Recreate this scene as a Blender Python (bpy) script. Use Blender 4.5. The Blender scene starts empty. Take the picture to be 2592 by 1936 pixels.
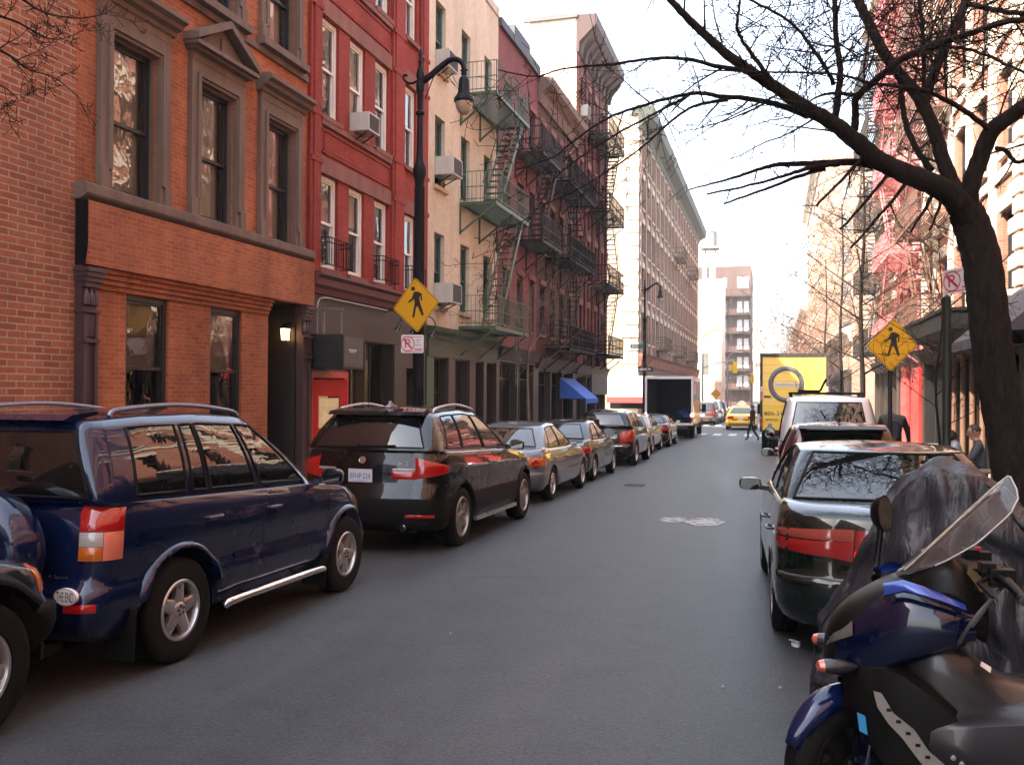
import bpy, bmesh, math, random
from math import sin, cos, pi, sqrt, atan2, hypot
from mathutils import Vector as V, Matrix
R = math.radians
rnd = random.Random(11)
S = bpy.context.scene
COL = S.collection
SLOPE = .0181
CAMH = 1.7772
def gz(y): return -SLOPE*y if y < 28 else -SLOPE*28-.004*(y-28)     # the street falls gently away, then levels out
def tilt(y): return -SLOPE if y < 28 else -.004

# ---------------------------------------------------------------- camera
_f, _yaw, _pit, _rol = 2279.19, R(16.1756), R(.47863), .0062
FW = V((-sin(_yaw)*cos(_pit), cos(_yaw)*cos(_pit), sin(_pit)))
_r0 = V((cos(_yaw), sin(_yaw), 0)); _u0 = _r0.cross(FW)
RT = cos(_rol)*_r0 + sin(_rol)*_u0
UP = -sin(_rol)*_r0 + cos(_rol)*_u0
def make_camera():
    cd = bpy.data.cameras.new('camera'); cd.sensor_width = 36; cd.lens = _f/2592*36
    cd.clip_start = .05; cd.clip_end = 3000
    o = bpy.data.objects.new('camera', cd); COL.objects.link(o)
    m = Matrix(((RT.x, UP.x, -FW.x, 0), (RT.y, UP.y, -FW.y, 0), (RT.z, UP.z, -FW.z, CAMH), (0, 0, 0, 1)))
    o.matrix_world = m
    S.camera = o

# survey helper: sight line of a measured point (2212 px wide survey picture) met with a world plane
def sight(x, y):
    x *= 1.17179; y *= 1.17179
    return FW + RT*((x-1296)/_f) + UP*((968-y)/_f)
def onX(x, y, X): d = sight(x, y); return V((0, 0, CAMH)) + d*(X/d.x)
def onY(x, y, Y): d = sight(x, y); return V((0, 0, CAMH)) + d*(Y/d.y)

# ---------------------------------------------------------------- mesh builder
class MB:
    def __init__(s): s.v = []; s.f = []; s.m = []; s.c = 0
    def add(s, vs, fs):
        o = len(s.v); s.v += [tuple(p) for p in vs]
        for f in fs: s.f.append(tuple(i+o for i in f)); s.m.append(s.c)
        return s
    def box(s, x0, x1, y0, y1, z0, z1):
        vs = [(x, y, z) for z in (z0, z1) for y in (y0, y1) for x in (x0, x1)]
        return s.add(vs, [(0, 2, 3, 1), (4, 5, 7, 6), (0, 1, 5, 4), (2, 6, 7, 3), (0, 4, 6, 2), (1, 3, 7, 5)])
    def bar(s, p0, p1, w, h=None, up=(0, 0, 1)):
        h = h or w; p0 = V(p0); p1 = V(p1); d = (p1-p0).normalized(); u = V(up)
        if abs(d.dot(u)) > .98: u = V((1, 0, 0))
        a = d.cross(u).normalized()*w/2; b = a.cross(d).normalized()*h/2
        vs = [p+x*a+y*b for p in (p0, p1) for x, y in ((-1, -1), (1, -1), (1, 1), (-1, 1))]
        return s.add(vs, [(0, 1, 2, 3)[::-1], (4, 5, 6, 7), (0, 1, 5, 4), (1, 2, 6, 5), (2, 3, 7, 6), (3, 0, 4, 7)])
    def tube(s, pts, r, n=8, caps=True, flat=1):
        pts = [V(p) for p in pts]; k = len(pts)
        rs = r if isinstance(r, (list, tuple)) else [r]*k
        vs = []; ref = None
        for i, p in enumerate(pts):
            d = (pts[min(i+1, k-1)]-pts[max(i-1, 0)]).normalized()
            if ref is None:
                ref = V((0, 0, 1)) if abs(d.z) < .9 else V((1, 0, 0))
            a = d.cross(ref)
            if a.length < 1e-4: a = d.orthogonal()
            a.normalize(); b = a.cross(d).normalized(); ref = b
            for j in range(n):
                t = 2*pi*j/n; vs.append(p + a*cos(t)*rs[i] + b*sin(t)*rs[i]*flat)
        fs = [(i*n+j, i*n+(j+1) % n, (i+1)*n+(j+1) % n, (i+1)*n+j) for i in range(k-1) for j in range(n)]
        if caps: fs += [tuple(range(n))[::-1], tuple((k-1)*n+j for j in range(n))]
        return s.add(vs, fs)
    def lathe(s, prof, n=24, M=None, close=False, cap=True):
        vs = []
        for r, z in prof:
            for j in range(n):
                t = 2*pi*j/n; p = V((r*cos(t), r*sin(t), z)); vs.append(M @ p if M else p)
        k = len(prof); kk = k if close else k-1
        fs = [(i*n+j, i*n+(j+1) % n, ((i+1) % k)*n+(j+1) % n, ((i+1) % k)*n+j) for i in range(kk) for j in range(n)]
        if not close and cap:
            if prof[0][0] > 1e-5: fs.append(tuple(range(n))[::-1])
            if prof[-1][0] > 1e-5: fs.append(tuple((k-1)*n+j for j in range(n)))
        return s.add(vs, fs)
    def prism(s, poly, a, b, axis=0, M=None):
        def P(p, t):
            q = [p[0], p[1]]; q.insert(axis, t); q = V(q); return M @ q if M else q
        n = len(poly); vs = [P(p, a) for p in poly]+[P(p, b) for p in poly]
        return s.add(vs, [tuple(range(n))[::-1], tuple(range(n, 2*n))]+[(i, (i+1) % n, n+(i+1) % n, n+i) for i in range(n)])
    def grid(s, P, closeu=False):
        n = len(P); m = len(P[0]); vs = [p for row in P for p in row]
        fs = [(i*m+j, i*m+j+1, ((i+1) % n)*m+j+1, ((i+1) % n)*m+j) for i in range(n if closeu else n-1) for j in range(m-1)]
        return s.add(vs, fs)
    def quad(s, a, b, c, d): return s.add([a, b, c, d], [(0, 1, 2, 3)])
    def xf(s, M, start=0):
        s.v = s.v[:start]+[tuple(M @ V(p)) for p in s.v[start:]]; return s
    def mesh(s, name, mats, smooth=False, ang=38):
        me = bpy.data.meshes.new(name); me.from_pydata(s.v, [], s.f)
        for m in (mats if isinstance(mats, (list, tuple)) else [mats]): me.materials.append(m)
        if any(s.m): me.polygons.foreach_set('material_index', s.m)
        if smooth:
            me.polygons.foreach_set('use_smooth', [True]*len(s.f))
            if ang < 180: me.set_sharp_from_angle(angle=R(ang))
        me.validate(); me.update(); return me

def link(name, data, parent=None, loc=None, rot=None):
    o = bpy.data.objects.new(name, data); COL.objects.link(o)
    if parent is not None: o.parent = parent
    if loc is not None: o.location = loc
    if rot is not None: o.rotation_euler = rot
    return o
def obj(name, mb, mats, parent=None, smooth=False, ang=38, loc=None, rot=None):
    return link(name, mb.mesh(name, mats, smooth, ang), parent, loc, rot)
def tag(o, label, cat, group=None, kind=None):
    if label: o['label'] = label
    if cat: o['category'] = cat
    if group: o['group'] = group
    if kind: o['kind'] = kind
    return o
def thing(name, label, cat, loc=(0, 0, 0), rz=0, group=None, rx=0):
    o = link(name, None, None, loc, (rx, 0, rz)); o.empty_display_size = .2
    return tag(o, label, cat, group)
def structure(o): o['kind'] = 'structure'; return o
def copy_tree(o, parent=None):
    c = o.copy(); COL.objects.link(c)
    if parent is not None: c.parent = parent
    for ch in list(o.children): copy_tree(ch, c)
    return c
def text_mesh(body, height, width=None, extrude=.002):
    cu = bpy.data.curves.new('lettering', 'FONT'); cu.body = body; cu.align_x = 'CENTER'; cu.align_y = 'CENTER'; cu.size = 1; cu.extrude = 0; cu.resolution_u = 3
    o = bpy.data.objects.new('lettering', cu); COL.objects.link(o)
    dg = bpy.context.evaluated_depsgraph_get(); me = bpy.data.meshes.new_from_object(o.evaluated_get(dg))
    bpy.data.objects.remove(o); bpy.data.curves.remove(cu)
    xs = [v.co.x for v in me.vertices]; ys = [v.co.y for v in me.vertices]
    cx, cy = (max(xs)+min(xs))/2, (max(ys)+min(ys))/2; hh = max(ys)-min(ys); ww = max(xs)-min(xs)
    k = height/hh; kx = width/ww if width else k
    vs = [((v.co.x-cx)*kx, (v.co.y-cy)*k) for v in me.vertices]; fs = [tuple(p.vertices) for p in me.polygons]
    bpy.data.meshes.remove(me); return vs, fs
def letters(mb, body, c, right, up, height, width=None):
    vs, fs = text_mesh(body, height, width); c = V(c); right = V(right).normalized(); up = V(up).normalized()
    mb.add([c+right*x+up*y for x, y in vs], fs); return mb
def lerp(a, b, t): return a+(b-a)*t
def smooth01(t): t = max(0, min(1, t)); return t*t*(3-2*t)
def pl(pts, x):
    """piecewise-linear lookup"""
    if x <= pts[0][0]: return pts[0][1]
    for (a, p), (b, q) in zip(pts, pts[1:]):
        if x <= b: return p+(q-p)*(x-a)/(b-a) if b > a else q
    return pts[-1][1]
def catmull(pts, n=5):
    pts = [V(p) for p in pts]; out = []
    for i in range(len(pts)-1):
        p0 = pts[max(i-1, 0)]; p1 = pts[i]; p2 = pts[i+1]; p3 = pts[min(i+2, len(pts)-1)]
        for k in range(n):
            t = k/n
            out.append(.5*((2*p1)+(p2-p0)*t+(2*p0-5*p1+4*p2-p3)*t*t+(3*p1-p0-3*p2+p3)*t**3))
    out.append(pts[-1]); return out
# ---------------------------------------------------------------- materials
_M = {}
class NT:
    """small node-tree helper"""
    def __init__(s, name):
        s.m = bpy.data.materials.new(name); s.m.use_nodes = True; s.t = s.m.node_tree
        s.b = s.t.nodes['Principled BSDF']; s.out = s.t.nodes['Material Output']
    def n(s, typ, **kw):
        nd = s.t.nodes.new('ShaderNode'+typ)
        for k, v in kw.items():
            if k[0] == '_': setattr(nd, k[1:], v)
            else: nd.inputs[k.replace('__', ' ')].default_value = v
        return nd
    def l(s, a, b): s.t.links.new(a, b)
    def coords(s, kind='Object', scale=(1, 1, 1)):
        tc = s.n('TexCoord'); mp = s.n('Mapping'); mp.inputs['Scale'].default_value = scale
        s.l(tc.outputs[kind], mp.inputs['Vector']); return mp.outputs['Vector']
    def noise(s, vec, scale, detail=4, rough=.55, dist=0):
        nd = s.n('TexNoise', Scale=scale, Detail=detail, Roughness=rough, Distortion=dist); s.l(vec, nd.inputs['Vector']); return nd.outputs['Fac']
    def ramp(s, fac, stops):
        nd = s.n('ValToRGB'); el = nd.color_ramp.elements
        while len(el) < len(stops): el.new(.5)
        for e, (p, c) in zip(el, stops): e.position = p; e.color = c if len(c) == 4 else (*c, 1)
        s.l(fac, nd.inputs['Fac']); return nd.outputs['Color']
    def mix(s, fac, a, b, blend='MIX'):
        nd = s.n('Mix', _data_type='RGBA', _blend_type=blend)
        for i, x in ((0, fac), (6, a), (7, b)):
            if hasattr(x, 'links'): s.l(x, nd.inputs[i])
            elif i == 0: nd.inputs[0].default_value = x
            else: nd.inputs[i].default_value = (*x[:3], 1)
        return nd.outputs[2]
    def bump(s, h, strength=.3, dist=.01):
        nd = s.n('Bump', Strength=strength, Distance=dist); s.l(h, nd.inputs['Height']); s.l(nd.outputs['Normal'], s.b.inputs['Normal']); return nd
    def math(s, op, a, b=0):
        nd = s.n('Math', _operation=op)
        for i, x in ((0, a), (1, b)):
            if hasattr(x, 'links'): s.l(x, nd.inputs[i])
            else: nd.inputs[i].default_value = x
        return nd.outputs[0]
def scl(c, k): return tuple(min(1, x*k) for x in c[:3])

def plain(name, col, rough=.6, metal=0, var=.18, vs=6, bump=0, bs=60, spec=.5, coat=0, emit=None, es=0, streak=False):
    if name in _M: return _M[name]
    t = NT(name); b = t.b
    b.inputs['Roughness'].default_value = rough; b.inputs['Metallic'].default_value = metal
    b.inputs['Specular IOR Level'].default_value = spec; b.inputs['Coat Weight'].default_value = coat; b.inputs['Coat Roughness'].default_value = .03
    vec = t.coords(scale=(1, 1, .22) if streak else (1, 1, 1))
    if var:
        f = t.noise(vec, vs, 6, .65); c = t.ramp(f, [(.3, scl(col, 1-var)), (.5, col), (.72, scl(col, 1+var))])
        t.l(c, b.inputs['Base Color'])
        rr = t.n('MapRange'); rr.inputs['To Min'].default_value = max(0, rough-.1); rr.inputs['To Max'].default_value = min(1, rough+.1)
        t.l(f, rr.inputs['Value']); t.l(rr.outputs[0], b.inputs['Roughness'])
    else: b.inputs['Base Color'].default_value = (*col, 1)
    if bump: t.bump(t.noise(vec, bs, 5, .6), bump, .01)
    if emit: b.inputs['Emission Color'].default_value = (*emit, 1); b.inputs['Emission Strength'].default_value = es
    _M[name] = t.m; return t.m

def brick(name, c1, c2, mortar, bw=.215, rh=.075, ms=.011, soot=.35, bump=.6, paint=False, wear=None, rough=.85):
    if name in _M: return _M[name]
    t = NT(name); b = t.b
    tc = t.n('TexCoord'); sp = t.n('SeparateXYZ'); t.l(tc.outputs['Object'], sp.inputs[0])
    cb = t.n('CombineXYZ'); t.l(t.math('ADD', sp.outputs['X'], sp.outputs['Y']), cb.inputs['X']); t.l(sp.outputs['Z'], cb.inputs['Y'])
    obv = tc.outputs['Object']
    wob = t.n('TexNoise', Scale=1.3, Detail=2.0); t.l(obv, wob.inputs['Vector'])
    # slight waviness of the courses
    vm = t.n('VectorMath', _operation='MULTIPLY_ADD'); t.l(wob.outputs['Color'], vm.inputs[0]); vm.inputs[1].default_value = (.012, .012, 0); t.l(cb.outputs[0], vm.inputs[2])
    br = t.n('TexBrick', Scale=1.0); br.inputs['Brick Width'].default_value = bw; br.inputs['Row Height'].default_value = rh
    br.inputs['Mortar Size'].default_value = ms; br.inputs['Mortar Smooth'].default_value = .25; br.inputs['Bias'].default_value = -.1
    br.inputs['Color1'].default_value = (*c1, 1); br.inputs['Color2'].default_value = (*c2, 1); br.inputs['Mortar'].default_value = (*mortar, 1)
    t.l(vm.outputs[0], br.inputs['Vector'])
    mp = t.n('Mapping'); mp.inputs['Scale'].default_value = (1, 1, .3); t.l(obv, mp.inputs['Vector'])
    big = t.noise(mp.outputs[0], .9, 7, .65); fine = t.noise(obv, 28, 4, .6); spot = t.noise(obv, 5, 3, .6)
    dk = t.ramp(big, [(.3, (1-soot,)*3), (.62, (1.0,)*3)])
    col = t.mix(1.0, br.outputs['Color'], dk, 'MULTIPLY')
    fn = t.ramp(fine, [(.3, (.72,)*3), (.7, (1.0,)*3)])
    col = t.mix(.8, col, fn, 'MULTIPLY')
    sp2 = t.ramp(spot, [(.35, (.82,)*3), (.65, (1.0,)*3)]); col = t.mix(.7, col, sp2, 'MULTIPLY')
    if wear:
        wm = t.noise(obv, 1.7, 8, .7, .3); sel = t.ramp(wm, [(wear[0], (0, 0, 0)), (wear[0]+.06, (1, 1, 1))])
        col = t.mix(sel, col, wear[1])
    t.l(col, b.inputs['Base Color']); b.inputs['Roughness'].default_value = rough; b.inputs['Specular IOR Level'].default_value = .3
    inv = t.math('SUBTRACT', 1.0, br.outputs['Fac']); h = t.math('ADD', t.math('MULTIPLY', inv, 1 if not paint else .45), t.math('MULTIPLY', fine, .45))
    t.bump(h, bump, .012)
    _M[name] = t.m; return t.m

def carpaint(name, col, metal=.25, rough=.3, dust=.05):
    if name in _M: return _M[name]
    t = NT(name); b = t.b; vec = t.coords()
    f = t.noise(vec, 3.0, 6, .7); z = t.n('SeparateXYZ'); tc = t.n('TexCoord'); t.l(tc.outputs['Object'], z.inputs[0])
    low = t.ramp(z.outputs['Z'], [(.2, (1, 1, 1)), (.62, (0, 0, 0))])      # road film on the sills
    d = t.math('MULTIPLY', t.math('MULTIPLY', low, f), .06)
    fl = t.noise(vec, 900, 1, .5)
    c0 = t.mix(t.math('MULTIPLY', fl, .35), col, scl(col, 1.6))
    c = t.mix(d, c0, (.03, .028, .026)); t.l(c, b.inputs['Base Color'])
    b.inputs['Metallic'].default_value = metal; b.inputs['Specular IOR Level'].default_value = .15; b.inputs['Coat Weight'].default_value = 1; b.inputs['Coat Roughness'].default_value = .02
    rr = t.n('MapRange'); rr.inputs['To Min'].default_value = rough-.08; rr.inputs['To Max'].default_value = rough+.15; t.l(f, rr.inputs['Value']); t.l(rr.outputs[0], b.inputs['Roughness'])
    t.l(t.math('MULTIPLY', t.math('ADD', f, d), dust), b.inputs['Coat Roughness'])
    bn = t.n('Bump', Strength=.05, Distance=.02); t.l(t.noise(vec, 2.2, 2, .5), bn.inputs['Height']); t.l(bn.outputs[0], b.inputs['Coat Normal'])
    _M[name] = t.m; return t.m

def pane(name, tint=(.9, .95, .95), ior=2.1, wav=.25, opaque=None):
    """window glass: clear (transparent + mirror by fresnel) with the waviness of real sheets"""
    if name in _M: return _M[name]
    t = NT(name); vec = t.coords()
    bn = t.n('Bump', Strength=wav, Distance=.02); t.l(t.noise(vec, 2.6, 2, .45, .4), bn.inputs['Height'])
    fr = t.n('Fresnel', IOR=ior); t.l(bn.outputs[0], fr.inputs['Normal'])
    gl = t.n('BsdfGlossy', Roughness=.004); gl.inputs['Color'].default_value = (1, 1, 1, 1); t.l(bn.outputs[0], gl.inputs['Normal'])
    tr = t.n('BsdfTransparent'); tr.inputs['Color'].default_value = (*tint, 1)
    mx = t.n('MixShader'); t.l(fr.outputs[0], mx.inputs[0]); t.l(tr.outputs[0], mx.inputs[1]); t.l(gl.outputs[0], mx.inputs[2])
    t.l(mx.outputs[0], t.out.inputs['Surface']); _M[name] = t.m; return t.m

def carglass(name='car_glass', col=(.006, .007, .007), wav=.05, ior=1.92):
    if name in _M: return _M[name]
    t = NT(name); b = t.b; vec = t.coords()
    b.inputs['Base Color'].default_value = (*col, 1); b.inputs['Roughness'].default_value = .015; b.inputs['IOR'].default_value = ior
    bn = t.n('Bump', Strength=wav, Distance=.03); t.l(t.noise(vec, 3.0, 3, .5, .8), bn.inputs['Height']); t.l(bn.outputs[0], b.inputs['Normal'])
    _M[name] = t.m; return t.m

def lens(name, col, em=0, ribs=0):
    if name in _M: return _M[name]
    t = NT(name); b = t.b; vec = t.coords()
    w = t.n('TexWave', Scale=22.0, _bands_direction='Z'); t.l(vec, w.inputs['Vector'])
    c = t.ramp(w.outputs['Fac'], [(0, scl(col, .78)), (1, col)]); t.l(c, b.inputs['Base Color'])
    b.inputs['Roughness'].default_value = .12; b.inputs['Coat Weight'].default_value = 1
    b.inputs['Subsurface Weight'].default_value = 0
    if em: b.inputs['Emission Color'].default_value = (*col, 1); b.inputs['Emission Strength'].default_value = em
    _M[name] = t.m; return t.m

def make_asphalt():
    t = NT('asphalt'); b = t.b; vec = t.coords()
    st = t.coords(scale=(1, .12, 1)); 
    big = t.noise(st, .55, 6, .6); mid = t.noise(vec, 2.2, 8, .75, .4); fine = t.noise(vec, 42, 5, .8); grit = t.n('TexVoronoi', Scale=45.0); t.l(vec, grit.inputs['Vector'])
    c = t.ramp(big, [(.32, (.030, .036, .041)), (.5, (.049, .056, .062)), (.7, (.080, .086, .090))])
    c = t.mix(.8, c, t.ramp(mid, [(.3, (.6, .6, .6)), (.52, (.92, .92, .92)), (.72, (1, .99, .96))]), 'MULTIPLY')
    c = t.mix(.8, c, t.ramp(fine, [(.36, (.3,)*3), (.52, (.9,)*3), (.7, (1.0, 1.0, 1.0))]), 'MULTIPLY')
    # pale stone chips and fine cracks
    c = t.mix(t.ramp(grit.outputs['Distance'], [(.0, (.85,)*3), (.25, (0, 0, 0))]), c, (.2, .2, .19))
    vo = t.n('TexVoronoi', _feature='DISTANCE_TO_EDGE', Scale=.42); wv = t.n('VectorMath', _operation='MULTIPLY_ADD')
    nz = t.n('TexNoise', Scale=1.5, Detail=6.0); t.l(vec, nz.inputs['Vector']); t.l(nz.outputs['Color'], wv.inputs[0]); wv.inputs[1].default_value = (.9, .9, 0); t.l(vec, wv.inputs[2]); t.l(wv.outputs[0], vo.inputs['Vector'])
    cr = t.ramp(vo.outputs['Distance'], [(.0, (1, 1, 1)), (.012, (0, 0, 0))]); gate = t.ramp(t.noise(vec, .3, 2), [(.42, (0, 0, 0)), (.52, (1, 1, 1))])
    c = t.mix(t.math('MULTIPLY', t.math('MULTIPLY', cr, gate), .4), c, (.02, .02, .02))
    oil = t.ramp(t.noise(t.coords(scale=(1, .5, 1)), 1.1, 5, .6), [(.58, (0, 0, 0)), (.74, (1, 1, 1))]); c = t.mix(t.math('MULTIPLY', oil, .6), c, (.028, .028, .03))
    b.inputs['Specular IOR Level'].default_value = .5
    sx = t.n('SeparateXYZ'); t.l(vec, sx.inputs[0]); edge = t.math('MULTIPLY', t.math('ABSOLUTE', t.math('ADD', sx.outputs['X'], 1.9)), .24)
    dirt = t.math('MULTIPLY', t.ramp(edge, [(.42, (0, 0, 0)), (.75, (1, 1, 1))]), t.ramp(mid, [(.35, (.1,)*3), (.65, (.8,)*3)])); c = t.mix(dirt, c, (.085, .072, .055))
    t.l(c, b.inputs['Base Color'])
    t.l(t.math('ADD', t.math('MULTIPLY', big, .3), .42), b.inputs['Roughness'])
    t.bump(t.math('ADD', fine, t.math('MULTIPLY', grit.outputs['Distance'], .6)), .5, .006)
    return t.m
def make_pavement():
    t = NT('concrete_flags'); b = t.b; vec = t.coords()
    br = t.n('TexBrick', Scale=1.0); br.offset = 0; br.inputs['Brick Width'].default_value = 1.5; br.inputs['Row Height'].default_value = 1.5; br.inputs['Mortar Size'].default_value = .012
    br.inputs['Color1'].default_value = (.25, .24, .225, 1); br.inputs['Color2'].default_value = (.3, .29, .27, 1); br.inputs['Mortar'].default_value = (.07, .07, .065, 1); t.l(vec, br.inputs['Vector'])
    c = t.mix(.8, br.outputs['Color'], t.ramp(t.noise(vec, 2.5, 7, .7), [(.3, (.55,)*3), (.65, (1, 1, 1))]), 'MULTIPLY')
    t.l(c, b.inputs['Base Color']); b.inputs['Roughness'].default_value = .85; t.bump(t.noise(vec, 90, 4), .25, .005); return t.m
def make_bark():
    t = NT('bark'); b = t.b; vec = t.coords(scale=(1, 1, .22))
    n1 = t.noise(vec, 26, 6, .7, .6); n2 = t.noise(t.coords(), 3.0, 4, .6)
    c = t.ramp(n1, [(.3, (.005, .004, .0035)), (.5, (.016, .0115, .009)), (.72, (.036, .026, .02))]); c = t.mix(.6, c, t.ramp(n2, [(.3, (.55,)*3), (.7, (1, 1, 1))]), 'MULTIPLY')
    t.l(c, b.inputs['Base Color']); b.inputs['Roughness'].default_value = .9; t.bump(n1, .9, .02); return t.m

ASPHALT = make_asphalt(); PAVE = make_pavement(); BARK = make_bark()
KERB = plain('granite_kerb', (.24, .235, .22), .8, 0, .25, 8, .3)
BRICK_A = brick('large_red_brick', (.44, .145, .08), (.31, .088, .05), (.44, .32, .2), .295, .093, .0125, .42, .7, False, (.66, (.38, .2, .13)))
BRICK_B = brick('orange_brick', (.52, .15, .058), (.38, .085, .036), (.42, .25, .14), .205, .07, .008, .5, .6, False, (.66, (.3, .14, .085)))
BRICK_C = brick('painted_red_brick', (.4, .06, .04), (.32, .043, .03), (.26, .035, .026), .205, .07, .008, .35, .5, True)
BRICK_D = brick('cream_painted_brick', (.80, .68, .52), (.76, .63, .47), (.70, .57, .42), .205, .07, .006, .22, .35, True, (.66, (.50, .24, .17)))
BRICK_E = brick('rose_painted_brick', (.28, .085, .088), (.22, .062, .066), (.18, .06, .058), .205, .07, .008, .35, .5, True)
BRICK_F = brick('dark_red_brick', (.125, .034, .022), (.085, .022, .015), (.08, .043, .032), .205, .07, .008, .4)
BRICK_G = brick('crimson_brick', (.17, .03, .023), (.12, .02, .016), (.1, .026, .022), .205, .07, .008, .4)
BRICK_H = brick('tan_brown_brick', (.52, .33, .25), (.44, .27, .2), (.36, .27, .22), .205, .07, .008, .35)
BRICK_P = brick('peeling_pale_brick', (.86, .74, .56), (.8, .66, .48), (.72, .62, .5), .205, .07, .008, .3, .5, True, (.6, (.42, .2, .13)))
BRICK_R = brick('salmon_brick', (.42, .155, .1), (.34, .11, .07), (.36, .22, .17), .205, .07, .009, .25)
BRICK_S = brick('sand_brick', (.46, .28, .2), (.38, .22, .15), (.4, .3, .24), .205, .07, .009, .25)
STONE = plain('brownstone', (.155, .11, .085), .85, 0, .3, 3, .5, 35, .3, streak=True)
STONE2 = plain('red_brownstone', (.21, .09, .07), .85, 0, .25, 3, .4, 35, .3, streak=True)
PALE = plain('pale_limestone', (.5, .42, .34), .8, 0, .2, 3, .3, 35, .3, streak=True)
DARKP = plain('dark_window_paint', (.018, .017, .018), .4, 0, .2, 8)
WHITEP = plain('white_window_paint', (.72, .70, .64), .45, 0, .12, 5, streak=True)
GREENP = plain('green_iron_paint', (.045, .085, .042), .5, 0, .3, 7, .2)
TEALP = plain('teal_window_paint', (.04, .10, .085), .5, 0, .25, 6)
IRON = plain('black_iron', (.005, .0045, .0045), .75, 0, .3, 9, .2, 60, .15)
IRONB = plain('brown_iron', (.014, .008, .007), .75, 0, .35, 6, .2)
SHOPB = plain('brown_shop_paint', (.034, .022, .017), .5, 0, .2, 3, streak=True)
MAROON = plain('maroon_paint', (.10, .02, .022), .5, 0, .2, 3, streak=True)
PILAST = plain('plum_cast_iron', (.055, .026, .03), .5, 0, .25, 4)
REDP = plain('red_door_paint', (.5, .03, .025), .35, 0, .12, 4)
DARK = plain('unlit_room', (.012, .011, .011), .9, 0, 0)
CURTAIN = plain('net_curtain', (.88, .84, .77), .9, 0, .08, 12)
BLIND = plain('grey_blind', (.13, .13, .125), .8, 0, .1, 4)
ROOFT = plain('tar_roof', (.05, .05, .05), .9, 0, .2, 2)
GLASS = pane('window_glass'); SHOPGLASS = pane('shop_glass', (.7, .75, .72), 1.7, .12)
ACMETAL = plain('ac_cream_metal', (.5, .48, .42), .5, .1, .15, 5, streak=True); ACGRILL = plain('ac_grille', (.05, .05, .05), .6)
# ---------------------------------------------------------------- buildings
XL, XR = -9.4, 5.4
def wall_faces(mb, y0, y1, z0, z1, ops, d=.22, x=0, cut=None, ci=0):
    ys = sorted({y0, y1, *[o[0] for o in ops], *[o[1] for o in ops]}); zs = sorted({z0, z1, *[o[2] for o in ops], *[o[3] for o in ops], *([cut] if cut else [])})
    for za, zb in zip(zs, zs[1:]):
        run = None; zc = (za+zb)/2; mb.c = ci if cut and zc < cut else 0
        for ya, yb in list(zip(ys, ys[1:]))+[(None, None)]:
            solid = ya is not None and not any(o[0] < (ya+yb)/2 < o[1] and o[2] < zc < o[3] for o in ops)
            if solid: run = [run[0], yb] if run else [ya, yb]
            elif run:
                mb.quad((x, run[0], za), (x, run[1], za), (x, run[1], zb), (x, run[0], zb)); run = None
    for o in ops:
        a, b, c, e = o[:4]; dd = o[4] if len(o) > 4 else d; xi = x-dd; mb.c = ci if cut and e <= cut else 0
        mb.quad((x, a, c), (x, a, e), (xi, a, e), (xi, a, c)); mb.quad((x, b, e), (x, b, c), (xi, b, c), (xi, b, e))
        mb.quad((x, a, e), (x, b, e), (xi, b, e), (xi, a, e)); mb.quad((x, b, c), (x, a, c), (xi, a, c), (xi, b, c))
class Bld:
    """one house of the street: local +x points at the street, +y runs along it"""
    def __init__(s, name, label, y0, y1, h, mat, side=-1, ops=(), depth=11, base=-3, d=.22, X=None, sidemat=None, cat='building', group=None, cut=None, cutmat=None):
        s.side = side; s.y0 = y0; s.y1 = y1; s.h = h; s.w = y1-y0
        X = (XL if side < 0 else XR) if X is None else X; s.X = X
        s.root = thing(name, label, cat, (X, y0, 0) if side < 0 else (X, y1, 0), 0 if side < 0 else pi, group)
        mb = MB(); ops = [s.span(o[0], o[1])+tuple(o[2:]) for o in ops]
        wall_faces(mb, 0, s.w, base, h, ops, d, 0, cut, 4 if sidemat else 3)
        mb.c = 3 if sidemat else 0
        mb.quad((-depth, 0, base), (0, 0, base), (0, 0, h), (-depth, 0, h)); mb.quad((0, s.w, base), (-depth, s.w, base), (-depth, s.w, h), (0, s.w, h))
        mb.c = 0; mb.quad((-depth, s.w, base), (-depth, 0, base), (-depth, 0, h), (-depth, s.w, h))
        mb.c = 2; mb.quad((0, 0, h), (0, s.w, h), (-depth, s.w, h), (-depth, 0, h))
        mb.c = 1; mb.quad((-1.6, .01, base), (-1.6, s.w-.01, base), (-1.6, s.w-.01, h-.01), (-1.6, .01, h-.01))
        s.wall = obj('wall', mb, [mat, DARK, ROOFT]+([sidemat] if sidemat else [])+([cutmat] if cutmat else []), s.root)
    def l(s, Y): return Y-s.y0 if s.side < 0 else s.y1-Y
    def span(s, a, b):
        p, q = s.l(a), s.l(b); return (min(p, q), max(p, q))
    def part(s, name, mb, mat, parent=None, **k): return obj(name, mb, mat, parent or s.root, **k)
    def box(s, name, Ya, Yb, za, zb, x0, x1, mat, parent=None):
        mb = MB(); a, b = s.span(Ya, Yb); mb.box(x0, x1, a, b, za, zb); return obj(name, mb, mat, parent or s.root)
    def band(s, name, Ya, Yb, prof, mat, parent=None):
        """moulding: profile of (x, z) pulled along the wall"""
        a, b = s.span(Ya, Yb); mb = MB(); mb.prism(prof, a, b, 1); return obj(name, mb, mat, parent or s.root)
_wc = {}
def _wmesh(key, fn):
    if key not in _wc: _wc[key] = fn()
    return _wc[key]
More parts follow.
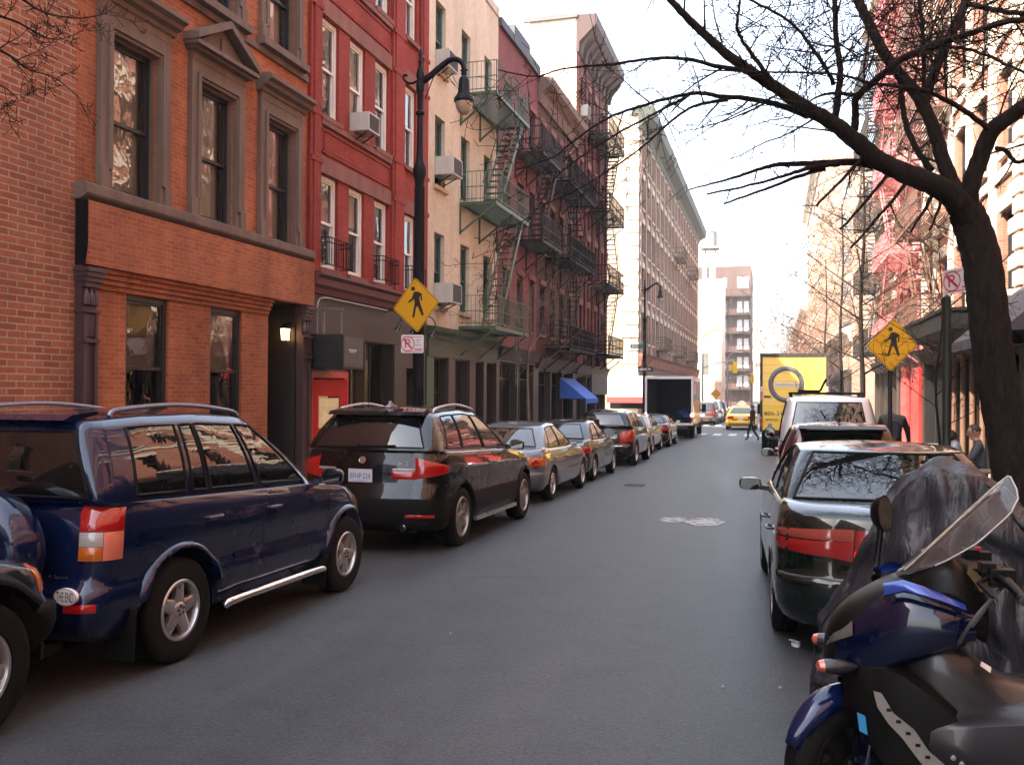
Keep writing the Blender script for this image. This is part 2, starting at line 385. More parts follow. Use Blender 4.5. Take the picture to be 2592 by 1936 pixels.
def window(b, Ya, Yb, z0, z1, mat=None, d=.2, rail=.5, fw=.06, back='curtain', sill=None, lintel=None, muntin=0, glass=None, up=.0):
    mat = mat or DARKP; glass = glass or GLASS
    a, c = b.span(Ya, Yb); w = round(c-a, 3); h = round(z1-z0, 3); k = (w, h, mat.name, d, rail, fw, muntin)
    def fm():
        m = MB(); x0, x1 = -d-.06, -d+.05
        m.box(x0, x1, 0, fw, 0, h); m.box(x0, x1, w-fw, w, 0, h); m.box(x0, x1-.003, fw, w-fw, h-fw, h); m.box(x0, x1+.012, fw, w-fw, 0, fw*.8)
        if rail:
            zr = h*rail; m.box(-d-.055, -d+.03, fw, w-fw, zr-.028, zr+.028)
            for yy in (fw, w-fw-.035): m.box(-d-.02, -d+.022, yy, yy+.035, zr+.028, h-fw); m.box(-d-.052, -d-.012, yy, yy+.035, fw*.8, zr-.028)
            m.box(-d-.02, -d+.022, fw+.035, w-fw-.035, h-fw-.04, h-fw); m.box(-d-.052, -d-.012, fw+.035, w-fw-.035, fw*.8, fw*.8+.05)
        for q in range(muntin):
            y = w*(q+1)/(muntin+1); m.box(-d-.03, -d+.01, y-.012, y+.012, fw, h-fw)
        return m.mesh('window', mat)
    o = link('window', _wmesh(('f',)+k, fm), b.root, (0, a, z0))
    def pm():
        m = MB()
        if rail:
            zr = h*rail; m.quad((-d, fw, zr), (-d, w-fw, zr), (-d, w-fw, h-fw), (-d, fw, h-fw)); m.quad((-d-.032, fw, fw*.8), (-d-.032, w-fw, fw*.8), (-d-.032, w-fw, zr), (-d-.032, fw, zr))
        else: m.quad((-d-.01, fw, fw), (-d-.01, w-fw, fw), (-d-.01, w-fw, h-fw), (-d-.01, fw, h-fw))
        return m.mesh('pane', glass)
    link('pane', _wmesh(('p', glass.name)+k, pm), o)
    if back == 'curtain':
        def cm():
            m = MB(); n = 40; P = []
            for i in range(n+1):
                y = fw*.5+(w-fw)*i/n; x = -d-.16+.018*sin(i*1.9)+.01*sin(i*.7+1); P.append([(x, y, .05), (x+.004*sin(i), y, h*.5), (x, y, h-.03)])
            return m.grid(P).mesh('curtain', CURTAIN, True, 180)
        link('curtain', _wmesh(('c', w, h, d), cm), o)
    elif back and back[0] == 'blind':
        fr = back[1]
        def bm_():
            m = MB(); m.box(-d-.11, -d-.095, fw, w-fw, h*(1-fr), h-.02); return m.mesh('blind', back[2] if len(back) > 2 else BLIND)
        link('blind', _wmesh(('b', w, h, d, fr, str(back[2:])), bm_), o)
    if sill:
        sm, ov, th, pr = sill
        def s_(): return MB().box(-d+.05, pr, -ov, w+ov, -th, -.002).mesh('sill', sm)
        link('sill', _wmesh(('s', w, sm.name, ov, th, pr, d), s_), o)
    if lintel:
        lm, ov, th, pr = lintel
        def l_(): return MB().box(-.04, pr, -ov, w+ov, h+.003, h+th).mesh('lintel', lm)
        link('lintel', _wmesh(('l', w, h, lm.name, ov, th, pr), l_), o)
    return o
def ac_unit(b, Ya, Yb, z0, z1, proj, label):
    a, c = b.span(Ya, Yb); y = (a+c)/2; w = c-a; h = z1-z0
    p = b.root.matrix_basis @ V((0, y, z0)) if False else None
    rz = 0 if b.side < 0 else pi; yw = (Ya+Yb)/2
    t = thing('air_conditioner', label, 'air conditioner', (b.X, yw, z0), rz, 'window air conditioners')
    m = MB(); m.box(-.12, proj, -w/2, w/2, 0, h); m.box(proj, proj+.015, -w/2, w/2, 0, .03); m.box(proj, proj+.015, -w/2, w/2, h-.03, h)
    for k in (-1, 1): m.box(proj, proj+.015, k*w/2-.03*(k > 0), k*w/2+.03*(k < 0), .03, h-.03)
    for k in range(6): m.box(.12+k*.035, .13+k*.035, -w/2-.004, -w/2, h*.45, h*.85)
    obj('casing', m, ACMETAL, t)
    g = MB(); g.box(proj, proj+.004, -w/2+.03, w/2-.03, .03, h-.03)
    n = 14
    for k in range(n): z = .04+(h-.08)*k/(n-1); g.box(proj+.004, proj+.011, -w/2+.03, w/2-.03, z-.004, z+.004)
    obj('grille', g, ACGRILL, t)
    br = MB(); br.bar((proj*.8, -w*.3, 0), (0, -w*.3, -.22), .025); br.bar((proj*.8, w*.3, 0), (0, w*.3, -.22), .025); obj('bracket', br, IRON, t)
    return t
def fire_escape(b, Ya, Yb, levels, mat, depth=1.1, stairs=(), rail_h=.95, drop=None, sp=.14, thin=1):
    a, c = b.span(Ya, Yb)
    for z in levels:
        m = MB(); m.box(0, depth, a, a+.06, z-.1, z); m.box(0, depth, c-.06, c, z-.1, z); m.box(depth-.05, depth, a+.05, c-.05, z-.12, z-.002)
        m.box(.02, .07, a+.05, c-.05, z-.1, z-.003)
        n = int((depth-.1)/.085)
        for k in range(n): x = .09+k*.085; m.box(x, x+.05, a+.05, c-.05, z-.035, z-.012)
        for y in (a+.03, c-.03, (a+c)/2): m.bar((.01, y, z-.95), (depth-.05, y, z-.1), .05); m.bar((.025, y, z-1.0), (.025, y, z-.09), .05)
        fe = obj('fire_escape', m, mat, b.root)
        r = MB(); T = .028*thin
        for zz in (z+rail_h, z+rail_h*.5, z+.1):
            r.bar((0, a+.03, zz), (depth-.02, a+.03, zz), T); r.bar((depth-.02, a+.03, zz), (depth-.02, c-.03, zz), T); r.bar((depth-.02, c-.03, zz), (0, c-.03, zz), T)
        k = 0; y = a+.03
        while y < c: r.bar((depth-.02, y, z), (depth-.02, y, z+rail_h+.004), .014*thin if k % 6 else .03); y += sp; k += 1
        x = .12
        while x < depth: r.bar((x, a+.03, z), (x, a+.03, z+rail_h), .014*thin); r.bar((x, c-.03, z), (x, c-.03, z+rail_h), .014*thin); x += sp
        obj('railing', r, mat, fe)
        for (z0, z1, p, q) in stairs:
            if abs(z0-z) > .01: continue
            st = MB(); p, q = b.l(p), b.l(q); x0, x1 = depth*.42, depth*.9
            for x in (x0, x1):
                st.bar((x, p, z0), (x, q, z1), .03, .14); st.bar((x, p, z0+.75), (x, q, z1+.75), .025)
                for t in (.1, .35, .6, .85): st.bar((x, lerp(p, q, t), lerp(z0, z1, t)), (x, lerp(p, q, t), lerp(z0, z1, t)+.75), .02)
            n = int((z1-z0)/.23)
            for k in range(1, n): t = k/n; y = lerp(p, q, t); zz = lerp(z0, z1, t); st.box(x0, x1, y-.1, y+.1, zz-.012, zz+.012)
            obj('stair', st, mat, fe)
        if drop and z == levels[0]:
            z0, z1, y = drop; y = b.l(y); st = MB()
            for dy in (-.2, .2): st.bar((depth*.8, y+dy, z0), (depth*.8, y+dy, z1), .03)
            k = z0+.15
            while k < z1: st.bar((depth*.8, y-.2, k), (depth*.8, y+.2, k), .02); k += .3
            obj('ladder', st, mat, fe)

# ---- (a) big-brick apartment block at the left edge of the view; runs on behind the viewer
bA = Bld('brick_apartment_block', 'plain wall of large red bricks with pale mortar at the left edge', -26, 10.38, 22, BRICK_A, d=.2,
         ops=[(y, y+1.2, z, z+1.9) for y in (-22, -17, -12, -7, -2) for z in (1.2, 4.7, 8.2, 11.7, 15.2)])
for y in (-22, -17, -12, -7, -2):
    for z in (1.2, 4.7, 8.2, 11.7, 15.2): window(bA, y, y+1.2, z, z+1.9, sill=(PALE, .1, .1, .06))
bA.box('parapet', -26, 10.38, 22.004, 22.5, -.35, .1, PALE)

# ---- (b) orange brick town house with brownstone window frames
C3 = (11.55, 13.66, 15.77); HW = .53
opsB = [(c-HW, c+HW, 4.68, 6.98, .3) for c in C3]+[(c-HW, c+HW, 8.42, 10.7, .3) for c in C3]+[(c-HW, c+HW, 11.9, 13.7, .3) for c in C3]
opsB += [(11.44, 12.44, .75, 3.19, .2), (13.56, 14.53, .75, 3.19, .2), (15.42, 16.5, -.34, 3.5, 1.05)]
bB = Bld('brick_town_house', 'orange brick town house with brownstone window hoods and a dark recessed entrance', 10.383, 16.85, 15.2, BRICK_B, ops=opsB)
for i, c in enumerate(C3):
    for z0, z1 in ((4.68, 6.98), (8.42, 10.7), (11.9, 13.7)):
        w = window(bB, c-HW, c+HW, z0, z1, d=.15, rail=.47, fw=.06, back='curtain')
        a = bB.l(c); s = MB(); H = z1-z0; y0 = HW*2; Z0 = -.02 if z0 < 5 else -.0
        for sg in (0, 1):
            ya, yb = (-.25, -.002) if sg == 0 else (y0+.002, y0+.25)
            s.box(-.03, .085, ya, yb, Z0, H+.3)
            yi, yo = (-.11, -.03) if sg == 0 else (y0+.03, y0+.11); s.box(.085, .12, yi, yo, .28, H+.1)          # inner fillet
            s.box(.085, .115, ya-.015 if sg == 0 else ya+.1, yb-.1 if sg == 0 else yb+.015, Z0, .3)              # plinth
        s.box(-.03, .082, -.002, y0+.002, H+.002, H+.3); s.box(.082, .118, -.06, y0+.06, H+.06, H+.13)
        s.box(-.03, .09, -.25, y0+.25, H+.302, H+.44)
        s.box(-.15, -.03, -.001, .035, 0, H); s.box(-.15, -.03, y0-.035, y0+.001, 0, H); s.box(-.15, -.03, .035, y0-.035, H-.035, H+.001)
        obj('stone_surround', s, STONE, w)
        hd = MB(); ya, yb = -.33, y0+.33
        if i == 1 and z0 < 5:
            zb = H+.44; cx = y0/2; zt = zb+.62
            hd.box(-.02, .2, ya, yb, zb, zb+.05); hd.box(-.02, .3, ya-.05, yb+.05, zb+.05, zb+.12)
            for sg in (-1, 1):
                e = cx+sg*(yb-cx+.07); hd.prism([(e, zb+.123), (cx, zt), (cx, zt+.13), (e, zb+.25)] if sg < 0 else [(cx, zt), (e, zb+.123), (e, zb+.25), (cx, zt+.13)], -.02, .32, 0)
            hd.prism([(ya+.08, zb+.122), (yb-.08, zb+.122), (cx, zt)], -.02, .13, 0); hd.box(.13, .16, cx-.07, cx+.07, zb+.2, zb+.44)
            obj('pediment', hd, STONE, w)
        else:
            zb = H+.44; prof = [(-.02, zb), (.12, zb), (.14, zb+.07), (.24, zb+.1), (.27, zb+.16), (.36, zb+.2), (.36, zb+.27), (.3, zb+.3), (-.02, zb+.33)]
            hd.prism(prof, ya, yb, 1); obj('hood', hd, STONE, w)
        sl = MB()
        if z0 > 5: sl.box(-.03, .2, -.33, y0+.33, -.14, -.002); obj('sill', sl, STONE, w)
bB.band('sill_band', 10.36, 16.87, [(-.02, 4.42), (.1, 4.42), (.2, 4.47), (.22, 4.5), (.22, 4.63), (.17, 4.655), (-.02, 4.676)], STONE)
bB.box('storey_band', 10.45, 16.83, 8.16, 8.275, -.02, .06, STONE)
f = MB(); a, b_ = bB.span(10.5, 16.88); f.box(-.02, .2, a-.09, b_, 3.5, 4.4); obj('projecting_frieze', f, BRICK_B, bB.root)
f = MB(); a, b_ = bB.span(10.7, 15.4)
for k in range(4): f.box(-.02, .145-k*.036, a, b_, 3.43-k*.075, 3.497-k*.075)
obj('corbel_courses', f, BRICK_B, bB.root)
f = MB(); f.prism([(-.02, 3.5), (.16, 3.5), (.21, 3.78), (.21, 4.4), (-.02, 4.4)], bB.l(10.39), bB.l(10.405), 1); obj('end_plate', f, IRON, bB.root)
def cast_pilaster(b, Ya, Yb, z1, mat, x1=.16):
    m = MB(); a, c = b.span(Ya, Yb); w = c-a
    m.box(-.02, x1-.04, a, c, -.6, z1); m.box(x1-.04, x1, a+.0, a+.06, -.6, z1-.62); m.box(x1-.04, x1, c-.06, c, -.6, z1-.62)
    for k in range(4): yy = a+.07+(w-.14)*(k+.5)/4; m.box(x1-.04, x1-.01, yy-.014, yy+.014, z1-1.0, z1-.66)
    m.box(-.02, x1+.03, a-.015, c+.015, z1-.66, z1-.62); m.box(-.02, x1+.025, a-.012, c+.012, z1-1.08, z1-1.03)
    for k in range(4): m.box(-.02, x1+.03+k*.025, a-.01-k*.012, c+.01+k*.012, z1-.3+k*.07, z1-.24+k*.07)
    for k in range(3): yy = a+w*(k+.5)/3; m.lathe([(.001, 0), (.045, .01), (.05, .1), (.02, .22), (.001, .24)], 8, Matrix.Translation((x1-.01, yy, z1-.56)))
    return obj('pilaster', m, mat, b.root, True, 40)
cast_pilaster(bB, 10.4, 10.68, 3.49, PILAST); cast_pilaster(bB, 16.5, 16.84, 3.49, PILAST)
for Ya, Yb in ((11.44, 12.44), (13.56, 14.53)):
    window(bB, Ya, Yb, .75, 3.19, d=.1, rail=.545, fw=.08, back=('blind', .46, CURTAIN), sill=(STONE, .05, .12, .06))
# entrance at the back of the recess
m = MB(); ya, yb = bB.span(15.42, 16.5); xd = -1.05
m.box(xd-.05, xd+.02, ya, ya+.12, -.34, 3.5); m.box(xd-.05, xd+.02, yb-.12, yb, -.34, 3.5); m.box(xd-.05, xd+.03, ya+.12, yb-.12, 2.3, 2.45); m.box(xd-.05, xd+.02, ya+.12, yb-.12, 3.3, 3.5)
m.box(xd-.04, xd, ya+.12, yb-.12, 2.45, 3.3)
door = MB(); door.box(xd-.04, xd-.005, ya+.12, yb-.12, -.3, .6); door.box(xd-.04, xd, ya+.12, ya+.26, .6, 2.3); door.box(xd-.04, xd, yb-.26, yb-.12, .6, 2.3); door.box(xd-.04, xd-.002, ya+.26, yb-.26, 2.1, 2.3)
for k in range(4): zz = .85+k*.32; door.box(xd-.03, xd-.004, ya+.26, yb-.26, zz, zz+.03)
en = obj('entrance', m, DARKP, bB.root); dd = obj('door', door, IRON, en); g = MB(); g.quad((xd-.02, ya+.26, .6), (xd-.02, yb-.26, .6), (xd-.02, yb-.26, 2.1), (xd-.02, ya+.26, 2.1)); obj('door_glass', g, GLASS, en)
k_ = MB(); k_.tube([(xd+.05, yb-.3, .75), (xd+.05, yb-.3, 1.05)], .014, 8); obj('handle', k_, plain('brass', (.5, .36, .12), .3, 1, .1), en)
m = MB(); m.box(-1.0, -.02, yb-.03, yb-.004, -.33, 3.49); m.box(-1.0, -.02, ya+.004, ya+.03, -.33, 3.49); m.box(-1.0, -.02, ya+.031, yb-.031, 3.47, 3.495); obj('recess_shade_sheet', m, plain('recess_shade_brown', (.018, .011, .009), .6, 0, .2, 3), bB.root)  # dark sheets added so the recess reads as deep shade
m = MB(); m.box(-1.05, .1, ya, yb, -.5, -.34); obj('doorstep', m, STONE, bB.root)
LAMPG = plain('lit_lantern_glass', (.9, .62, .3), .5, 0, .1, 20, emit=(1, .58, .22), es=1.3)
def lantern(X, Y, z, label, sgn):
    t = thing('wall_lantern', label, 'lantern', (X, Y, z), 0, 'lit lanterns by the entrance')
    fr = MB(); w = .075; h = .24
    for sx in (-1, 1):
        for sy in (-1, 1): fr.bar((sx*w*.8, sy*w*.8, 0), (sx*w, sy*w, h), .014)
    fr.box(-w-.012, w+.012, -w-.012, w+.012, h, h+.015); fr.box(-w*.85, w*.85, -w*.85, w*.85, -.015, 0)
    fr.add([(-w-.02, -w-.02, h+.016), (w+.02, -w-.02, h+.016), (w+.02, w+.02, h+.016), (-w-.02, w+.02, h+.016), (0, 0, h+.12)], [(0, 1, 4), (1, 2, 4), (2, 3, 4), (3, 0, 4), (3, 2, 1, 0)])
    for zz in (h*.36, h*.68):
        for sx in (-1, 1): fr.bar((sx*w*.93, -w*.9, zz), (sx*w*.93, w*.9, zz), .008); fr.bar((-w*.9, sx*w*.93, zz), (w*.9, sx*w*.93, zz), .008)
    fr.bar((0, 0, h+.1), (0, sgn*.16, h+.1), .02); fr.box(-.04, .04, sgn*.15-.01, sgn*.15+.01, .05, h+.13)
    obj('frame', fr, IRON, t)
    g = MB(); g.add([(sx*w*(.72 if z_ == 0 else .92), sy*w*(.72 if z_ == 0 else .92), z_+.004) for z_ in (0, h-.01) for sx, sy in ((-1, -1), (1, -1), (1, 1), (-1, 1))], [(0, 1, 5, 4), (1, 2, 6, 5), (2, 3, 7, 6), (3, 0, 4, 7), (0, 3, 2, 1), (4, 5, 6, 7)])
    obj('glass', g, LAMPG, t)
lantern(-9.62, 15.6, 2.78, 'lit wall lantern on the near side of the entrance, half hidden by brickwork', -1)
lantern(-9.55, 16.32, 2.76, 'lit wall lantern beside the plum pilaster on the far side of the entrance', 1)
bB.band('roof_cornice', 10.383, 16.85, [(0, 14.4), (.1, 14.4), (.2, 14.7), (.55, 14.95), (.6, 15.25), (0, 15.25)], STONE)

# ---- (c) painted red house with white windows
WC = ((17.45, 18.28), (18.83, 19.64), (20.2, 21.02), (22.02, 22.84)); RC = ((4.4, 6.43), (7.71, 9.87), (11.15, 13.3))
opsC = [(a, b, z0, z1, .18) for a, b in WC for z0, z1 in RC]+[(17.1, 18.85, -.45, 2.16, .9), (19.0, 19.72, .35, 2.9, .35), (19.78, 21.35, -.4, 2.9, .35), (22.2, 22.95, -.45, 2.35, .3)]
bC = Bld('red_painted_house', 'red painted brick house with tall white sash windows over a brown shopfront', 16.852, 23.6, 15.6, BRICK_C, ops=opsC, cut=3.8, cutmat=SHOPB)
for i, (a, b) in enumerate(WC):
    for j, (z0, z1) in enumerate(RC):
        window(bC, a, b, z0, z1, WHITEP, d=.12, rail=.5, fw=.095, back=[('blind', .55), ('blind', .42, CURTAIN), ('blind', .75), 'curtain'][(i+2*j) % 4], sill=(STONE2, .07, .11, .09))
for j, (z0, z1) in enumerate(RC):
    bC.box('lintel_band', 17.36, 21.12, z1+.02, z1+.38, -.02, .045, STONE2); bC.box('lintel', 21.94, 22.92, z1+.02, z1+.38, -.02, .045, STONE2)
    if j:
        bC.box('sill_course', 17.4, 21.1, z0-.225, z0-.113, -.02, .075, STONE2)
        m = MB(); a, b = bC.span(17.5, 21.05); z = z0-.28
        for q in range(2): m.box(-.02, .035, a, b, z-.06-q*.48, z-q*.48)
        m.box(-.02, .02, a+.1, b-.1, z-.46, z-.08); obj('spandrel_panel', m, BRICK_C, bC.root)
for Ya, Yb in ((16.9, 17.38), (21.14, 21.92), (23.02, 23.58)):
    m = MB(); a, b = bC.span(Ya, Yb); m.box(-.02, .07, a, b, 4.28, 15.0); m.box(.07, .1, a+.12, b-.12, 4.28, 15.0)
    for z in (6.6, 7.6, 9.9, 10.9): m.box(.068, .115, a-.0, b+.0, z, z+.1)
    obj('brick_pilaster', m, BRICK_C, bC.root)
def balconette(b, Ya, Yb, z0, h, proj=.28):
    m = MB(); a, c = b.span(Ya, Yb)
    for z in (z0+.02, z0+h*.82, z0+h): m.bar((.02, a, z), (proj, a, z), .018); m.bar((proj, a, z), (proj, c, z), .02); m.bar((proj, c, z), (.02, c, z), .018)
    y = a
    while y <= c+.01: m.bar((proj, y, z0), (proj, y, z0+h), .012); y += (c-a)/9
    for x in (.1, .19): m.bar((x, a, z0), (x, a, z0+h), .012); m.bar((x, c, z0), (x, c, z0+h), .012)
    return obj('balcony_rail', m, IRON, b.root)
for a, b in (WC[0], WC[2], WC[3]): balconette(bC, a-.08, b+.08, 4.42, .6)
bC.band('shop_cornice', 16.9, 23.58, [(-.02, 3.8), (.12, 3.8), (.16, 3.92), (.24, 3.98), (.26, 4.12), (.36, 4.18), (.36, 4.23), (.1, 4.285), (-.02, 4.285)], MAROON)
bC.box('shop_fascia', 16.9, 23.58, 2.93, 3.797, -.02, .06, SHOPB)
for Ya, Yb in ((16.92, 17.08), (18.88, 18.98), (21.38, 22.16), (22.98, 23.5)): bC.box('shop_pier', Ya, Yb, -.7, 2.927, -.02, .05, SHOPB)
def glazing(b, Ya, Yb, z0, z1, mat, d=.25, bars=(), hb=(), glass=None, fw=.06, name='shop_window'):
    m = MB(); a, c = b.span(Ya, Yb); x0, x1 = -d-.03, -d+.03
    m.box(x0, x1, a, a+fw, z0, z1); m.box(x0, x1, c-fw, c, z0, z1); m.box(x0, x1-.003, a+fw, c-fw, z1-fw, z1); m.box(x0, x1-.003, a+fw, c-fw, z0, z0+fw)
    for y in bars: y = b.l(y); m.box(x0+.01, x1-.006, y-.025, y+.025, z0+fw, z1-fw)
    for z in hb: m.box(x0+.01, x1-.009, a+fw, c-fw, z-.02, z+.02)
    o = obj(name, m, mat, b.root); g = MB(); g.quad((-d, a+.02, z0+.02), (-d, c-.02, z0+.02), (-d, c-.02, z1-.02), (-d, a+.02, z1-.02)); obj('pane', g, glass or SHOPGLASS, o); return o
glazing(bC, 19.78, 21.35, -.4, 2.9, SHOPB, .3, (20.1, 20.62)); glazing(bC, 19.0, 19.72, .35, 2.9, SHOPB, .3)
YEL = plain('warm_shop_light', (.9, .6, .2), .5, 0, 0, emit=(1, .62, .2), es=.5)
m = MB(); m.box(-.42, -.4, bC.l(19.34), bC.l(19.4), .4, 2.1); obj('strip_lamp', m, YEL, bC.root)
# red doorway: outer leaf opened towards the street, with pale notices
m = MB(); a, c = bC.span(17.1, 18.85)
m.box(-.6, .02, a, a+.1, -.45, 2.16); m.box(-.6, .02, c-.2, c, -.45, 2.16); m.box(-.6, .02, a+.1, c-.2, 2.02, 2.16)
dw = obj('doorway', m, REDP, bC.root)
dl = MB(); p0 = V((-.05, a+.12, 0)); dirr = V((.55, .5, 0)).normalized(); W = .78
def leafbox(mb, s0, s1, z0, z1, t=.045):
    q = V((-dirr.y, dirr.x, 0))*t/2; A = p0+dirr*s0; B = p0+dirr*s1
    mb.add([A-q+V((0, 0, z0)), B-q+V((0, 0, z0)), B+q+V((0, 0, z0)), A+q+V((0, 0, z0)), A-q+V((0, 0, z1)), B-q+V((0, 0, z1)), B+q+V((0, 0, z1)), A+q+V((0, 0, z1))], [(3, 2, 1, 0), (4, 5, 6, 7), (0, 1, 5, 4), (1, 2, 6, 5), (2, 3, 7, 6), (3, 0, 4, 7)])
for s0, s1, z0, z1 in ((0, .16, -.42, 1.98), (W-.16, W, -.42, 1.98), (.16, W-.16, 1.62, 1.98), (.16, W-.16, -.42, .1), (.16, W-.16, .85, .93)): leafbox(dl, s0, s1, z0, z1)
obj('door', dl, REDP, dw); nt = MB(); leafbox(nt, .18, W-.18, .96, 1.58, .02); leafbox(nt, .18, W-.18, .12, .82, .016); obj('notice', nt, plain('glowing_cream_notice', (.6, .47, .26), .7, 0, .2, 9, emit=(1, .7, .3), es=.015), dw)  # notice paper given a faint glow of its own
nt = MB(); nt.box(-.32, -.3, a+.9, a+1.35, .5, 1.8); obj('notice', nt, plain('glowing_cream_notice', (.75, .62, .36)), dw)
m = MB(); m.box(-.34, -.26, bC.l(22.2), bC.l(22.95), -.45, 2.35); obj('side_door', m, plain('dark_maroon_door', (.085, .02, .017), .5, 0, .2, 3, streak=True), bC.root)
# big louvred cabinet sticking out over the red door
t = thing('cooling_cabinet', 'big black louvred cabinet hung over the red shop door', 'cabinet', (XL, 17.0, 2.2))
m = MB(); m.box(.065, .8, 0, .98, 0, .72)
for k in range(11): z = .04+k*.06; m.bar((.1, -.012, z), (.77, -.012, z+.0), .012, .03)
obj('louvred_case', m, plain('black_case', (.012, .014, .014), .5, 0, .3, 8), t)
m = MB(); m.box(.8, .815, .03, .95, .04, .68); o = obj('front_panel', m, plain('grey_case_front', (.07, .065, .06), .55, 0, .2, 5), t)
m = MB(); m.box(.815, .818, .25, .62, .385, .415); m.box(.815, .818, .3, .55, .35, .365); obj('maker_mark', m, plain('pale_print', (.55, .55, .55), .6, 0, 0), t)
m = MB(); m.bar((.3, .1, .72), (.3, .1, 1.25), .05); m.bar((.3, .88, .72), (.3, .88, 1.25), .05); m.bar((0, .1, 1.25), (.75, .1, 1.25), .05); obj('hanger', m, plain('grey_steel', (.18, .17, .16), .5, .4, .2), t)
# conduit and spot lamps on the fascia
m = MB(); P = [(.12, bC.l(17.15), 2.95), (.14, bC.l(17.12), 3.55), (.16, bC.l(17.35), 3.72), (.15, bC.l(18.3), 3.735), (.15, bC.l(20.7), 3.735)]
m.tube(catmull(P, 6), .022, 8); obj('conduit', m, plain('galvanised', (.3, .28, .26), .4, .6, .25, 12), bC.root)
def spot_lamp(Y, label):
    t = thing('spot_lamp', label, 'lamp', (XL, Y, 3.4), 0, 'spot lamps along the brown shop fascia')
    m = MB(); m.tube(catmull([(.06, 0, .3), (.3, .05, .38), (.48, .0, .22), (.5, -.02, .02)], 6), .014, 8); obj('arm', m, IRON, t, True)
    m = MB(); M = Matrix.Translation((.5, -.02, .03)) @ Matrix.Rotation(R(25), 4, 'Y'); m.lathe([(.03, .02), (.05, -.03), (.06, -.14), (.095, -.22), (.088, -.22), (.05, -.14), (.001, -.1)], 16, M); obj('shade', m, plain('black_gloss', (.02, .022, .026), .25, 0, .1, 8, coat=.5), t, True)
spot_lamp(20.75, 'black spot lamp on the fascia, left of the yellow walker sign'); spot_lamp(21.75, 'black spot lamp partly hidden behind the yellow walker sign'); spot_lamp(23.1, 'black spot lamp just right of the yellow walker sign')
bC.band('roof_cornice', 16.852, 23.6, [(0, 14.9), (.1, 14.9), (.2, 15.1), (.5, 15.3), (.55, 15.6), (0, 15.6)], STONE2)
ac_unit(bC, 18.9, 19.5, 7.74, 8.16, .44, 'cream air conditioner in an upper white window of the red house')

# ---- (d) cream house with the green fire escape
WD = ((24.26, 25.1), (26.52, 27.38), (28.84, 29.68)); RD = ((4.2, 6.33), (7.68, 9.72), (11.05, 13.08))
opsD = [(a, b, z0, z1, .2) for a, b in WD for z0, z1 in RD]+[(24.2, 25.35, -.1, 2.68, .3), (26.0, 27.3, -.1, 2.68, .3), (27.95, 28.75, -.6, 2.68, .6), (29.15, 30.2, -.3, 2.68, .3)]
bD = Bld('cream_painted_house', 'cream painted house with dark green window frames and a green iron fire escape', 23.602, 30.4, 14.95, BRICK_D, ops=opsD, cut=3.2, cutmat=SHOPB)
for i, (a, b) in enumerate(WD):
    for j, (z0, z1) in enumerate(RD): window(bD, a, b, z0, z1, TEALP, d=.17, rail=.48, fw=.07, back=[('blind', .5, CURTAIN), ('blind', .4), 'curtain'][(i+j) % 3], sill=(plain('tan_sill', (.5, .34, .22), .8, 0, .2, 5), .1, .12, .1))
bD.band('shop_cornice', 23.7, 30.38, [(-.02, 3.22), (.1, 3.22), (.14, 3.34), (.28, 3.44), (.32, 3.56), (-.02, 3.6)], GREENP); bD.box('shop_fascia', 23.7, 30.38, 2.72, 3.217, -.02, .08, plain('olive_fascia', (.06, .075, .045), .6, 0, .3, 3, streak=True))
for Ya, Yb, mt in ((23.62, 24.17, GREENP), (25.38, 25.97, PILAST), (27.33, 27.92, PILAST), (28.78, 29.12, SHOPB), (30.23, 30.38, SHOPB)): bD.box('shop_pier', Ya, Yb, -.8, 2.716, -.02, .06, mt)
for Ya, Yb in ((24.2, 25.35), (26.0, 27.3)): glazing(bD, Ya, Yb, -.1, 2.68, SHOPB, .25, [Ya+(Yb-Ya)*k/4 for k in (1, 2, 3)], (1.7,))
glazing(bD, 29.15, 30.2, -.3, 2.68, SHOPB, .25, (29.65,)); bD.box('door', 27.95, 28.75, -.6, 2.68, -.6, -.55, plain('deep_green_door', (.016, .035, .022), .4, 0, .2, 4))
m = MB(); m.box(-.34, -.32, bD.l(24.4), bD.l(25.1), .1, 2.3); m.box(-.34, -.32, bD.l(26.3), bD.l(26.9), .4, 2.4); obj('window_display', m, plain('glowing_display', (.5, .34, .14), .7, 0, .5, 4, emit=(1, .65, .25), es=.03), bD.root)  # display boards given a faint warm glow of their own
fire_escape(bD, 26.4, 30.3, (3.75, 7.6, 11.0), GREENP, 1.2, thin=.75, stairs=((3.75, 7.6, 27.2, 29.9), (7.6, 11.0, 27.2, 29.9)), drop=(1.9, 4.6, 29.7))
bD.box('parapet', 23.602, 30.4, 14.954, 15.25, -.3, .05, PALE)
ac_unit(bD, 24.3, 25.08, 7.98, 8.5, .55, 'cream air conditioner on the cream wall, right of the lamp post'); ac_unit(bD, 24.3, 25.08, 4.28, 4.85, .55, 'cream air conditioner right beside the yellow walker sign'); ac_unit(bD, 24.3, 25.08, 11.1, 11.6, .4, 'highest air conditioner on the cream wall, behind the lamp arm')

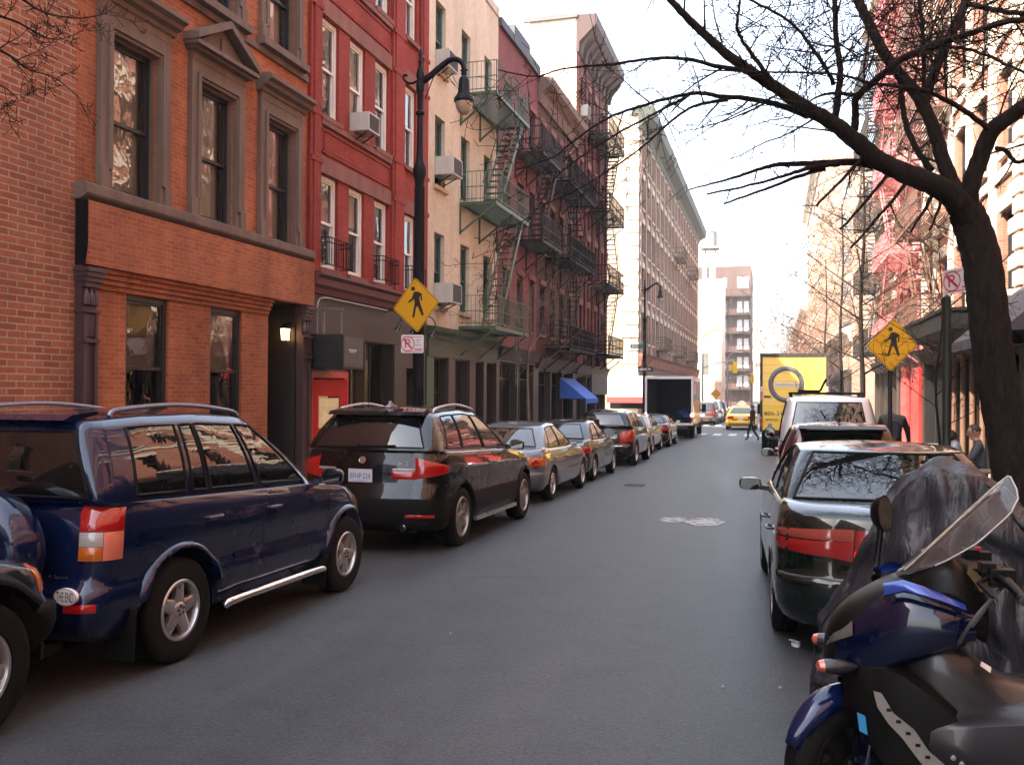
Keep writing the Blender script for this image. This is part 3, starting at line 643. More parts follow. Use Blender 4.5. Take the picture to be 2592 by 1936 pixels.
# ---- (e)-(g) rose, dark red and tall crimson houses with black fire escapes
def plain_house(name, label, y0, y1, h, mat, cols, rows, shopz, wm, sill, lint, sidemat=None, back=('blind', .45), depth=11, d=.18, side=-1, X=None, shopmat=None):
    ops = [(a, b, z0, z1, d) for a, b in cols for z0, z1 in rows]; n = max(2, int((y1-y0)/2.2)); sh = []
    for k in range(n):
        a = y0+.3+(y1-y0-.6)*k/n; sh.append((a+.1, a+(y1-y0-.6)/n-.1, -.9+(.5 if k % 3 else 0), shopz-.1, .35))
    b = Bld(name, label, y0, y1, h, mat, side, ops+sh, depth, d=d, sidemat=sidemat, X=X, cut=shopz-.02, cutmat=shopmat or SHOPB)
    for i, (a, c) in enumerate(cols):
        for j, (z0, z1) in enumerate(rows): window(b, a, c, z0, z1, wm, d=d-.02, fw=.07, back=[back, 'curtain', ('blind', .7)][(i*2+j) % 3], sill=sill, lintel=lint)
    for s in sh: glazing(b, s[0], s[1], s[2], s[3], shopmat or SHOPB, .3, ((s[0]+s[1])/2,), (s[3]-.6,))
    b.band('shop_cornice', y0+.02, y1-.02, [(-.02, shopz), (.1, shopz), (.22, shopz+.3), (.3, shopz+.42), (-.02, shopz+.46)], shopmat or SHOPB)
    return b
colsE = ((31.1, 31.95), (33.0, 33.85), (34.75, 35.6))
bE = plain_house('rose_painted_house', 'rose pink house between the cream house and the dark red one, stepped parapet', 30.402, 35.95, 14.7, BRICK_E, colsE, ((4.1, 6.2), (7.6, 9.7), (11.0, 13.0)), 2.9, plain('dark_green_sash', (.03, .05, .04), .5), (STONE2, .08, .1, .08), (STONE2, .08, .2, .05))
m = MB(); a, b = bE.span(30.45, 32.0); m.box(-.35, .12, a, b, 14.7, 15.0); a, b = bE.span(32.0, 34.2); m.box(-.35, .14, a, b, 14.7, 15.35); a, b = bE.span(34.2, 35.94); m.box(-.35, .12, a, b, 14.7, 15.1); obj('parapet', m, plain('slate_coping', (.06, .065, .075), .7), bE.root)
fire_escape(bE, 32.6, 35.85, (7.45, 10.75), IRONB, 1.1, ((7.45, 10.75, 33.0, 35.5),), thin=1.3, drop=(4.2, 7.4, 35.3))
colsF = tuple((36.5+1.75*k, 37.3+1.75*k) for k in range(4))
bF = plain_house('dark_red_house', 'dark red brick house under a brown cornice with black iron fire escape, blue shop awning', 35.952, 43.5, 14.4, BRICK_F, colsF, ((4.1, 6.2), (7.6, 9.7), (11.0, 13.0)), 2.7, DARKP, (STONE2, .08, .1, .08), (STONE2, .08, .22, .05))
bF.band('roof_cornice', 35.96, 43.49, [(-.02, 13.7), (.1, 13.7), (.2, 14.1), (.6, 14.4), (.62, 14.7), (-.02, 14.75)], STONE)
fire_escape(bF, 37.4, 43.0, (3.6, 7.45, 10.75), IRON, 1.1, ((3.6, 7.45, 38.0, 41.0), (7.45, 10.75, 42.0, 39.0)), thin=1.3)
colsG = tuple((44.2+1.95*k, 45.05+1.95*k) for k in range(4))
bG = plain_house('crimson_corner_house', 'tall crimson brick corner house with a heavy overhanging bracketed cornice', 43.502, 52, 14.9, BRICK_G, colsG, ((4.0, 6.1), (7.5, 9.6), (11.3, 13.4)), 2.6, DARKP, (STONE2, .08, .1, .1), (STONE2, .1, .3, .07))
m = MB(); ops = [(a-43.502, b-43.502, 15.5, 17.5, .18) for a, b in colsG]; wall_faces(m, 0, 8.498, 14.903, 20.2, ops)
m.c = 1; m.quad((-2.4, 0, 14.903), (0, 0, 14.903), (0, 0, 20.2), (-2.4, 0, 20.2)); m.c = 0; m.quad((0, 8.498, 14.903), (-2.4, 8.498, 14.903), (-2.4, 8.498, 20.2), (0, 8.498, 20.2)); m.quad((-2.4, 8.498, 14.903), (-2.4, 0, 14.903), (-2.4, 0, 20.2), (-2.4, 8.498, 20.2)); m.quad((0, 0, 20.2), (0, 8.498, 20.2), (-2.4, 8.498, 20.2), (-2.4, 0, 20.2))
obj('top_storey_wall', m, [BRICK_G, BRICK_P], bG.root)
for a, b in colsG: window(bG, a, b, 15.5, 17.5, DARKP, d=.16, back=('blind', .4), sill=(STONE2, .08, .1, .1), lintel=(STONE2, .1, .3, .07))
CORN = plain('oxblood_cornice', (.045, .017, .017), .7, 0, .3, 4)
m = MB(); m.prism([(-.02, 18.5), (.12, 18.5), (.15, 19.0), (.95, 19.75), (1.0, 19.8), (1.0, 20.3), (-.3, 20.35), (-.3, 20.2), (-.02, 20.2)], -.05, 8.55, 1)
for k in range(9): y = .1+k*1.02; m.prism([(.1, 18.4), (.22, 18.4), (.35, 18.9), (.85, 19.5), (.85, 19.66), (.1, 19.0)], y, y+.2, 1)
obj('roof_cornice', m, CORN, bG.root)
m = MB(); m.box(-2.7, .05, -.12, -.002, 20.2, 20.42); obj('coping', m, plain('dark_coping', (.1, .1, .1), .8), bG.root)
for k in range(5): y = 43.55+k*1.95; bG.box('brick_pilaster', y, y+.5, 3.1, 18.38, -.02, .1, BRICK_G)
fire_escape(bG, 46.5, 51.4, (3.7, 7.4, 11.2, 15.3), IRON, 1.15, ((3.7, 7.4, 47.2, 50.2), (7.4, 11.2, 50.8, 47.8), (11.2, 15.3, 47.2, 50.4)), thin=1.5, sp=.2)
ac_unit(bG, 44.25, 45.0, 15.55, 16.1, .4, 'pale air conditioner high on the crimson corner house')
bG.box('corner_signboard', 47.2, 51.9, 1.55, 3.1, .0, .14, plain('grey_board', (.07, .065, .065), .6, 0, .2, 4))

# ---- (h) long tan block across the side street
colsH = [(66.6+2.85*k, 67.75+2.85*k) for k in range(18)]; rowsH = ((5.4, 7.6), (8.7, 10.9), (12.0, 14.2), (15.3, 17.5), (18.5, 20.5))
opsH = [(a, b, z0, z1, .25) for a, b in colsH for z0, z1 in rowsH]
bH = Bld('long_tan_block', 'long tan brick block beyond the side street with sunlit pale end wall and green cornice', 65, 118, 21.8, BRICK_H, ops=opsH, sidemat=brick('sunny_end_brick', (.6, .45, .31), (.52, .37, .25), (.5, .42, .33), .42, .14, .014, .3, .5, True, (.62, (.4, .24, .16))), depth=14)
for i, (a, b) in enumerate(colsH):
    for j, (z0, z1) in enumerate(rowsH): window(bH, a, b, z0, z1, DARKP, d=.2, fw=.08, back=[('blind', .4), 'curtain', None][(i+j) % 3], sill=(PALE, .15, .15, .12), lintel=(PALE, .12, .42, .09))
for k in range(19): y = 65.1+2.85*k; bH.box('brick_pier', y, y+.5, 4.6, 21, -.02, .16, BRICK_H)
bH.band('base_cornice', 65.02, 117.9, [(-.02, 3.6), (.2, 3.6), (.3, 4.3), (.5, 4.45), (-.02, 4.55)], plain('rust_cornice', (.26, .085, .05), .7)); bH.box('shop_fascia', 65.02, 117.9, 2.5, 3.597, -.02, .12, STONE)
bH.band('roof_cornice', 64.8, 118.1, [(-.02, 20.7), (.15, 20.7), (.3, 21.1), (1.0, 21.5), (1.1, 22.3), (-.5, 22.3), (-.5, 21.8), (-.02, 21.8)], plain('green_copper', (.028, .036, .026), .7, 0, .3, 4))
m = MB()
for k in range(24): z = -1+k*.95; m.box(-.9-(k % 2)*.35, .02, -.05, -.002, z, z+.6)
obj('corner_quoins', m, plain('white_quoin', (.8, .74, .64), .8, 0, .1, 3), bH.root)
for Y, zz in ((74, 5.0), (88, 5.0), (102, 5.0), (88, 11.8), (102, 11.8)): fire_escape(bH, Y, Y+4, (zz+2.9, ) if zz > 6 else (zz+.2, ), plain('ochre_iron', (.12, .085, .035), .6), 1.1, thin=2, sp=.4)
for k in range(17): y = 67+3*k; glazing(bH, y, y+2.2, -2.2, 2.3, SHOPB, -.02, (y+1.1,), (1.5,))

# ---- far left: white house with chimney pipes, dark block with galleries, water tower
bI = Bld('white_chimney_house', 'white sunlit narrow house with two chimney pipes far down the left side', 130, 138, 17.6, plain('white_stucco', (.82, .78, .7), .8, 0, .1, 2), X=-6.9, depth=3.4)
m = MB()
for x in (-2.6, -1.6): m.lathe([(.28, 17.6), (.28, 19.9), (.22, 20.1), (.001, 20.15)], 14, Matrix.Translation((x, 1.2, 0)))
obj('chimney_pipe', m, plain('white_pipe', (.85, .82, .76), .6), bI.root, True)
m = MB(); m.box(-3.4, 0, -.03, -.002, 9.2, 11.6); obj('ochre_panel', m, plain('ochre_panel', (.62, .45, .2), .8), bI.root)
m = MB(); m.box(-1.0, -.1, -.08, -.002, -2, 8.8); obj('pink_panel', m, plain('pink_pier', (.55, .33, .26), .8), bI.root)
m = MB(); m.box(-2.8, -1.9, -.05, -.004, 4.2, 7.2); obj('window', m, plain('grey_pane', (.16, .15, .14), .3), bI.root)
bK = Bld('gallery_block', 'dark brick block with stacked iron galleries closing the far left of the street', 160, 175, 23.4, plain('smoky_brick', (.1, .062, .056), .85, 0, .25, .6), X=-3.7, depth=11, sidemat=brick('smoky_red_brick', (.15, .08, .07), (.11, .06, .054), (.12, .085, .075), .4, .14, .02))
m = MB()
for z in (2.2, 5.4, 8.6, 11.8, 15.0, 18.2): m.box(-7.6, .1, -1.3, -.002, z-.18, z); m.bar((-7.6, -1.28, z+1), (.1, -1.28, z+1), .08)
for x in (-7.5, -5.4, -3.3, -1.2, 0): m.bar((x, -1.25, -3), (x, -1.25, 19.3), .14)
for k, z in enumerate((2.2, 5.4, 8.6, 11.8, 15.0)): m.bar((-6.8, -.7, z), (-4.6, -.7, z+3.2), .5, .12)
obj('iron_gallery', m, IRONB, bK.root)
for z in (2.6, 5.8, 9.0, 12.2, 15.4, 19.6):
    for x in (-9.6, -7.0, -4.4, -1.9, -.8):
        m = MB(); m.box(x-.42, x+.42, -.06, -.004, z, z+1.9); obj('window', m, plain('reflection_toned_pane', (.5, .52, .55), .15) if x > -2.5 else plain('grey_pane', (.16, .15, .14), .3), bK.root)  # paler panes carry a painted reflection in their colour
t = thing('water_tower', 'white wooden rooftop water tower above the long tan block', 'water tower', (-9.0, 136, 22.75))
m = MB()
for sx in (-.7, .7):
    for sy in (-.7, .7): m.bar((sx, sy, -5.1), (sx, sy, .05), .16)
m.box(-1.3, 1.25, -1.2, 1.2, 0, .28); obj('stand', m, plain('tower_stand', (.2, .18, .17), .8), t)
m = MB(); m.lathe([(1.0, .28), (.97, 2.5)], 24); m.lathe([(1.05, 2.5), (.6, 2.8), (.001, 2.95)], 24); obj('tank', m, plain('pale_staves', (.26, .24, .23), .8, 0, .15, 8), t, True)
# ---------------------------------------------------------------- right side of the street (faces -X)
def rows(z0, n, h=3.4, wh=2.0): return tuple((z0+h*k, z0+h*k+wh) for k in range(n))
def quoins(b, Y0, Y1, z0, z1, w, mat, pr=.06):
    m = MB(); k = 0; z = z0
    for Y, s in ((Y0, 1), (Y1, -1)):
        z = z0; k = 0
        while z < z1: ww = w*(1 if k % 2 else .6); a, c = b.span(Y, Y+s*ww); m.box(-.02, pr, a, c, z, z+.34); z += .42; k += 1
    return obj('quoins', m, mat, b.root)
DSHOP = plain('dark_shopfront', (.008, .0065, .006), .7, 0, .25, 4, 0, 60, .2)
PINKP = plain('pink_iron', (.42, .13, .14), .5, 0, .2, 5); RUST = plain('rust_iron', (.1, .045, .03), .6, 0, .3, 6)
def right_house(name, label, y0, y1, h, mat, ncol, rw, wm=None, stone=PALE, band=True, shopmat=None, sidemat=None, ww=.95, X=None, depth=12):
    cols = []; pitch = (y1-y0)/ncol
    for k in range(ncol): c = y0+pitch*(k+.5); cols.append((c-ww/2, c+ww/2))
    b = plain_house(name, label, y0, y1, h, mat, cols, rw, 2.9, wm or DARKP, (stone, .12, .14, .12), (stone, .14, .36, .09), sidemat=sidemat, side=1, X=X, shopmat=shopmat, depth=depth)
    if band:
        for z in [r[0]-.6 for r in rw[1:]]: b.box('stone_band', y0+.02, y1-.02, z, z+.26, -.02, .07, stone)
    b.band('roof_cornice', y0, y1, [(0, h-.9), (.12, h-.9), (.3, h-.5), (.75, h-.2), (.8, h+.1), (-.2, h+.15), (-.2, h+.02), (0, h+.02)], stone); return b
rA = right_house('salmon_apartment_house', 'salmon brick apartment house with pale stone bands at the right edge', -24, 22.6, 20, BRICK_R, 17, rows(4.2, 5), shopmat=DSHOP)
rB = right_house('quoined_brick_house', 'tall salmon brick house with white corner stones and pale window heads behind the big tree', 22.604, 36.6, 21, BRICK_R, 5, rows(4.2, 5), ww=1.05, shopmat=DSHOP)
quoins(rB, 22.65, 36.55, 3.4, 20, 1.0, PALE, .09)
for k in range(1, 5): y = 22.604+14*k/5; rB.box('stone_pier', y-.22, y+.22, 3.4, 20, -.02, .11, PALE)
fire_escape(rB, 30.6, 35.9, (3.9, 7.4, 10.8, 14.2), RUST, 1.1, ((3.9, 7.4, 31.2, 34.6), (7.4, 10.8, 34.9, 31.6), (10.8, 14.2, 31.2, 34.6)), thin=1.3)
rC = right_house('pink_painted_house', 'pink painted tenement with pink fire escape and bright red shop door, right side', 36.604, 43.9, 20.5, brick('coral_painted_brick', (.62, .26, .24), (.55, .2, .19), (.45, .17, .16), .205, .07, .008, .25, .4, True), 3, rows(4.1, 5), stone=plain('coral_trim', (.6, .25, .24), .7))
fire_escape(rC, 37.2, 43.2, (3.8, 7.2, 10.6, 14.0, 17.4), PINKP, 1.15, tuple((3.8+3.4*k, 7.2+3.4*k, *((38, 41.6) if k % 2 else (42.2, 38.6))) for k in range(4)), thin=1.5, sp=.18)
rC.box('red_door', 37.1, 39.2, -1, 2.75, .0, .1, REDP); rC.box('red_pier', 40.2, 41.9, -1, 2.85, .0, .12, plain('scarlet_paint', (.6, .06, .06), .5, 0, .1))
rD = right_house('brown_tenement', 'brown brick tenement with black fire escape ending at the side street, right side', 43.904, 53.5, 21.5, brick('umber_brick', (.34, .15, .1), (.26, .1, .07), (.3, .2, .15), .205, .07, .009), 4, rows(4.1, 5), sidemat=BRICK_R)
fire_escape(rD, 44.6, 52.8, (3.8, 7.2, 10.6, 14.0, 17.4), IRONB, 1.2, tuple((3.8+3.4*k, 7.2+3.4*k, *((46, 49.5) if k % 2 else (51.5, 48))) for k in range(4)), thin=1.8, sp=.25)
rE = right_house('low_garage_house', 'low sand brick house across the side street on the right', 66, 89.9, 6.2, BRICK_S, 7, ((3.4, 5.2),), X=5.2, sidemat=BRICK_S)
rF = right_house('sand_brick_block', 'tall sand coloured brick block far down the right side', 90, 124, 24.2, BRICK_S, 9, rows(4.0, 6, 3.2, 1.9), X=4.3, sidemat=brick('sand_end_brick', (.5, .31, .22), (.44, .26, .18), (.42, .3, .24), .3, .1, .012))
for z in (4, 7.2, 10.4, 13.6, 16.8, 20):
    m = MB()
    for x in (-2.2, -4.6): m.box(x-.45, x+.45, rF.w+.003, rF.w+.05, z, z+1.9)
    obj('end_window', m, plain('grey_pane', (.16, .15, .14), .3), rF.root)
rG = right_house('far_terrace', 'distant low brick terrace beyond the far trees on the right', 125, 210, 13, BRICK_R, 20, rows(3.5, 3), X=4.2, band=False)
rH = Bld('distant_tower', 'narrow pale tower closing the far end of the street', 330, 345, 27, plain('far_tan_wall', (.5, .38, .26), .85, 0, .12, .4), X=-3.2, depth=7)
m = MB()
for z in range(2, 25, 4):
    for x in (-6, -4.4, -2.6, -1): m.box(x-.4, x+.4, -.08, -.002, z, z+2)
obj('window', m, plain('grey_pane', (.16, .15, .14), .3), rH.root)
rI = Bld('distant_row', 'distant row of low tan houses at the far end of the street', 225, 320, 12, plain('far_brown_wall', (.32, .22, .16), .85, 0, .3, .3), X=-6.6, depth=9)
m = MB(); a = 2
while a < 92: 
    for z in (2.5, 5.7, 8.9): m.box(.002, .05, a, a+1.2, z, z+1.9)
    a += 3
obj('window', m, plain('grey_pane', (.16, .15, .14), .3), rI.root)

# ---- awnings
def awning(name, label, X, Y, z, w, drop, proj, mat, side, val=.22, text=None):
    t = thing(name, label, 'awning', (X, Y, z), 0 if side < 0 else pi)
    m = MB(); n = 10; P = []
    for i in range(n+1):
        y = w*i/n; P.append([(.02, y, 0), (proj*.5, y, -drop*.47-.02*sin(i*pi)), (proj, y, -drop), (proj+.01, y, -drop-val*(1 if i % 2 else .93))])
    m.grid(P); m.add([(.02, 0, 0), (proj, 0, -drop), (.02, 0, -drop), (.02, w, 0), (proj, w, -drop), (.02, w, -drop)], [(0, 2, 1), (3, 4, 5)])
    o = obj('canvas', m, mat, t); md = o.modifiers.new('thickness', 'SOLIDIFY'); md.thickness = .012
    f = MB(); f.bar((.02, .03, -drop), (proj, .03, -drop-.02), .025); f.bar((.02, w-.03, -drop), (proj, w-.03, -drop-.02), .025); f.bar((proj-.02, .03, -drop-.02), (proj-.02, w-.03, -drop-.02), .025); obj('frame', f, IRON, t); return t
BLUEC = plain('blue_canvas', (.03, .12, .5), .7, 0, .1, 6)
awning('shop_awning', 'bright blue canvas awning over a shop on the left side', XL, 40.2, 2.35, 2.9, .95, 1.25, BLUEC, -1)
REDC = plain('red_canvas', (.55, .045, .045), .7, 0, .1, 6)
t = thing('corner_awning', 'cream awning with red valance at the sunlit corner of the side street', 'awning', (-9.9, 64.98, 1.1), -pi/2)
m = MB(); m.grid([[(.02, -1.6+.32*i, 1.75), (.75, -1.6+.32*i, 1.45), (.95, -1.6+.32*i, .25)] for i in range(11)]); obj('canvas', m, plain('cream_canvas', (.75, .58, .36), .7, 0, .1), t)
m = MB(); m.grid([[(.955, -1.6+.32*i, .25), (.96, -1.6+.32*i, -.18)] for i in range(11)]); m.box(.02, .95, 1.6, 1.63, .1, 1.5); obj('valance', m, REDC, t)
m = MB(); m.box(.02, .06, -1.5, 1.5, -.6, .0); m.bar((.02, -1.5, .2), (.95, -1.5, .2), .03); m.bar((.02, 1.5, .2), (.95, 1.5, .2), .03); obj('frame', m, IRON, t)
awning('red_awning', 'red awning above the white delivery truck', XL, 70, 2.3, 6, 1.0, 1.4, REDC, -1)
awning('green_awning', 'dark green awning far down the left side', XL, 92, 1.9, 9, 1.6, 2.4, plain('green_canvas', (.015, .07, .04), .7), -1)
awning('grey_awning', 'grey purple shop awning right of the big tree trunk', XR, 22.4, 4.2, 4.6, 1.3, 1.5, plain('grey_canvas', (.05, .042, .05), .8, 0, .15), 1)
t = thing('restaurant_canopy', 'black flat canopy over the restaurant front behind the big tree', 'canopy', (XR, 31.5, 3.3), pi)
m = MB(); m.box(.12, 1.5, 0, 8.2, 0, .42); m.box(.12, 1.55, -.04, 8.24, .42, .5); obj('canopy_box', m, IRON, t)
m = MB()
for y in (.1, 4, 8.1): m.bar((1.45, y, .45), (.1, y, 1.7), .035)
obj('tie_rod', m, IRON, t)
for k in range(6):
    y = 24.2+1.25*k; m = MB(); m.lathe([(.09, -.6), (.07, 2.9)], 10, Matrix.Translation((.25, rB.l(y), 0))); obj('timber_column', m, plain('brown_timber', (.12, .06, .035), .6, 0, .25, 5, streak=True), rB.root, True)
# ---------------------------------------------------------------- ground
def strip(name, x0, x1, y0, y1, z, mat, kind='structure', step=2):
    m = MB(); n = max(1, int((y1-y0)/step)); k = max(1, int((x1-x0)/6))
    P = [[(lerp(x0, x1, j/k), lerp(y0, y1, i/n), gz(lerp(y0, y1, i/n))+z) for j in range(k+1)] for i in range(n+1)]
    # orient upward
    m.grid([r[::-1] for r in P]); o = obj(name, m, mat); o['kind'] = kind; return o
KL, KR = -6.05, 1.95
structure(strip('ground', -390, 390, -290, 1190, -.16, plain('far_ground', (.16, .15, .14), .9, 0, .2, .2), step=28))
strip('road', KL, KR, -60, 420, 0, ASPHALT)
strip('side_street', -60, 60, 52.6, 64.4, -.004, ASPHALT)
def pavement(name, x0, x1, y0, y1):
    m = MB(); n = max(1, int((y1-y0)/6))
    for i in range(n):
        a, b = lerp(y0, y1, i/n), lerp(y0, y1, (i+1)/n); m.quad((x0, a, gz(a)+.13), (x1, a, gz(a)+.13), (x1, b, gz(b)+.13), (x0, b, gz(b)+.13))
    structure(obj(name, m, PAVE))
def kerb(x0, x1, y0, y1):
    m = MB(); y = y0; 
    while y < y1:
        b = min(y+1.8, y1); a = y+.006
        m.add([(x, yy, gz(yy)+z) for z in (-.1, .136) for x, yy in ((x0, a), (x1, a), (x1, b-.006), (x0, b-.006))], [(3, 2, 1, 0), (4, 5, 6, 7), (0, 1, 5, 4), (1, 2, 6, 5), (2, 3, 7, 6), (3, 0, 4, 7)]); y = b
    structure(obj('kerb', m, KERB))
for y0, y1 in ((-60, 52.4), (64.6, 420)):
    pavement('pavement', -10.2 if y0 < 0 else -12, KL-.16, y0, y1); pavement('pavement', KR+.16, 6.5, y0, y1)
    kerb(KL-.16, KL, y0, y1); kerb(KR, KR+.16, y0, y1)
# worn white paint patch, iron cover, tar seams
def decal(name, pts, z, mat):
    m = MB(); m.add([(x, y, gz(y)+z) for x, y in pts], [tuple(range(len(pts)))]); return structure(obj(name, m, mat))
t_ = NT('worn_white_paint'); n_ = t_.noise(t_.coords(), 9, 6, .75); t_.l(t_.ramp(n_, [(.42, (.07, .07, .07)), (.56, (.45, .45, .46))]), t_.b.inputs['Base Color']); t_.b.inputs['Roughness'].default_value = .8
def blob(cx, cy, rx, ry, n=26, j=.12): return [(cx+rx*(1+rnd.uniform(-j, j))*cos(2*pi*k/n), cy+ry*(1+rnd.uniform(-j, j))*sin(2*pi*k/n)) for k in range(n)]
decal('road_paint_patch', blob(-1.02, 14.35, .3, .52, 26, .08), .0045, t_.m); decal('road_paint_patch', blob(-1.5, 14.45, .24, .34, 22, .15), .004, t_.m)
TAR = plain('tar_patch', (.042, .044, .047), .7, 0, .2, 4, .3, 90)
m = MB(); m.lathe([(.001, .008), (.3, .008), (.33, .004)], 28)
for k in range(-4, 5): m.box(-.26+abs(k)*.02, .26-abs(k)*.02, k*.06-.012, k*.06+.012, .008, .014)
structure(obj('manhole_cover', m, plain('cast_cover', (.06, .056, .052), .5, .5, .2, 9), loc=(-3.0, 20.4, gz(20.4)), rot=(-.0181, 0, 0)))
zb = plain('crossing_paint', (.5, .5, .48), .8, 0, .3, 4)
for k in range(9): x = -5.6+.82*k; decal('crossing_bar', [(x, 49.4), (x+.42, 49.4), (x+.42, 51.9), (x, 51.9)], .0045, zb)
for k in range(9): x = -5.6+.82*k; decal('crossing_bar', [(x, 65.2), (x+.42, 65.2), (x+.42, 67.7), (x, 67.7)], .0045, zb)
m = MB(); P = []
for i in range(9):
    P.append([(.028*cos(j)*(1+.25*sin(i*2+j*3)), .028*sin(j)*(1+.2*cos(i+j)), .04*i/8+.004) for j in [2*pi*q/9 for q in range(10)]])
m.grid(P); m.add([(-.05, .01, .045), (-.01, -.01, .05), (-.01, .012, .052), (-.05, .03, .047)], [(0, 1, 2, 3)])
tag(obj('paper_scrap', m, plain('white_paper', (.75, .74, .72), .8), None, True, loc=(.17, 7.07, gz(7.07))), 'small crumpled scrap of white paper on the road behind the green car', 'litter')
for x, y in ((-.3, 5.9), (-2.4, 6.6), (.05, 6.0)):
    m = MB(); m.lathe([(.001, .002), (.012, .003), (.009, .011), (.001, .012)], 7); tag(obj('pebble', m, plain('grey_stone', (.3, .3, .28), .8), None, loc=(x, y, gz(y))), 'tiny grey pebble lying on the open asphalt', 'pebble', 'pebbles on the asphalt')
# ---------------------------------------------------------------- motor cars
GLASSC = carglass(); TYRE = plain('tyre_rubber', (.008, .0078, .0075), .8, 0, .3, 9, .3, 60); TRIM = plain('black_trim', (.005, .005, .005), .55, 0, .25, 8, .15, 90)
TRIMG = plain('grey_trim', (.05, .05, .052), .6, 0, .2, 8, .2, 90); ALLOY = plain('alloy', (.5, .5, .5), .3, .85, .15, 9); CHROME = plain('chrome', (.75, .75, .76), .12, 1, .08, 6); STEELD = plain('dark_steel', (.05, .05, .05), .5, .6, .3, 8)
REDL = lens('red_lens', (.3, .008, .008)); REDL2 = lens('bright_red_lens', (.36, .006, .005), .01); AMBER = lens('amber_lens', (.55, .13, .012)); CLEARL = lens('clear_lens', (.42, .40, .37)); SEAM = plain('panel_gap', (.006, .006, .006), .8, 0, 0)  # bright red lens has a faint glow added, no lamp behind it
UNDER = plain('underbody', (.005, .005, .005), .9, 0, 0)
def lift(rows, k, z0=.3): return [(z+max(0, z-z0)*k, a, b, c) for z, a, b, c in rows]
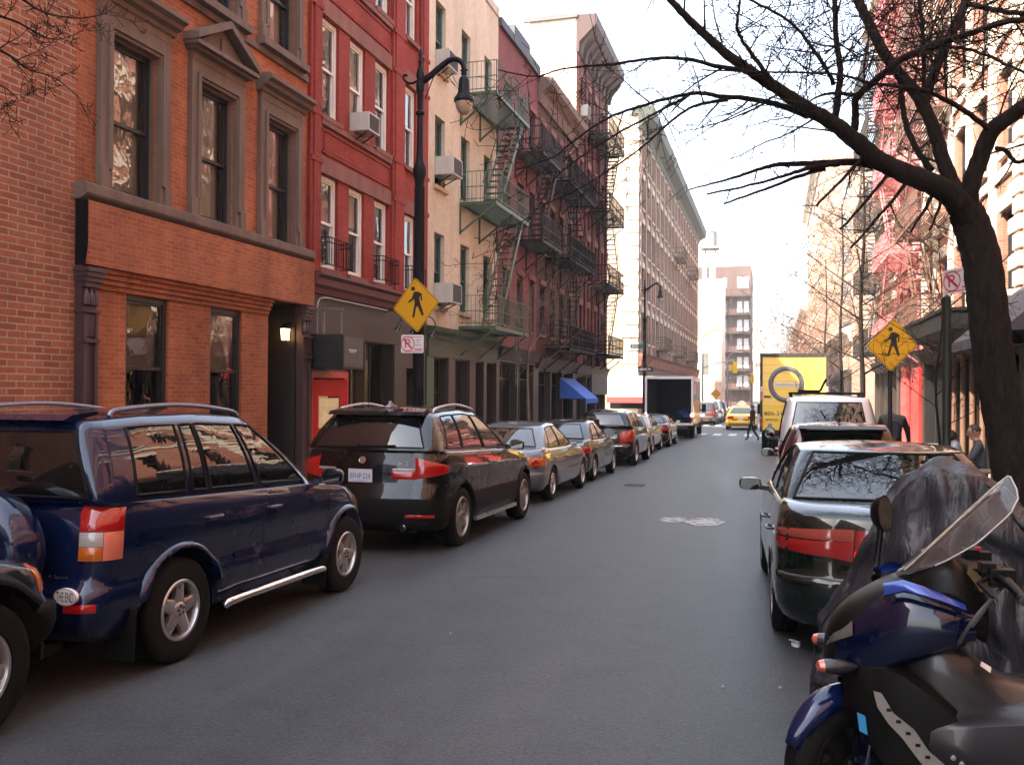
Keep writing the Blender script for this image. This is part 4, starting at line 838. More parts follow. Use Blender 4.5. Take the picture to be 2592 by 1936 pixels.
class Car:
    def __init__(s, name, label, X, Y, spec, paint, group=None, cat='car', rz=0):
        s.p = spec; s.paint = paint; g = spec.get
        s.root = thing(name, label, cat, (X, Y, gz(Y)), rz, group, rx=tilt(Y))
        s.w = spec['w']; s.ro = spec['ro']; s.wb = spec['wb']; s.fo = spec['fo']; s.wr = spec['wr']; ar = spec.get('ar', s.wr+.055)
        yr, yf = -s.ro, s.wb+s.fo
        rcr, rcf, br, bf = g('rcr', .26), g('rcf', .34), g('br', .06), g('bf', .14)
        A = [0, .2, .4, .58, .72, .84, .93, 1]
        th = [15, 35, 55, 75]
        ys = set(round(y, 3) for y in spec.get('cols', []))
        for ya in (0, s.wb):
            for k in range(0, 13): ys.add(round(ya-ar*cos(pi*k/12), 3))
        lo, hi = yr+br+rcr+.03, yf-bf-rcf-.03
        y = lo
        while y < hi: ys.add(round(y, 3)); y += .16
        ys = sorted(q for q in ys if lo <= q <= hi)
        keep = [ys[0]]; must = set(round(y, 3) for y in spec.get('cols', []))
        for q in ys[1:]:
            if q-keep[-1] < .022:
                if q in must: keep[-1] = q
                continue
            keep.append(q)
        ys = keep
        s.cols = [('R', a) for a in A]+[('RC', t) for t in th]+[('S', y) for y in ys]+[('FC', t) for t in th[::-1]]+[('F', a) for a in A[::-1]]
        nc = len(s.cols); s.nc = nc
        belt = spec['belt']; rws = spec['rows']; zlow = rws[0][0]; ztop = rws[-1][0]
        wtap = g('wtap', .05); ymid0, ymid1 = 0.1, s.wb*.85
        def wf(y):
            if y < ymid0: return 1-wtap*((ymid0-y)/s.ro)**2*.6
            if y > ymid1: return 1-wtap*((y-ymid1)/(yf-ymid1))**2
            return 1
        def outline(c, w, y0, y1, rr, rf, b0, b1, k, clampS=True, wfn=None):
            t, v = c
            wfn = wfn or (lambda y: 1)
            wr_ = w*wfn(y0+b0+rr); wf_ = w*wfn(y1-b1-rf)
            if t == 'R': return (wr_-rr)*v, y0+b0*v*v
            if t == 'RC': a = R(v); return wr_-rr+rr*sin(a), y0+b0+rr*(1-cos(a))
            if t == 'F': return (wf_-rf)*v, y1-b1*v*v
            if t == 'FC': a = R(v); return wf_-rf+rf*sin(a), y1-b1-rf*(1-cos(a))
            e0, e1 = y0+b0+rr, y1-b1-rf
            yy = max(e0+.0015*(k+1), min(e1-.0015*(nc-k), v))
            return w*wfn(yy), yy
        def arch(y):
            z = 0
            for ya in (0, s.wb):
                d = abs(y-ya)
                if d <= ar+1e-4: z = max(z, s.wr*g('archk', 1.0)+sqrt(max(0, ar*ar-d*d))*g('archs', 1))
            return z
        rowsP = []; s.rowz = []
        for (z, wfr, ri, fi) in rws:
            row = []
            for k, c in enumerate(s.cols):
                x, y = outline(c, s.w*wfr, yr+ri, yf-fi, rcr, rcf, br, bf, k, True, wf)
                fz = (z-zlow)/(ztop-zlow); zz = z+pl(belt, y)*fz*fz
                if c[0] == 'S': zz = max(zz, min(arch(y), ztop-.12))
                row.append(V((x, y, zz)))
            rowsP.append(row)
        s.nL = len(rowsP)
        G = spec['gh']; gbase = []; grof = []
        for k, c in enumerate(s.cols):
            x, y = outline(c, G['gw'], G['gyr'], G['gyf'], G.get('rc', .12), G.get('rcf', .16), G.get('b0', .05), G.get('b1', .16), k)
            gbase.append(V((x, y, pl(G['bz'], y))))
            c2 = c if c[0] != 'S' else ('S', pl(G['ymap'], y))
            x, y2 = outline(c2, G['rw'], G['ryr'], G['ryf'], G.get('rrc', .14), G.get('rrf', .2), G.get('rb0', .04), G.get('rb1', .1), k)
            grof.append(V((x, y2, pl(G['rz'], y2))))
        if s.nL:
            top = rowsP[-1]
            for t in (.3, .68):
                rowsP.append([lerp(a, b, t)+V((0, 0, (spec.get('crown', .02)*4*t*(1-t)) if c[0] != 'S' else spec.get('crown', .02)*2.2*t*(1-t))) for a, b, c in zip(top, gbase, s.cols)])
        s.rG0 = len(rowsP); s.gt = G.get('t', [0, .07, .2, .45, .7, .88, 1])
        for t in s.gt:
            row = []
            for a, b, c in zip(gbase, grof, s.cols):
                p = lerp(a, b, t); o = G.get('bulge', .025)*4*t*(1-t)
                n = {'R': V((0, -1, .3)), 'RC': V((.6, -.6, .2)), 'S': V((1, 0, .3)), 'FC': V((.6, .6, .3)), 'F': V((0, 1, .5))}[c[0]]
                row.append(p+n*o)
            rowsP.append(row)
        s.rG1 = len(rowsP)-1
        y0, y1 = G['ryr']+.35, G['ryf']-.4
        for t in (.12, .3, .55, .8, 1):
            row = []
            for p in grof: tgt = V((0, max(y0, min(y1, p.y)), p.z)); q = lerp(p, tgt, t); q.z = p.z+G.get('dome', .06)*(1-(1-t)**2); row.append(q)
            rowsP.append(row)
        s.P = rowsP; s.faces()
    def ring(s, row):
        return row+[V((-p.x, p.y, p.z)) for p in row[-2:0:-1]]
    def faces(s):
        g = s.p.get; N = 2*s.nc-2; vs = []
        for row in s.P: vs += s.ring(row)
        G = s.p['gh']; parts = {}
        r0 = s.rG0+G.get('r0', 1); r1 = s.rG1-G.get('r1', 1)
        fl = []
        for r in range(len(s.P)-1):
            for k in range(N):
                q = (r*N+k, r*N+(k+1) % N, (r+1)*N+(k+1) % N, (r+1)*N+k); k2 = min(k, N-1-k)
                pts = [vs[i] for i in q]
                if (pts[0]-pts[2]).length < 1e-5 or (pts[1]-pts[3]).length < 1e-5: continue
                ar = (pts[2]-pts[0]).cross(pts[3]-pts[1]).length
                if ar < 1e-9: continue
                ca, cb = s.cols[k2], s.cols[k2+1]; side = 'R' if k < s.nc-1 else 'L'
                nm = 'body'
                if r < g('trimrows', 0): nm = 'lower_trim'
                elif r in g('rearblack', ()) and ca[0] in 'RRC' and k2 < len([c for c in s.cols if c[0] == 'R']): nm = 'lower_trim'
                if r0 <= r < r1:
                    if ca[0] == 'R' and cb[0] == 'R' and cb[1] <= G.get('ra', .94): nm = 'rear_window'
                    elif ca[0] == 'F' and cb[0] == 'F' and ca[1] <= G.get('fa', .94): nm = 'windscreen'
                    elif ca[0] == 'S' and cb[0] == 'S':
                        ym = (ca[1]+cb[1])/2
                        for i, (a, b) in enumerate(G['win']):
                            if a < ym < b: nm = 'side_window#%d%s' % (i, side)
                if r > s.rG1 and g('blackroof'): nm = 'roof'
                parts.setdefault(nm, []).append(q)
        nor = [V((0, 0, 0)) for _ in vs]
        for fs in parts.values():
            for q in fs:
                n = (vs[q[2]]-vs[q[0]]).cross(vs[q[3]]-vs[q[1]])
                for i in q: nor[i] += n
        key = {}
        for i, p in enumerate(vs): key.setdefault((round(p.x, 4), round(p.y, 4), round(p.z, 4)), []).append(i)
        for ids in key.values():
            if len(ids) > 1:
                t = sum((nor[i] for i in ids), V((0, 0, 0)))
                for i in ids: nor[i] = t
        mats = {'body': s.paint, 'lower_trim': s.p.get('trim', TRIM), 'roof': TRIM}
        s.parts = {}
        for nm, fs in parts.items():
            idx = {}; fl = []
            for q in fs: fl.append(tuple(idx.setdefault(i, len(idx)) for i in q))
            pv = [vs[i] for i in idx]; me = bpy.data.meshes.new(nm.split('#')[0]); me.from_pydata([tuple(p) for p in pv], [], fl)
            me.materials.append(mats.get(nm, GLASSC)); me.polygons.foreach_set('use_smooth', [True]*len(fl)); me.update()
            me.normals_split_custom_set_from_vertices([tuple(nor[i].normalized()) if nor[i].length > 0 else (0, 0, 1) for i in idx])
            s.parts[nm] = link(nm.split('#')[0], me, s.root)
            if nm not in ('body', 'lower_trim', 'roof'):
                s.gasket(pv, fl)
        # floor pan and wheel housings
        u = MB(); w = s.w-.3; u.box(-w, w, -s.ro+.18, s.wb+s.fo-.25, s.wr*.7, s.rowz[0] if s.rowz else .75)
        bot = s.P[0]
        P = [[p, V((p.x*.97-.0, p.y, p.z-.002)), V((max(0, p.x-.3), max(-s.ro+.15, min(s.wb+s.fo-.2, p.y)), p.z+.0))] for p in bot]
        u.grid(P); u.grid([[V((-a.x, a.y, a.z)) for a in r][::-1] for r in P])
        obj('underbody', u, UNDER, s.root)
    def gasket(s, pv, fl):
        """black rubber round each pane"""
        cnt = {}
        for f in fl:
            for a, b in zip(f, f[1:]+f[:1]): cnt[(min(a, b), max(a, b))] = cnt.get((min(a, b), max(a, b)), 0)+1
        ed = [e for e, c in cnt.items() if c == 1]
        nb = {}
        for a, b in ed: nb.setdefault(a, []).append(b); nb.setdefault(b, []).append(a)
        if not ed: return
        st = ed[0][0]; loop = [st]; prev = None; cur = st
        for _ in range(len(ed)+2):
            nx = [q for q in nb[cur] if q != prev]
            if not nx: break
            prev, cur = cur, nx[0]
            if cur == st: break
            loop.append(cur)
        if not hasattr(s, 'gm'): s.gm = MB()
        L = [V(pv[i]) for i in loop]; L.append(L[0].copy()); s.gm.tube(L, .011, 5, False)
    # -- addressing the skin
    def ci(s, kind, v):
        best = None
        for k in range(s.nc-1):
            a, b = s.cols[k], s.cols[k+1]
            if a[0] == kind and b[0] == kind and min(a[1], b[1])-1e-9 <= v <= max(a[1], b[1])+1e-9: return k+(v-a[1])/(b[1]-a[1])
        for k, a in enumerate(s.cols):
            if a[0] == kind and (best is None or abs(a[1]-v) < abs(s.cols[best][1]-v)): best = k
        return float(best)
    def surf(s, c, z, side=1, off=0):
        def at(c, z):
            k = max(0, min(s.nc-2, int(c))); t = c-k
            col = [lerp(s.P[r][k], s.P[r][k+1], t) for r in range(0, s.rG0+1)]
            for a, b in zip(col, col[1:]):
                if a.z <= z <= b.z+1e-9 and b.z > a.z: return lerp(a, b, (z-a.z)/(b.z-a.z))
            return col[-1] if z > col[-1].z else col[0]
        p = at(c, z); e = .25; d1 = at(min(s.nc-1.01, c+e), z)-at(max(0, c-e), z); d2 = at(c, z+.015)-at(c, z-.015)
        n = d1.cross(d2); n = n.normalized() if n.length > 1e-9 else V((0, -1, 0))
        p = p+n*off
        return V((p.x*side, p.y, p.z)), V((n.x*side, n.y, n.z))
    def patch(s, name, mat, c0, c1, zb, zt, side=1, off=.008, n=10, m=5, parent=None, thick=True):
        fb = zb if callable(zb) else (lambda t: zb); ft = zt if callable(zt) else (lambda t: zt)
        P = []; Q = []
        for i in range(n+1):
            t = i/n; c = lerp(c0, c1, t); ra = []; rb = []
            for j in range(m+1):
                z = lerp(fb(t), ft(t), j/m); edge = min(t, 1-t, j/m, 1-j/m)
                ra.append(s.surf(c, z, side, off*(1 if edge > 0 else .55))[0]); rb.append(s.surf(c, z, side, -.01)[0])
            P.append(ra); Q.append(rb)
        mb = MB()
        flip = side < 0
        mb.grid([r[::-1] for r in P] if flip else P)
        rim = [(P[0][j], Q[0][j]) for j in range(m+1)]+[(P[i][m], Q[i][m]) for i in range(1, n+1)]+[(P[n][j], Q[n][j]) for j in range(m-1, -1, -1)]+[(P[i][0], Q[i][0]) for i in range(n-1, -1, -1)]
        mb.grid([[a, b] for a, b in rim])
        return obj(name, mb, mat, parent or s.root, True, 50)
    def ribbon(s, mb, path, w=.008, off=.0025, side=1):
        pts = [s.surf(c, z, side, off) for c, z in path]; L = []
        for i, (p, n) in enumerate(pts):
            d = (pts[min(i+1, len(pts)-1)][0]-pts[max(i-1, 0)][0]).normalized(); q = d.cross(n).normalized()*w/2; L.append([p-q, p+q])
        mb.grid(L)
    def seam_v(s, mb, y, z0, z1, side=1, n=8): s.ribbon(mb, [(s.ci('S', y), lerp(z0, z1, k/n)) for k in range(n+1)], side=side)
    def seams(s, ys, z0, z1, fuel=None):
        m = MB()
        for sd in (1, -1):
            for y in ys: s.seam_v(m, y, z0, z1, sd)
        obj('door_seam', m, SEAM, s.root)
    def handle(s, y, z, side=1, mat=None, l=.17):
        m = MB(); p, n = s.surf(s.ci('S', y), z, side, .028); q, _ = s.surf(s.ci('S', y-l), z, side, .028)
        m.tube([p-n*.03, p, lerp(p, q, .5)+n*.006, q, q-n*.03], [.012, .014, .014, .014, .012], 8); obj('door_handle', m, mat or s.paint, s.root, True)
    def mirror(s, y, z, mat=None, side=1, size=(.2, .13), out=.1):
        p, n = s.surf(s.ci('S', y), z-.02, side, 0); b = V((side*(s.w+out), y-.02, z)); m = MB()
        w, h = size; rows_ = []
        for t, k in ((0, .86), (.02, .97), (.05, 1), (.1, .86), (.14, .5), (.155, .1)):
            rows_.append([b+V((w/2*k*(abs(cos(a))**.6)*(1 if cos(a) > 0 else -1), t, h/2*k*(abs(sin(a))**.6)*(1 if sin(a) > 0 else -1))) for a in [2*pi*j/20 for j in range(21)]])
        m.grid(rows_); m.bar(V((side*s.p['gh']['gw']*.97, y+.05, z-.05)), b+V((-side*w*.2, .07, -.03)), .09, .045); o = obj('door_mirror', m, mat or s.paint, s.root, True)
        g = MB(); g.add([p_+V((0, .004, 0)) for p_ in rows_[0][:-1]], [tuple(range(20))]); obj('mirror_glass', g, plain('mirror', (.25, .27, .25), .03, 1, 0), o)
    def wheels(s, rim, width=.2, style=5, mat=None, inset=.0):
        mat = mat or ALLOY
        for y in (0, s.wb):
            for sd in (1, -1):
                w = link('wheel', None, s.root, (sd*(s.w-width/2-.012-inset), y, s.wr), (0, 0, 0 if sd > 0 else pi)); make_wheel(w, s.wr, width, rim, style, mat)
                w.rotation_euler.x = rnd.uniform(0, 6) if sd > 0 else rnd.uniform(0, 6)
    def finish(s):
        if hasattr(s, 'gm'): obj('window_seal', s.gm, TRIM, s.root, True, 180)
    def plate(s, text, z, w=.31, h=.155, colr=None, inkc=(.03, .06, .25), sub=None, cx=0, th=None):
        p, n = s.surf(s.ci('R', .1), z, 1, 0); y = p.y-.012
        m = MB(); m.box(cx-w/2, cx+w/2, y-.006, y, z-h/2, z+h/2); o = obj('number_plate', m, plain('plate_white', (.62, .64, .66), .35, 0, .1, 9) if colr is None else colr, s.root)
        if text:
            t = MB(); letters(t, text, (cx, y-.0075, z-h*.03), (1, 0, 0), (0, 0, 1), h*.42, w*.84)
            if sub: letters(t, sub, (cx, y-.0075, z-h*.4), (1, 0, 0), (0, 0, 1), h*.1, w*.6)
            obj('plate_lettering', t, plain('plate_ink_%d' % int(inkc[2]*100), inkc, .5, 0, 0), o)
        return o
_whc = {}
def make_wheel(root, r, width, rim, style, mat):
    key = (r, width, rim, style, mat.name); M = Matrix.Rotation(pi/2, 4, 'Y')
    if key not in _whc:
        t = MB(); h = width/2; pr = [(rim, -h*.82), (rim+.012, -h*.95), (r-.06, -h), (r-.025, -h*.93), (r-.006, -h*.78), (r, -h*.5), (r, -h*.12), (r-.008, -h*.1), (r-.008, -h*.04), (r, 0), (r, h*.2), (r-.008, h*.22), (r-.008, h*.3), (r, h*.34), (r, h*.5), (r-.006, h*.78), (r-.025, h*.93), (r-.06, h), (rim+.012, h*.95), (rim, h*.82)]
        t.lathe(pr, 44, M, False, False); tyre = t.mesh('tyre', TYRE, True, 40)
        q = MB(); q.lathe([(rim+.004, h*.9), (rim-.004, h*.97), (rim-.02, h*.95), (rim-.028, h*.8), (rim-.034, h*.3), (rim-.045, -h*.5)], 44, M, False, False)
        ns = abs(style); wid = {5: .13, 6: .075, 7: .075, 10: .05, 9: .05}.get(ns, .09)*rim/.2*.8
        for k in range(ns):
            a = 2*pi*k/ns; RM = M @ Matrix.Rotation(a, 4, 'Z'); z1, z0 = h*.86, h*.45
            # spoke: tapered, crowned bar from hub to rim
            ri, ro_ = rim*.16, rim-.018; n0, n1 = wid*.62, wid*.4 if style > 0 else wid*.7
            vs = []
            for rr, hw, zt in ((ri, n0, z1-.01), (rim*.5, (n0+n1)*.42, z1), (ro_, n1, z1-.004)):
                for x, z in ((-hw, z0), (-hw*.95, zt-.012), (-hw*.45, zt), (hw*.45, zt), (hw*.95, zt-.012), (hw, z0)): vs.append(RM @ V((rr, x, z)))
            fs = [(i*6+j, i*6+(j+1) % 6, (i+1)*6+(j+1) % 6, (i+1)*6+j) for i in (0, 1) for j in range(6)]+[(0, 1, 2, 3, 4, 5), (17, 16, 15, 14, 13, 12)]
            q.add(vs, fs)
        q.lathe([(rim*.27, h*.4), (rim*.27, h*.84), (rim*.22, h*.9), (rim*.16, h*.93), (.001, h*.94)], 24, M)
        rimm = q.mesh('rim', mat, True, 35)
        b = MB(); b.lathe([(rim*.78, h*.1), (rim*.78, h*.16), (rim*.4, h*.2), (.001, h*.2)], 30, M); b.lathe([(rim-.03, -h*.6), (.001, -h*.6)], 30, M)
        for k in range(5): a = 2*pi*k/5; b.lathe([(.012, h*.9), (.01, h*.965), (.001, h*.97)], 7, M @ Matrix.Translation((rim*.14*cos(a+.3), rim*.14*sin(a+.3), 0)))
        _whc[key] = (tyre, rimm, b.mesh('brake_disc', STEELD, True, 35))
    a, b, c = _whc[key]; link('tyre', a, root); link('rim', b, root); link('brake_disc', c, root)
def arc_tube(car, mat, y0, r, off=.02, rad=.022, name='arch_lip', flat=False):
    """flared lips round the wheel openings"""
    for sd in (1, -1):
        for ya in (0, car.wb):
            m = MB(); P = []
            for k in range(23):
                a = pi*(k/22)*1.06-.03*pi; y = ya-r*cos(a); z = car.wr+r*sin(a)
                p, n = car.surf(car.ci('S', y), max(z, car.wr*.75), sd, 0); x = abs(p.x)
                P.append([V((sd*(x-.05), y, z)), V((sd*(x+off), ya-(r-.003)*cos(a), car.wr+(r-.003)*sin(a))), V((sd*(x+off), ya-(r+rad)*cos(a), car.wr+(r+rad)*sin(a))), V((sd*(x+off*.6), ya-(r+rad*2)*cos(a), car.wr+(r+rad*2)*sin(a))), V((sd*(x-.012), ya-(r+rad*2.8)*cos(a), car.wr+(r+rad*2.8)*sin(a)))])
            m.grid(P); obj(name, m, mat, car.root, True, 60)
def roof_rails(car, mat, x, y0, y1, z, r=.018, lift=.06):
    for sd in (1, -1):
        m = MB(); P = catmull([(sd*x, y0, z(y0)-.02), (sd*x, y0+.1, z(y0)+lift*.8), (sd*x, (y0+y1)/2, z((y0+y1)/2)+lift), (sd*x, y1-.12, z(y1)+lift*.8), (sd*x, y1, z(y1)-.02)], 6)
        m.tube(P, r, 8, True); obj('roof_rail', m, mat, car.root, True)
def wiper(car, z, x0, x1, dy=0):
    m = MB(); p, n = car.P[car.rG0][0], None
    a = lerp(car.P[car.rG0][0], car.P[car.rG1][0], .06)
    m.bar((x0, a.y-.03, a.z+.0), (x1, a.y-.035, a.z+.02), .02); m.bar((x0, a.y+.03, a.z-.03), (x0, a.y-.035, a.z+.01), .03); obj('wiper', m, TRIM, car.root)
# ---------------------------------------------------------------- the cars of the street
def P_(*a): return list(a)
def suv_spec(**k):
    d = dict(w=.88, ro=.95, wb=2.7, fo=.85, wr=.36, rcr=.24, rcf=.34, br=.06, bf=.16, belt=[(-2, 0), (1.9, 0), (2.6, -.06), (4, -.2)],
        rows=[(.29, .88, .14, .14), (.33, .94, .05, .05), (.42, .985, .01, 0), (.5, .995, 0, 0), (.57, .99, .004, .005), (.605, .975, .03, .03), (.63, .968, .07, .06), (.68, .975, .08, .09), (.76, .985, .082, .12), (.84, .985, .088, .16), (.92, .975, .1, .22), (.98, .955, .125, .3), (1.0, .945, .145, .34)],
        gh=dict(gw=.815, gyr=-.8, gyf=2.3, bz=[(-1, 1.02), (2.4, 1.02)], rw=.62, ryr=-.62, ryf=1.45, rz=[(-.7, 1.62), (.4, 1.67), (1.1, 1.655), (1.5, 1.6)], ymap=[(-.8, -.62), (0, 0), (1, .85), (2.3, 1.45)], dome=.05, win=[(-.45, .12), (.2, 1.0), (1.07, 2.1)]))
    d['gh'] = dict(d['gh'], **k.pop('gh', {})); d.update(k); return d
def sedan_spec(**k):
    d = dict(w=.89, ro=1.03, wb=2.75, fo=.98, wr=.315, rcr=.3, rcf=.4, br=.09, bf=.2, belt=[(-2, .0), (2.2, 0), (2.8, -.05), (4, -.2)], crown=.03,
        rows=[(.22, .88, .14, .14), (.26, .94, .05, .06), (.34, .985, .01, .01), (.44, .997, 0, 0), (.53, 1, .006, .01), (.56, .995, .03, .04), (.585, .99, .05, .06), (.64, .992, .052, .09), (.72, .99, .055, .14), (.79, .98, .06, .2), (.85, .965, .075, .28), (.9, .945, .1, .36), (.925, .93, .13, .42)],
        gh=dict(gw=.8, gyr=-.42, gyf=2.25, bz=[(-.5, 1.0), (0, .965), (1.5, .955), (2.3, .985)], rw=.56, ryr=.28, ryf=1.45, rz=[(.2, 1.36), (.8, 1.415), (1.1, 1.41), (1.5, 1.355)], ymap=[(-.42, .28), (.2, .5), (1.05, .95), (2.25, 1.45)], dome=.04, b0=.1, rc=.1, win=[(-.05, .85), (.92, 2.02)]))
    d['gh'] = dict(d['gh'], **k.pop('gh', {})); d.update(k); return d

# --- blue four-wheel drive with covered spare wheel
BLUE = carpaint('deep_blue_paint', (.0025, .008, .038), .2, .26)
wb = 2.49
c = Car('suv', 'deep blue four wheel drive with covered spare wheel and a white oval THE END sticker', -4.735, 5.30,
    suv_spec(w=.868, ro=.9, wb=wb, fo=.8, wr=.354, ar=.43, rcr=.15, cols=[-.62, -.42, .1, .17, .34, .38, .98, 1.06, 2.0], wtap=.06,
        belt=[(-2, .13), (0, .1), (1.9, .04), (2.4, 0), (3.4, -.12)],
        gh=dict(gw=.805, gyr=-.78, gyf=2.12, bz=[(-1, 1.15), (0, 1.12), (2.2, 1.06)], rw=.64, ryr=-.74, ryf=1.28, rz=[(-.75, 1.64), (-.2, 1.675), (.4, 1.685), (.9, 1.665), (1.3, 1.6)], ymap=[(-.78, -.7), (-.42, -.38), (.13, .13), (1.02, .8), (2.12, 1.28)], win=[(-.42, .1), (.17, .34), (.38, .98), (1.06, 2.0)], bulge=.03, ra=1.0, rc=.07, rrc=.08, dome=.045)), BLUE, 'cars parked along the left kerb')
arc_tube(c, BLUE, 0, .43, .035, .016)
c.seams((.135, 1.02, 2.12), .44, 1.0)
for sd in (1, -1):
    c.handle(.42, .95, sd); c.handle(1.24, .94, sd); c.mirror(1.92, 1.13, None, sd, (.2, .15))
    a, b = c.ci('R', .97), c.ci('S', -.66)
    c.patch('tail_light', REDL2, a, b, .975, lambda t: 1.13-.02*t, sd, .016); c.patch('reversing_light', CLEARL, a, a+(b-a)*.55, .885, .972, sd, .013, 6, 3); c.patch('tail_light', lens('pink_lens', (.75, .2, .13)), a+(b-a)*.56, b, .80, .972, sd, .014, 6, 4); c.patch('turn_signal', AMBER, a, a+(b-a)*.55, .80, .882, sd, .013, 6, 3)
    m = MB(); L = [(sd*.87, .48, .29), (sd*.895, .56, .315), (sd*.9, 1.2, .32), (sd*.9, 1.85, .32), (sd*.87, 1.98, .29)]; m.tube(catmull(L, 5), .032, 10); o = obj('step_bar', m, CHROME, c.root, True)
    m = MB(); m.bar((sd*.6, .8, .3), (sd*.89, .8, .315), .03); m.bar((sd*.6, 1.6, .3), (sd*.89, 1.6, .315), .03); obj('bracket', m, TRIM, o)
    for ya in (-.5, wb-.48): m = MB(); m.grid([[(sd*(.66+.23*i/3), ya-.02*j/4-.0*i, .47-.32*j/4) for i in range(4)] for j in range(5)]); o = obj('mud_flap', m, TRIM, c.root); md = o.modifiers.new('thickness', 'SOLIDIFY'); md.thickness = .012
    m = MB(); c.ribbon(m, [(c.ci('S', lerp(.62, 1.9, k/10)), .63) for k in range(11)], .045, .012, sd); obj('side_moulding', m, BLUE, c.root)
    c.patch('fog_light', REDL2, c.ci('R', .93), c.ci('RC', 55), .5, .55, sd, .01, 6, 3)
roof_rails(c, plain('rail_silver', (.22, .24, .3), .35, .7, .1), .6, -.45, 1.0, lambda y: pl([(-.5, 1.695), (.3, 1.725), (1.0, 1.69)], y), .017, .032)
m = MB(); M = Matrix.Translation((.2, -.93, .86)) @ Matrix.Rotation(pi/2, 4, 'X'); m.lathe([(.36, -.02), (.385, .05), (.38, .14), (.35, .19), (.25, .215), (.2, .2), (.001, .195)], 48, M); obj('spare_wheel_cover', m, BLUE, c.root, True, 60)
m = MB(); p, n = c.surf(c.ci('R', .8), .6, 1, .006); M = Matrix.Translation((.66, p.y-.002, .6)) @ Matrix.Rotation(pi/2, 4, 'X') @ Matrix.Scale(.62, 4, (0, 1, 0)); 
m.lathe([(.001, .004), (.083, .004), (.083, -.02)], 36, M); o = obj('oval_sticker', m, plain('sticker_white', (.88, .88, .87), .4, 0, 0), c.root)
m = MB(); letters(m, 'THE END', (.66, p.y-.0075, .6), (1, 0, 0), (0, 0, 1), .058, .125); m.lathe([(.0765, .0052), (.079, .0052)], 36, M, False, False); obj('sticker_lettering', m, plain('ink_black', (.01, .01, .01), .5, 0, 0), o)
m = MB(); letters(m, '4 Sport', (.55, c.surf(c.ci('R', .72), .69, 1, .004)[0].y, .7), (1, 0, 0), (0, 0, 1), .03, .15); obj('script_badge', m, ALLOY, c.root)
m = MB(); m.tube([(.5, -.3, .27), (.5, -.86, .26)], .035, 12); obj('exhaust_pipe', m, STEELD, c.root, True)
m = MB(); m.prism([(-.8, 1.655), (-.72, 1.69), (-.5, 1.71), (-.5, 1.69), (-.74, 1.645)], -.56, .56, 0); obj('roof_spoiler', m, BLUE, c.root)
c.patch('turn_signal', AMBER, c.ci('FC', 55), c.ci('FC', 20), .8, .88, 1, .01, 5, 3); c.wheels(.207, .22, 5); c.finish(); RAV = c

# --- black luxury off-roader
BLACK = carpaint('black_paint', (.0015, .0016, .002), .0, .25)
wb = 2.933
rw = [(.27, .9, .12, .14), (.31, .95, .04, .05), (.4, .985, .01, 0), (.48, .995, 0, 0), (.56, .995, .004, .005), (.6, .99, .01, .03), (.66, .985, .03, .06), (.72, .985, .06, .09), (.75, .985, .075, .12), (.83, .988, .082, .16), (.92, .985, .09, .22), (.985, .97, .105, .3), (1.02, .955, .13, .34)]
c = Car('suv', 'black luxury off roader with silver roof rails and red wraparound lights, behind the blue one', -4.715, 10.785,
    suv_spec(w=.966, ro=1.03, wb=wb, fo=.88, wr=.37, ar=.435, rcr=.3, br=.12, rows=lift(rw, .19), trimrows=5, trim=plain('charcoal_cladding', (.004, .004, .0042), .55, 0, .2, 8, .2, 90), cols=[-.46, .1, .15, .98, 1.06, 2.3],
        belt=[(-2, .05), (0, .02), (2, -.02), (2.6, -.07), (3.8, -.22)],
        gh=dict(gw=.89, gyr=-.93, gyf=2.42, bz=[(-1, 1.235), (0, 1.19), (2.4, 1.12)], b0=.14, rc=.16, rw=.66, ryr=-.55, ryf=1.42, rb0=.08, rz=[(-.6, 1.645), (0, 1.7), (.6, 1.72), (1.1, 1.69), (1.45, 1.63)], ymap=[(-.93, -.5), (-.46, -.2), (.12, .2), (1.02, .85), (2.42, 1.42)], win=[(-.46, .1), (.15, .98), (1.06, 2.3)], ra=1.0, bulge=.035, dome=.05)), BLACK, 'cars parked along the left kerb')
arc_tube(c, plain('charcoal_cladding', (.004, .004, .004)), 0, .435, .02, .02)
c.seams((.12, 1.02, 2.28), .42, 1.03)
for sd in (1, -1):
    c.handle(.35, 1.02, sd, CHROME); c.handle(1.3, 1.0, sd, BLACK); c.mirror(2.05, 1.2, BLACK, sd, (.22, .16))
    a, b, e = c.ci('R', .56), c.ci('R', .98), c.ci('S', -.6)
    c.patch('tail_light', REDL2, a, b, lambda t: .88+.015*(1-t), .985, sd, .014); c.patch('reversing_light', CLEARL, a+.1, b, .988, 1.015, sd, .013, 8, 2)
    c.patch('tail_light', REDL2, b+.06, e, lambda t: .885+.08*t, lambda t: 1.15-.12*t, sd, .015); c.patch('bumper_reflector', REDL2, c.ci('R', .86), c.ci('RC', 50), .44, .475, sd, .012, 6, 2)
    m = MB(); c.ribbon(m, [(c.ci('S', lerp(.5, 2.4, k/10)), .64) for k in range(11)], .03, .01, sd); obj('side_moulding', m, TRIM, c.root)
    m = MB(); m.bar((sd*.95, .5, .29), (sd*.95, 2.4, .29), .05, .05); obj('sill_strip', m, ALLOY, c.root)
    m = MB(); m.tube([(sd*.56, -.6, .34), (sd*.56, -1.03, .335)], .045, 14); m.tube([(sd*.56, -1.035, .335), (sd*.56, -1.03, .335)], .036, 14); obj('exhaust_pipe', m, CHROME, c.root, True)
roof_rails(c, plain('rail_bright', (.5, .5, .5), .3, .9, .1), .64, -.3, 1.25, lambda y: pl([(-.3, 1.69), (.5, 1.735), (1.25, 1.69)], y), .017, .05)
m = MB(); m.prism([(-.66, 1.645), (-.6, 1.69), (-.3, 1.725), (-.3, 1.69), (-.56, 1.64)], -.62, .62, 0); obj('roof_spoiler', m, BLACK, c.root)
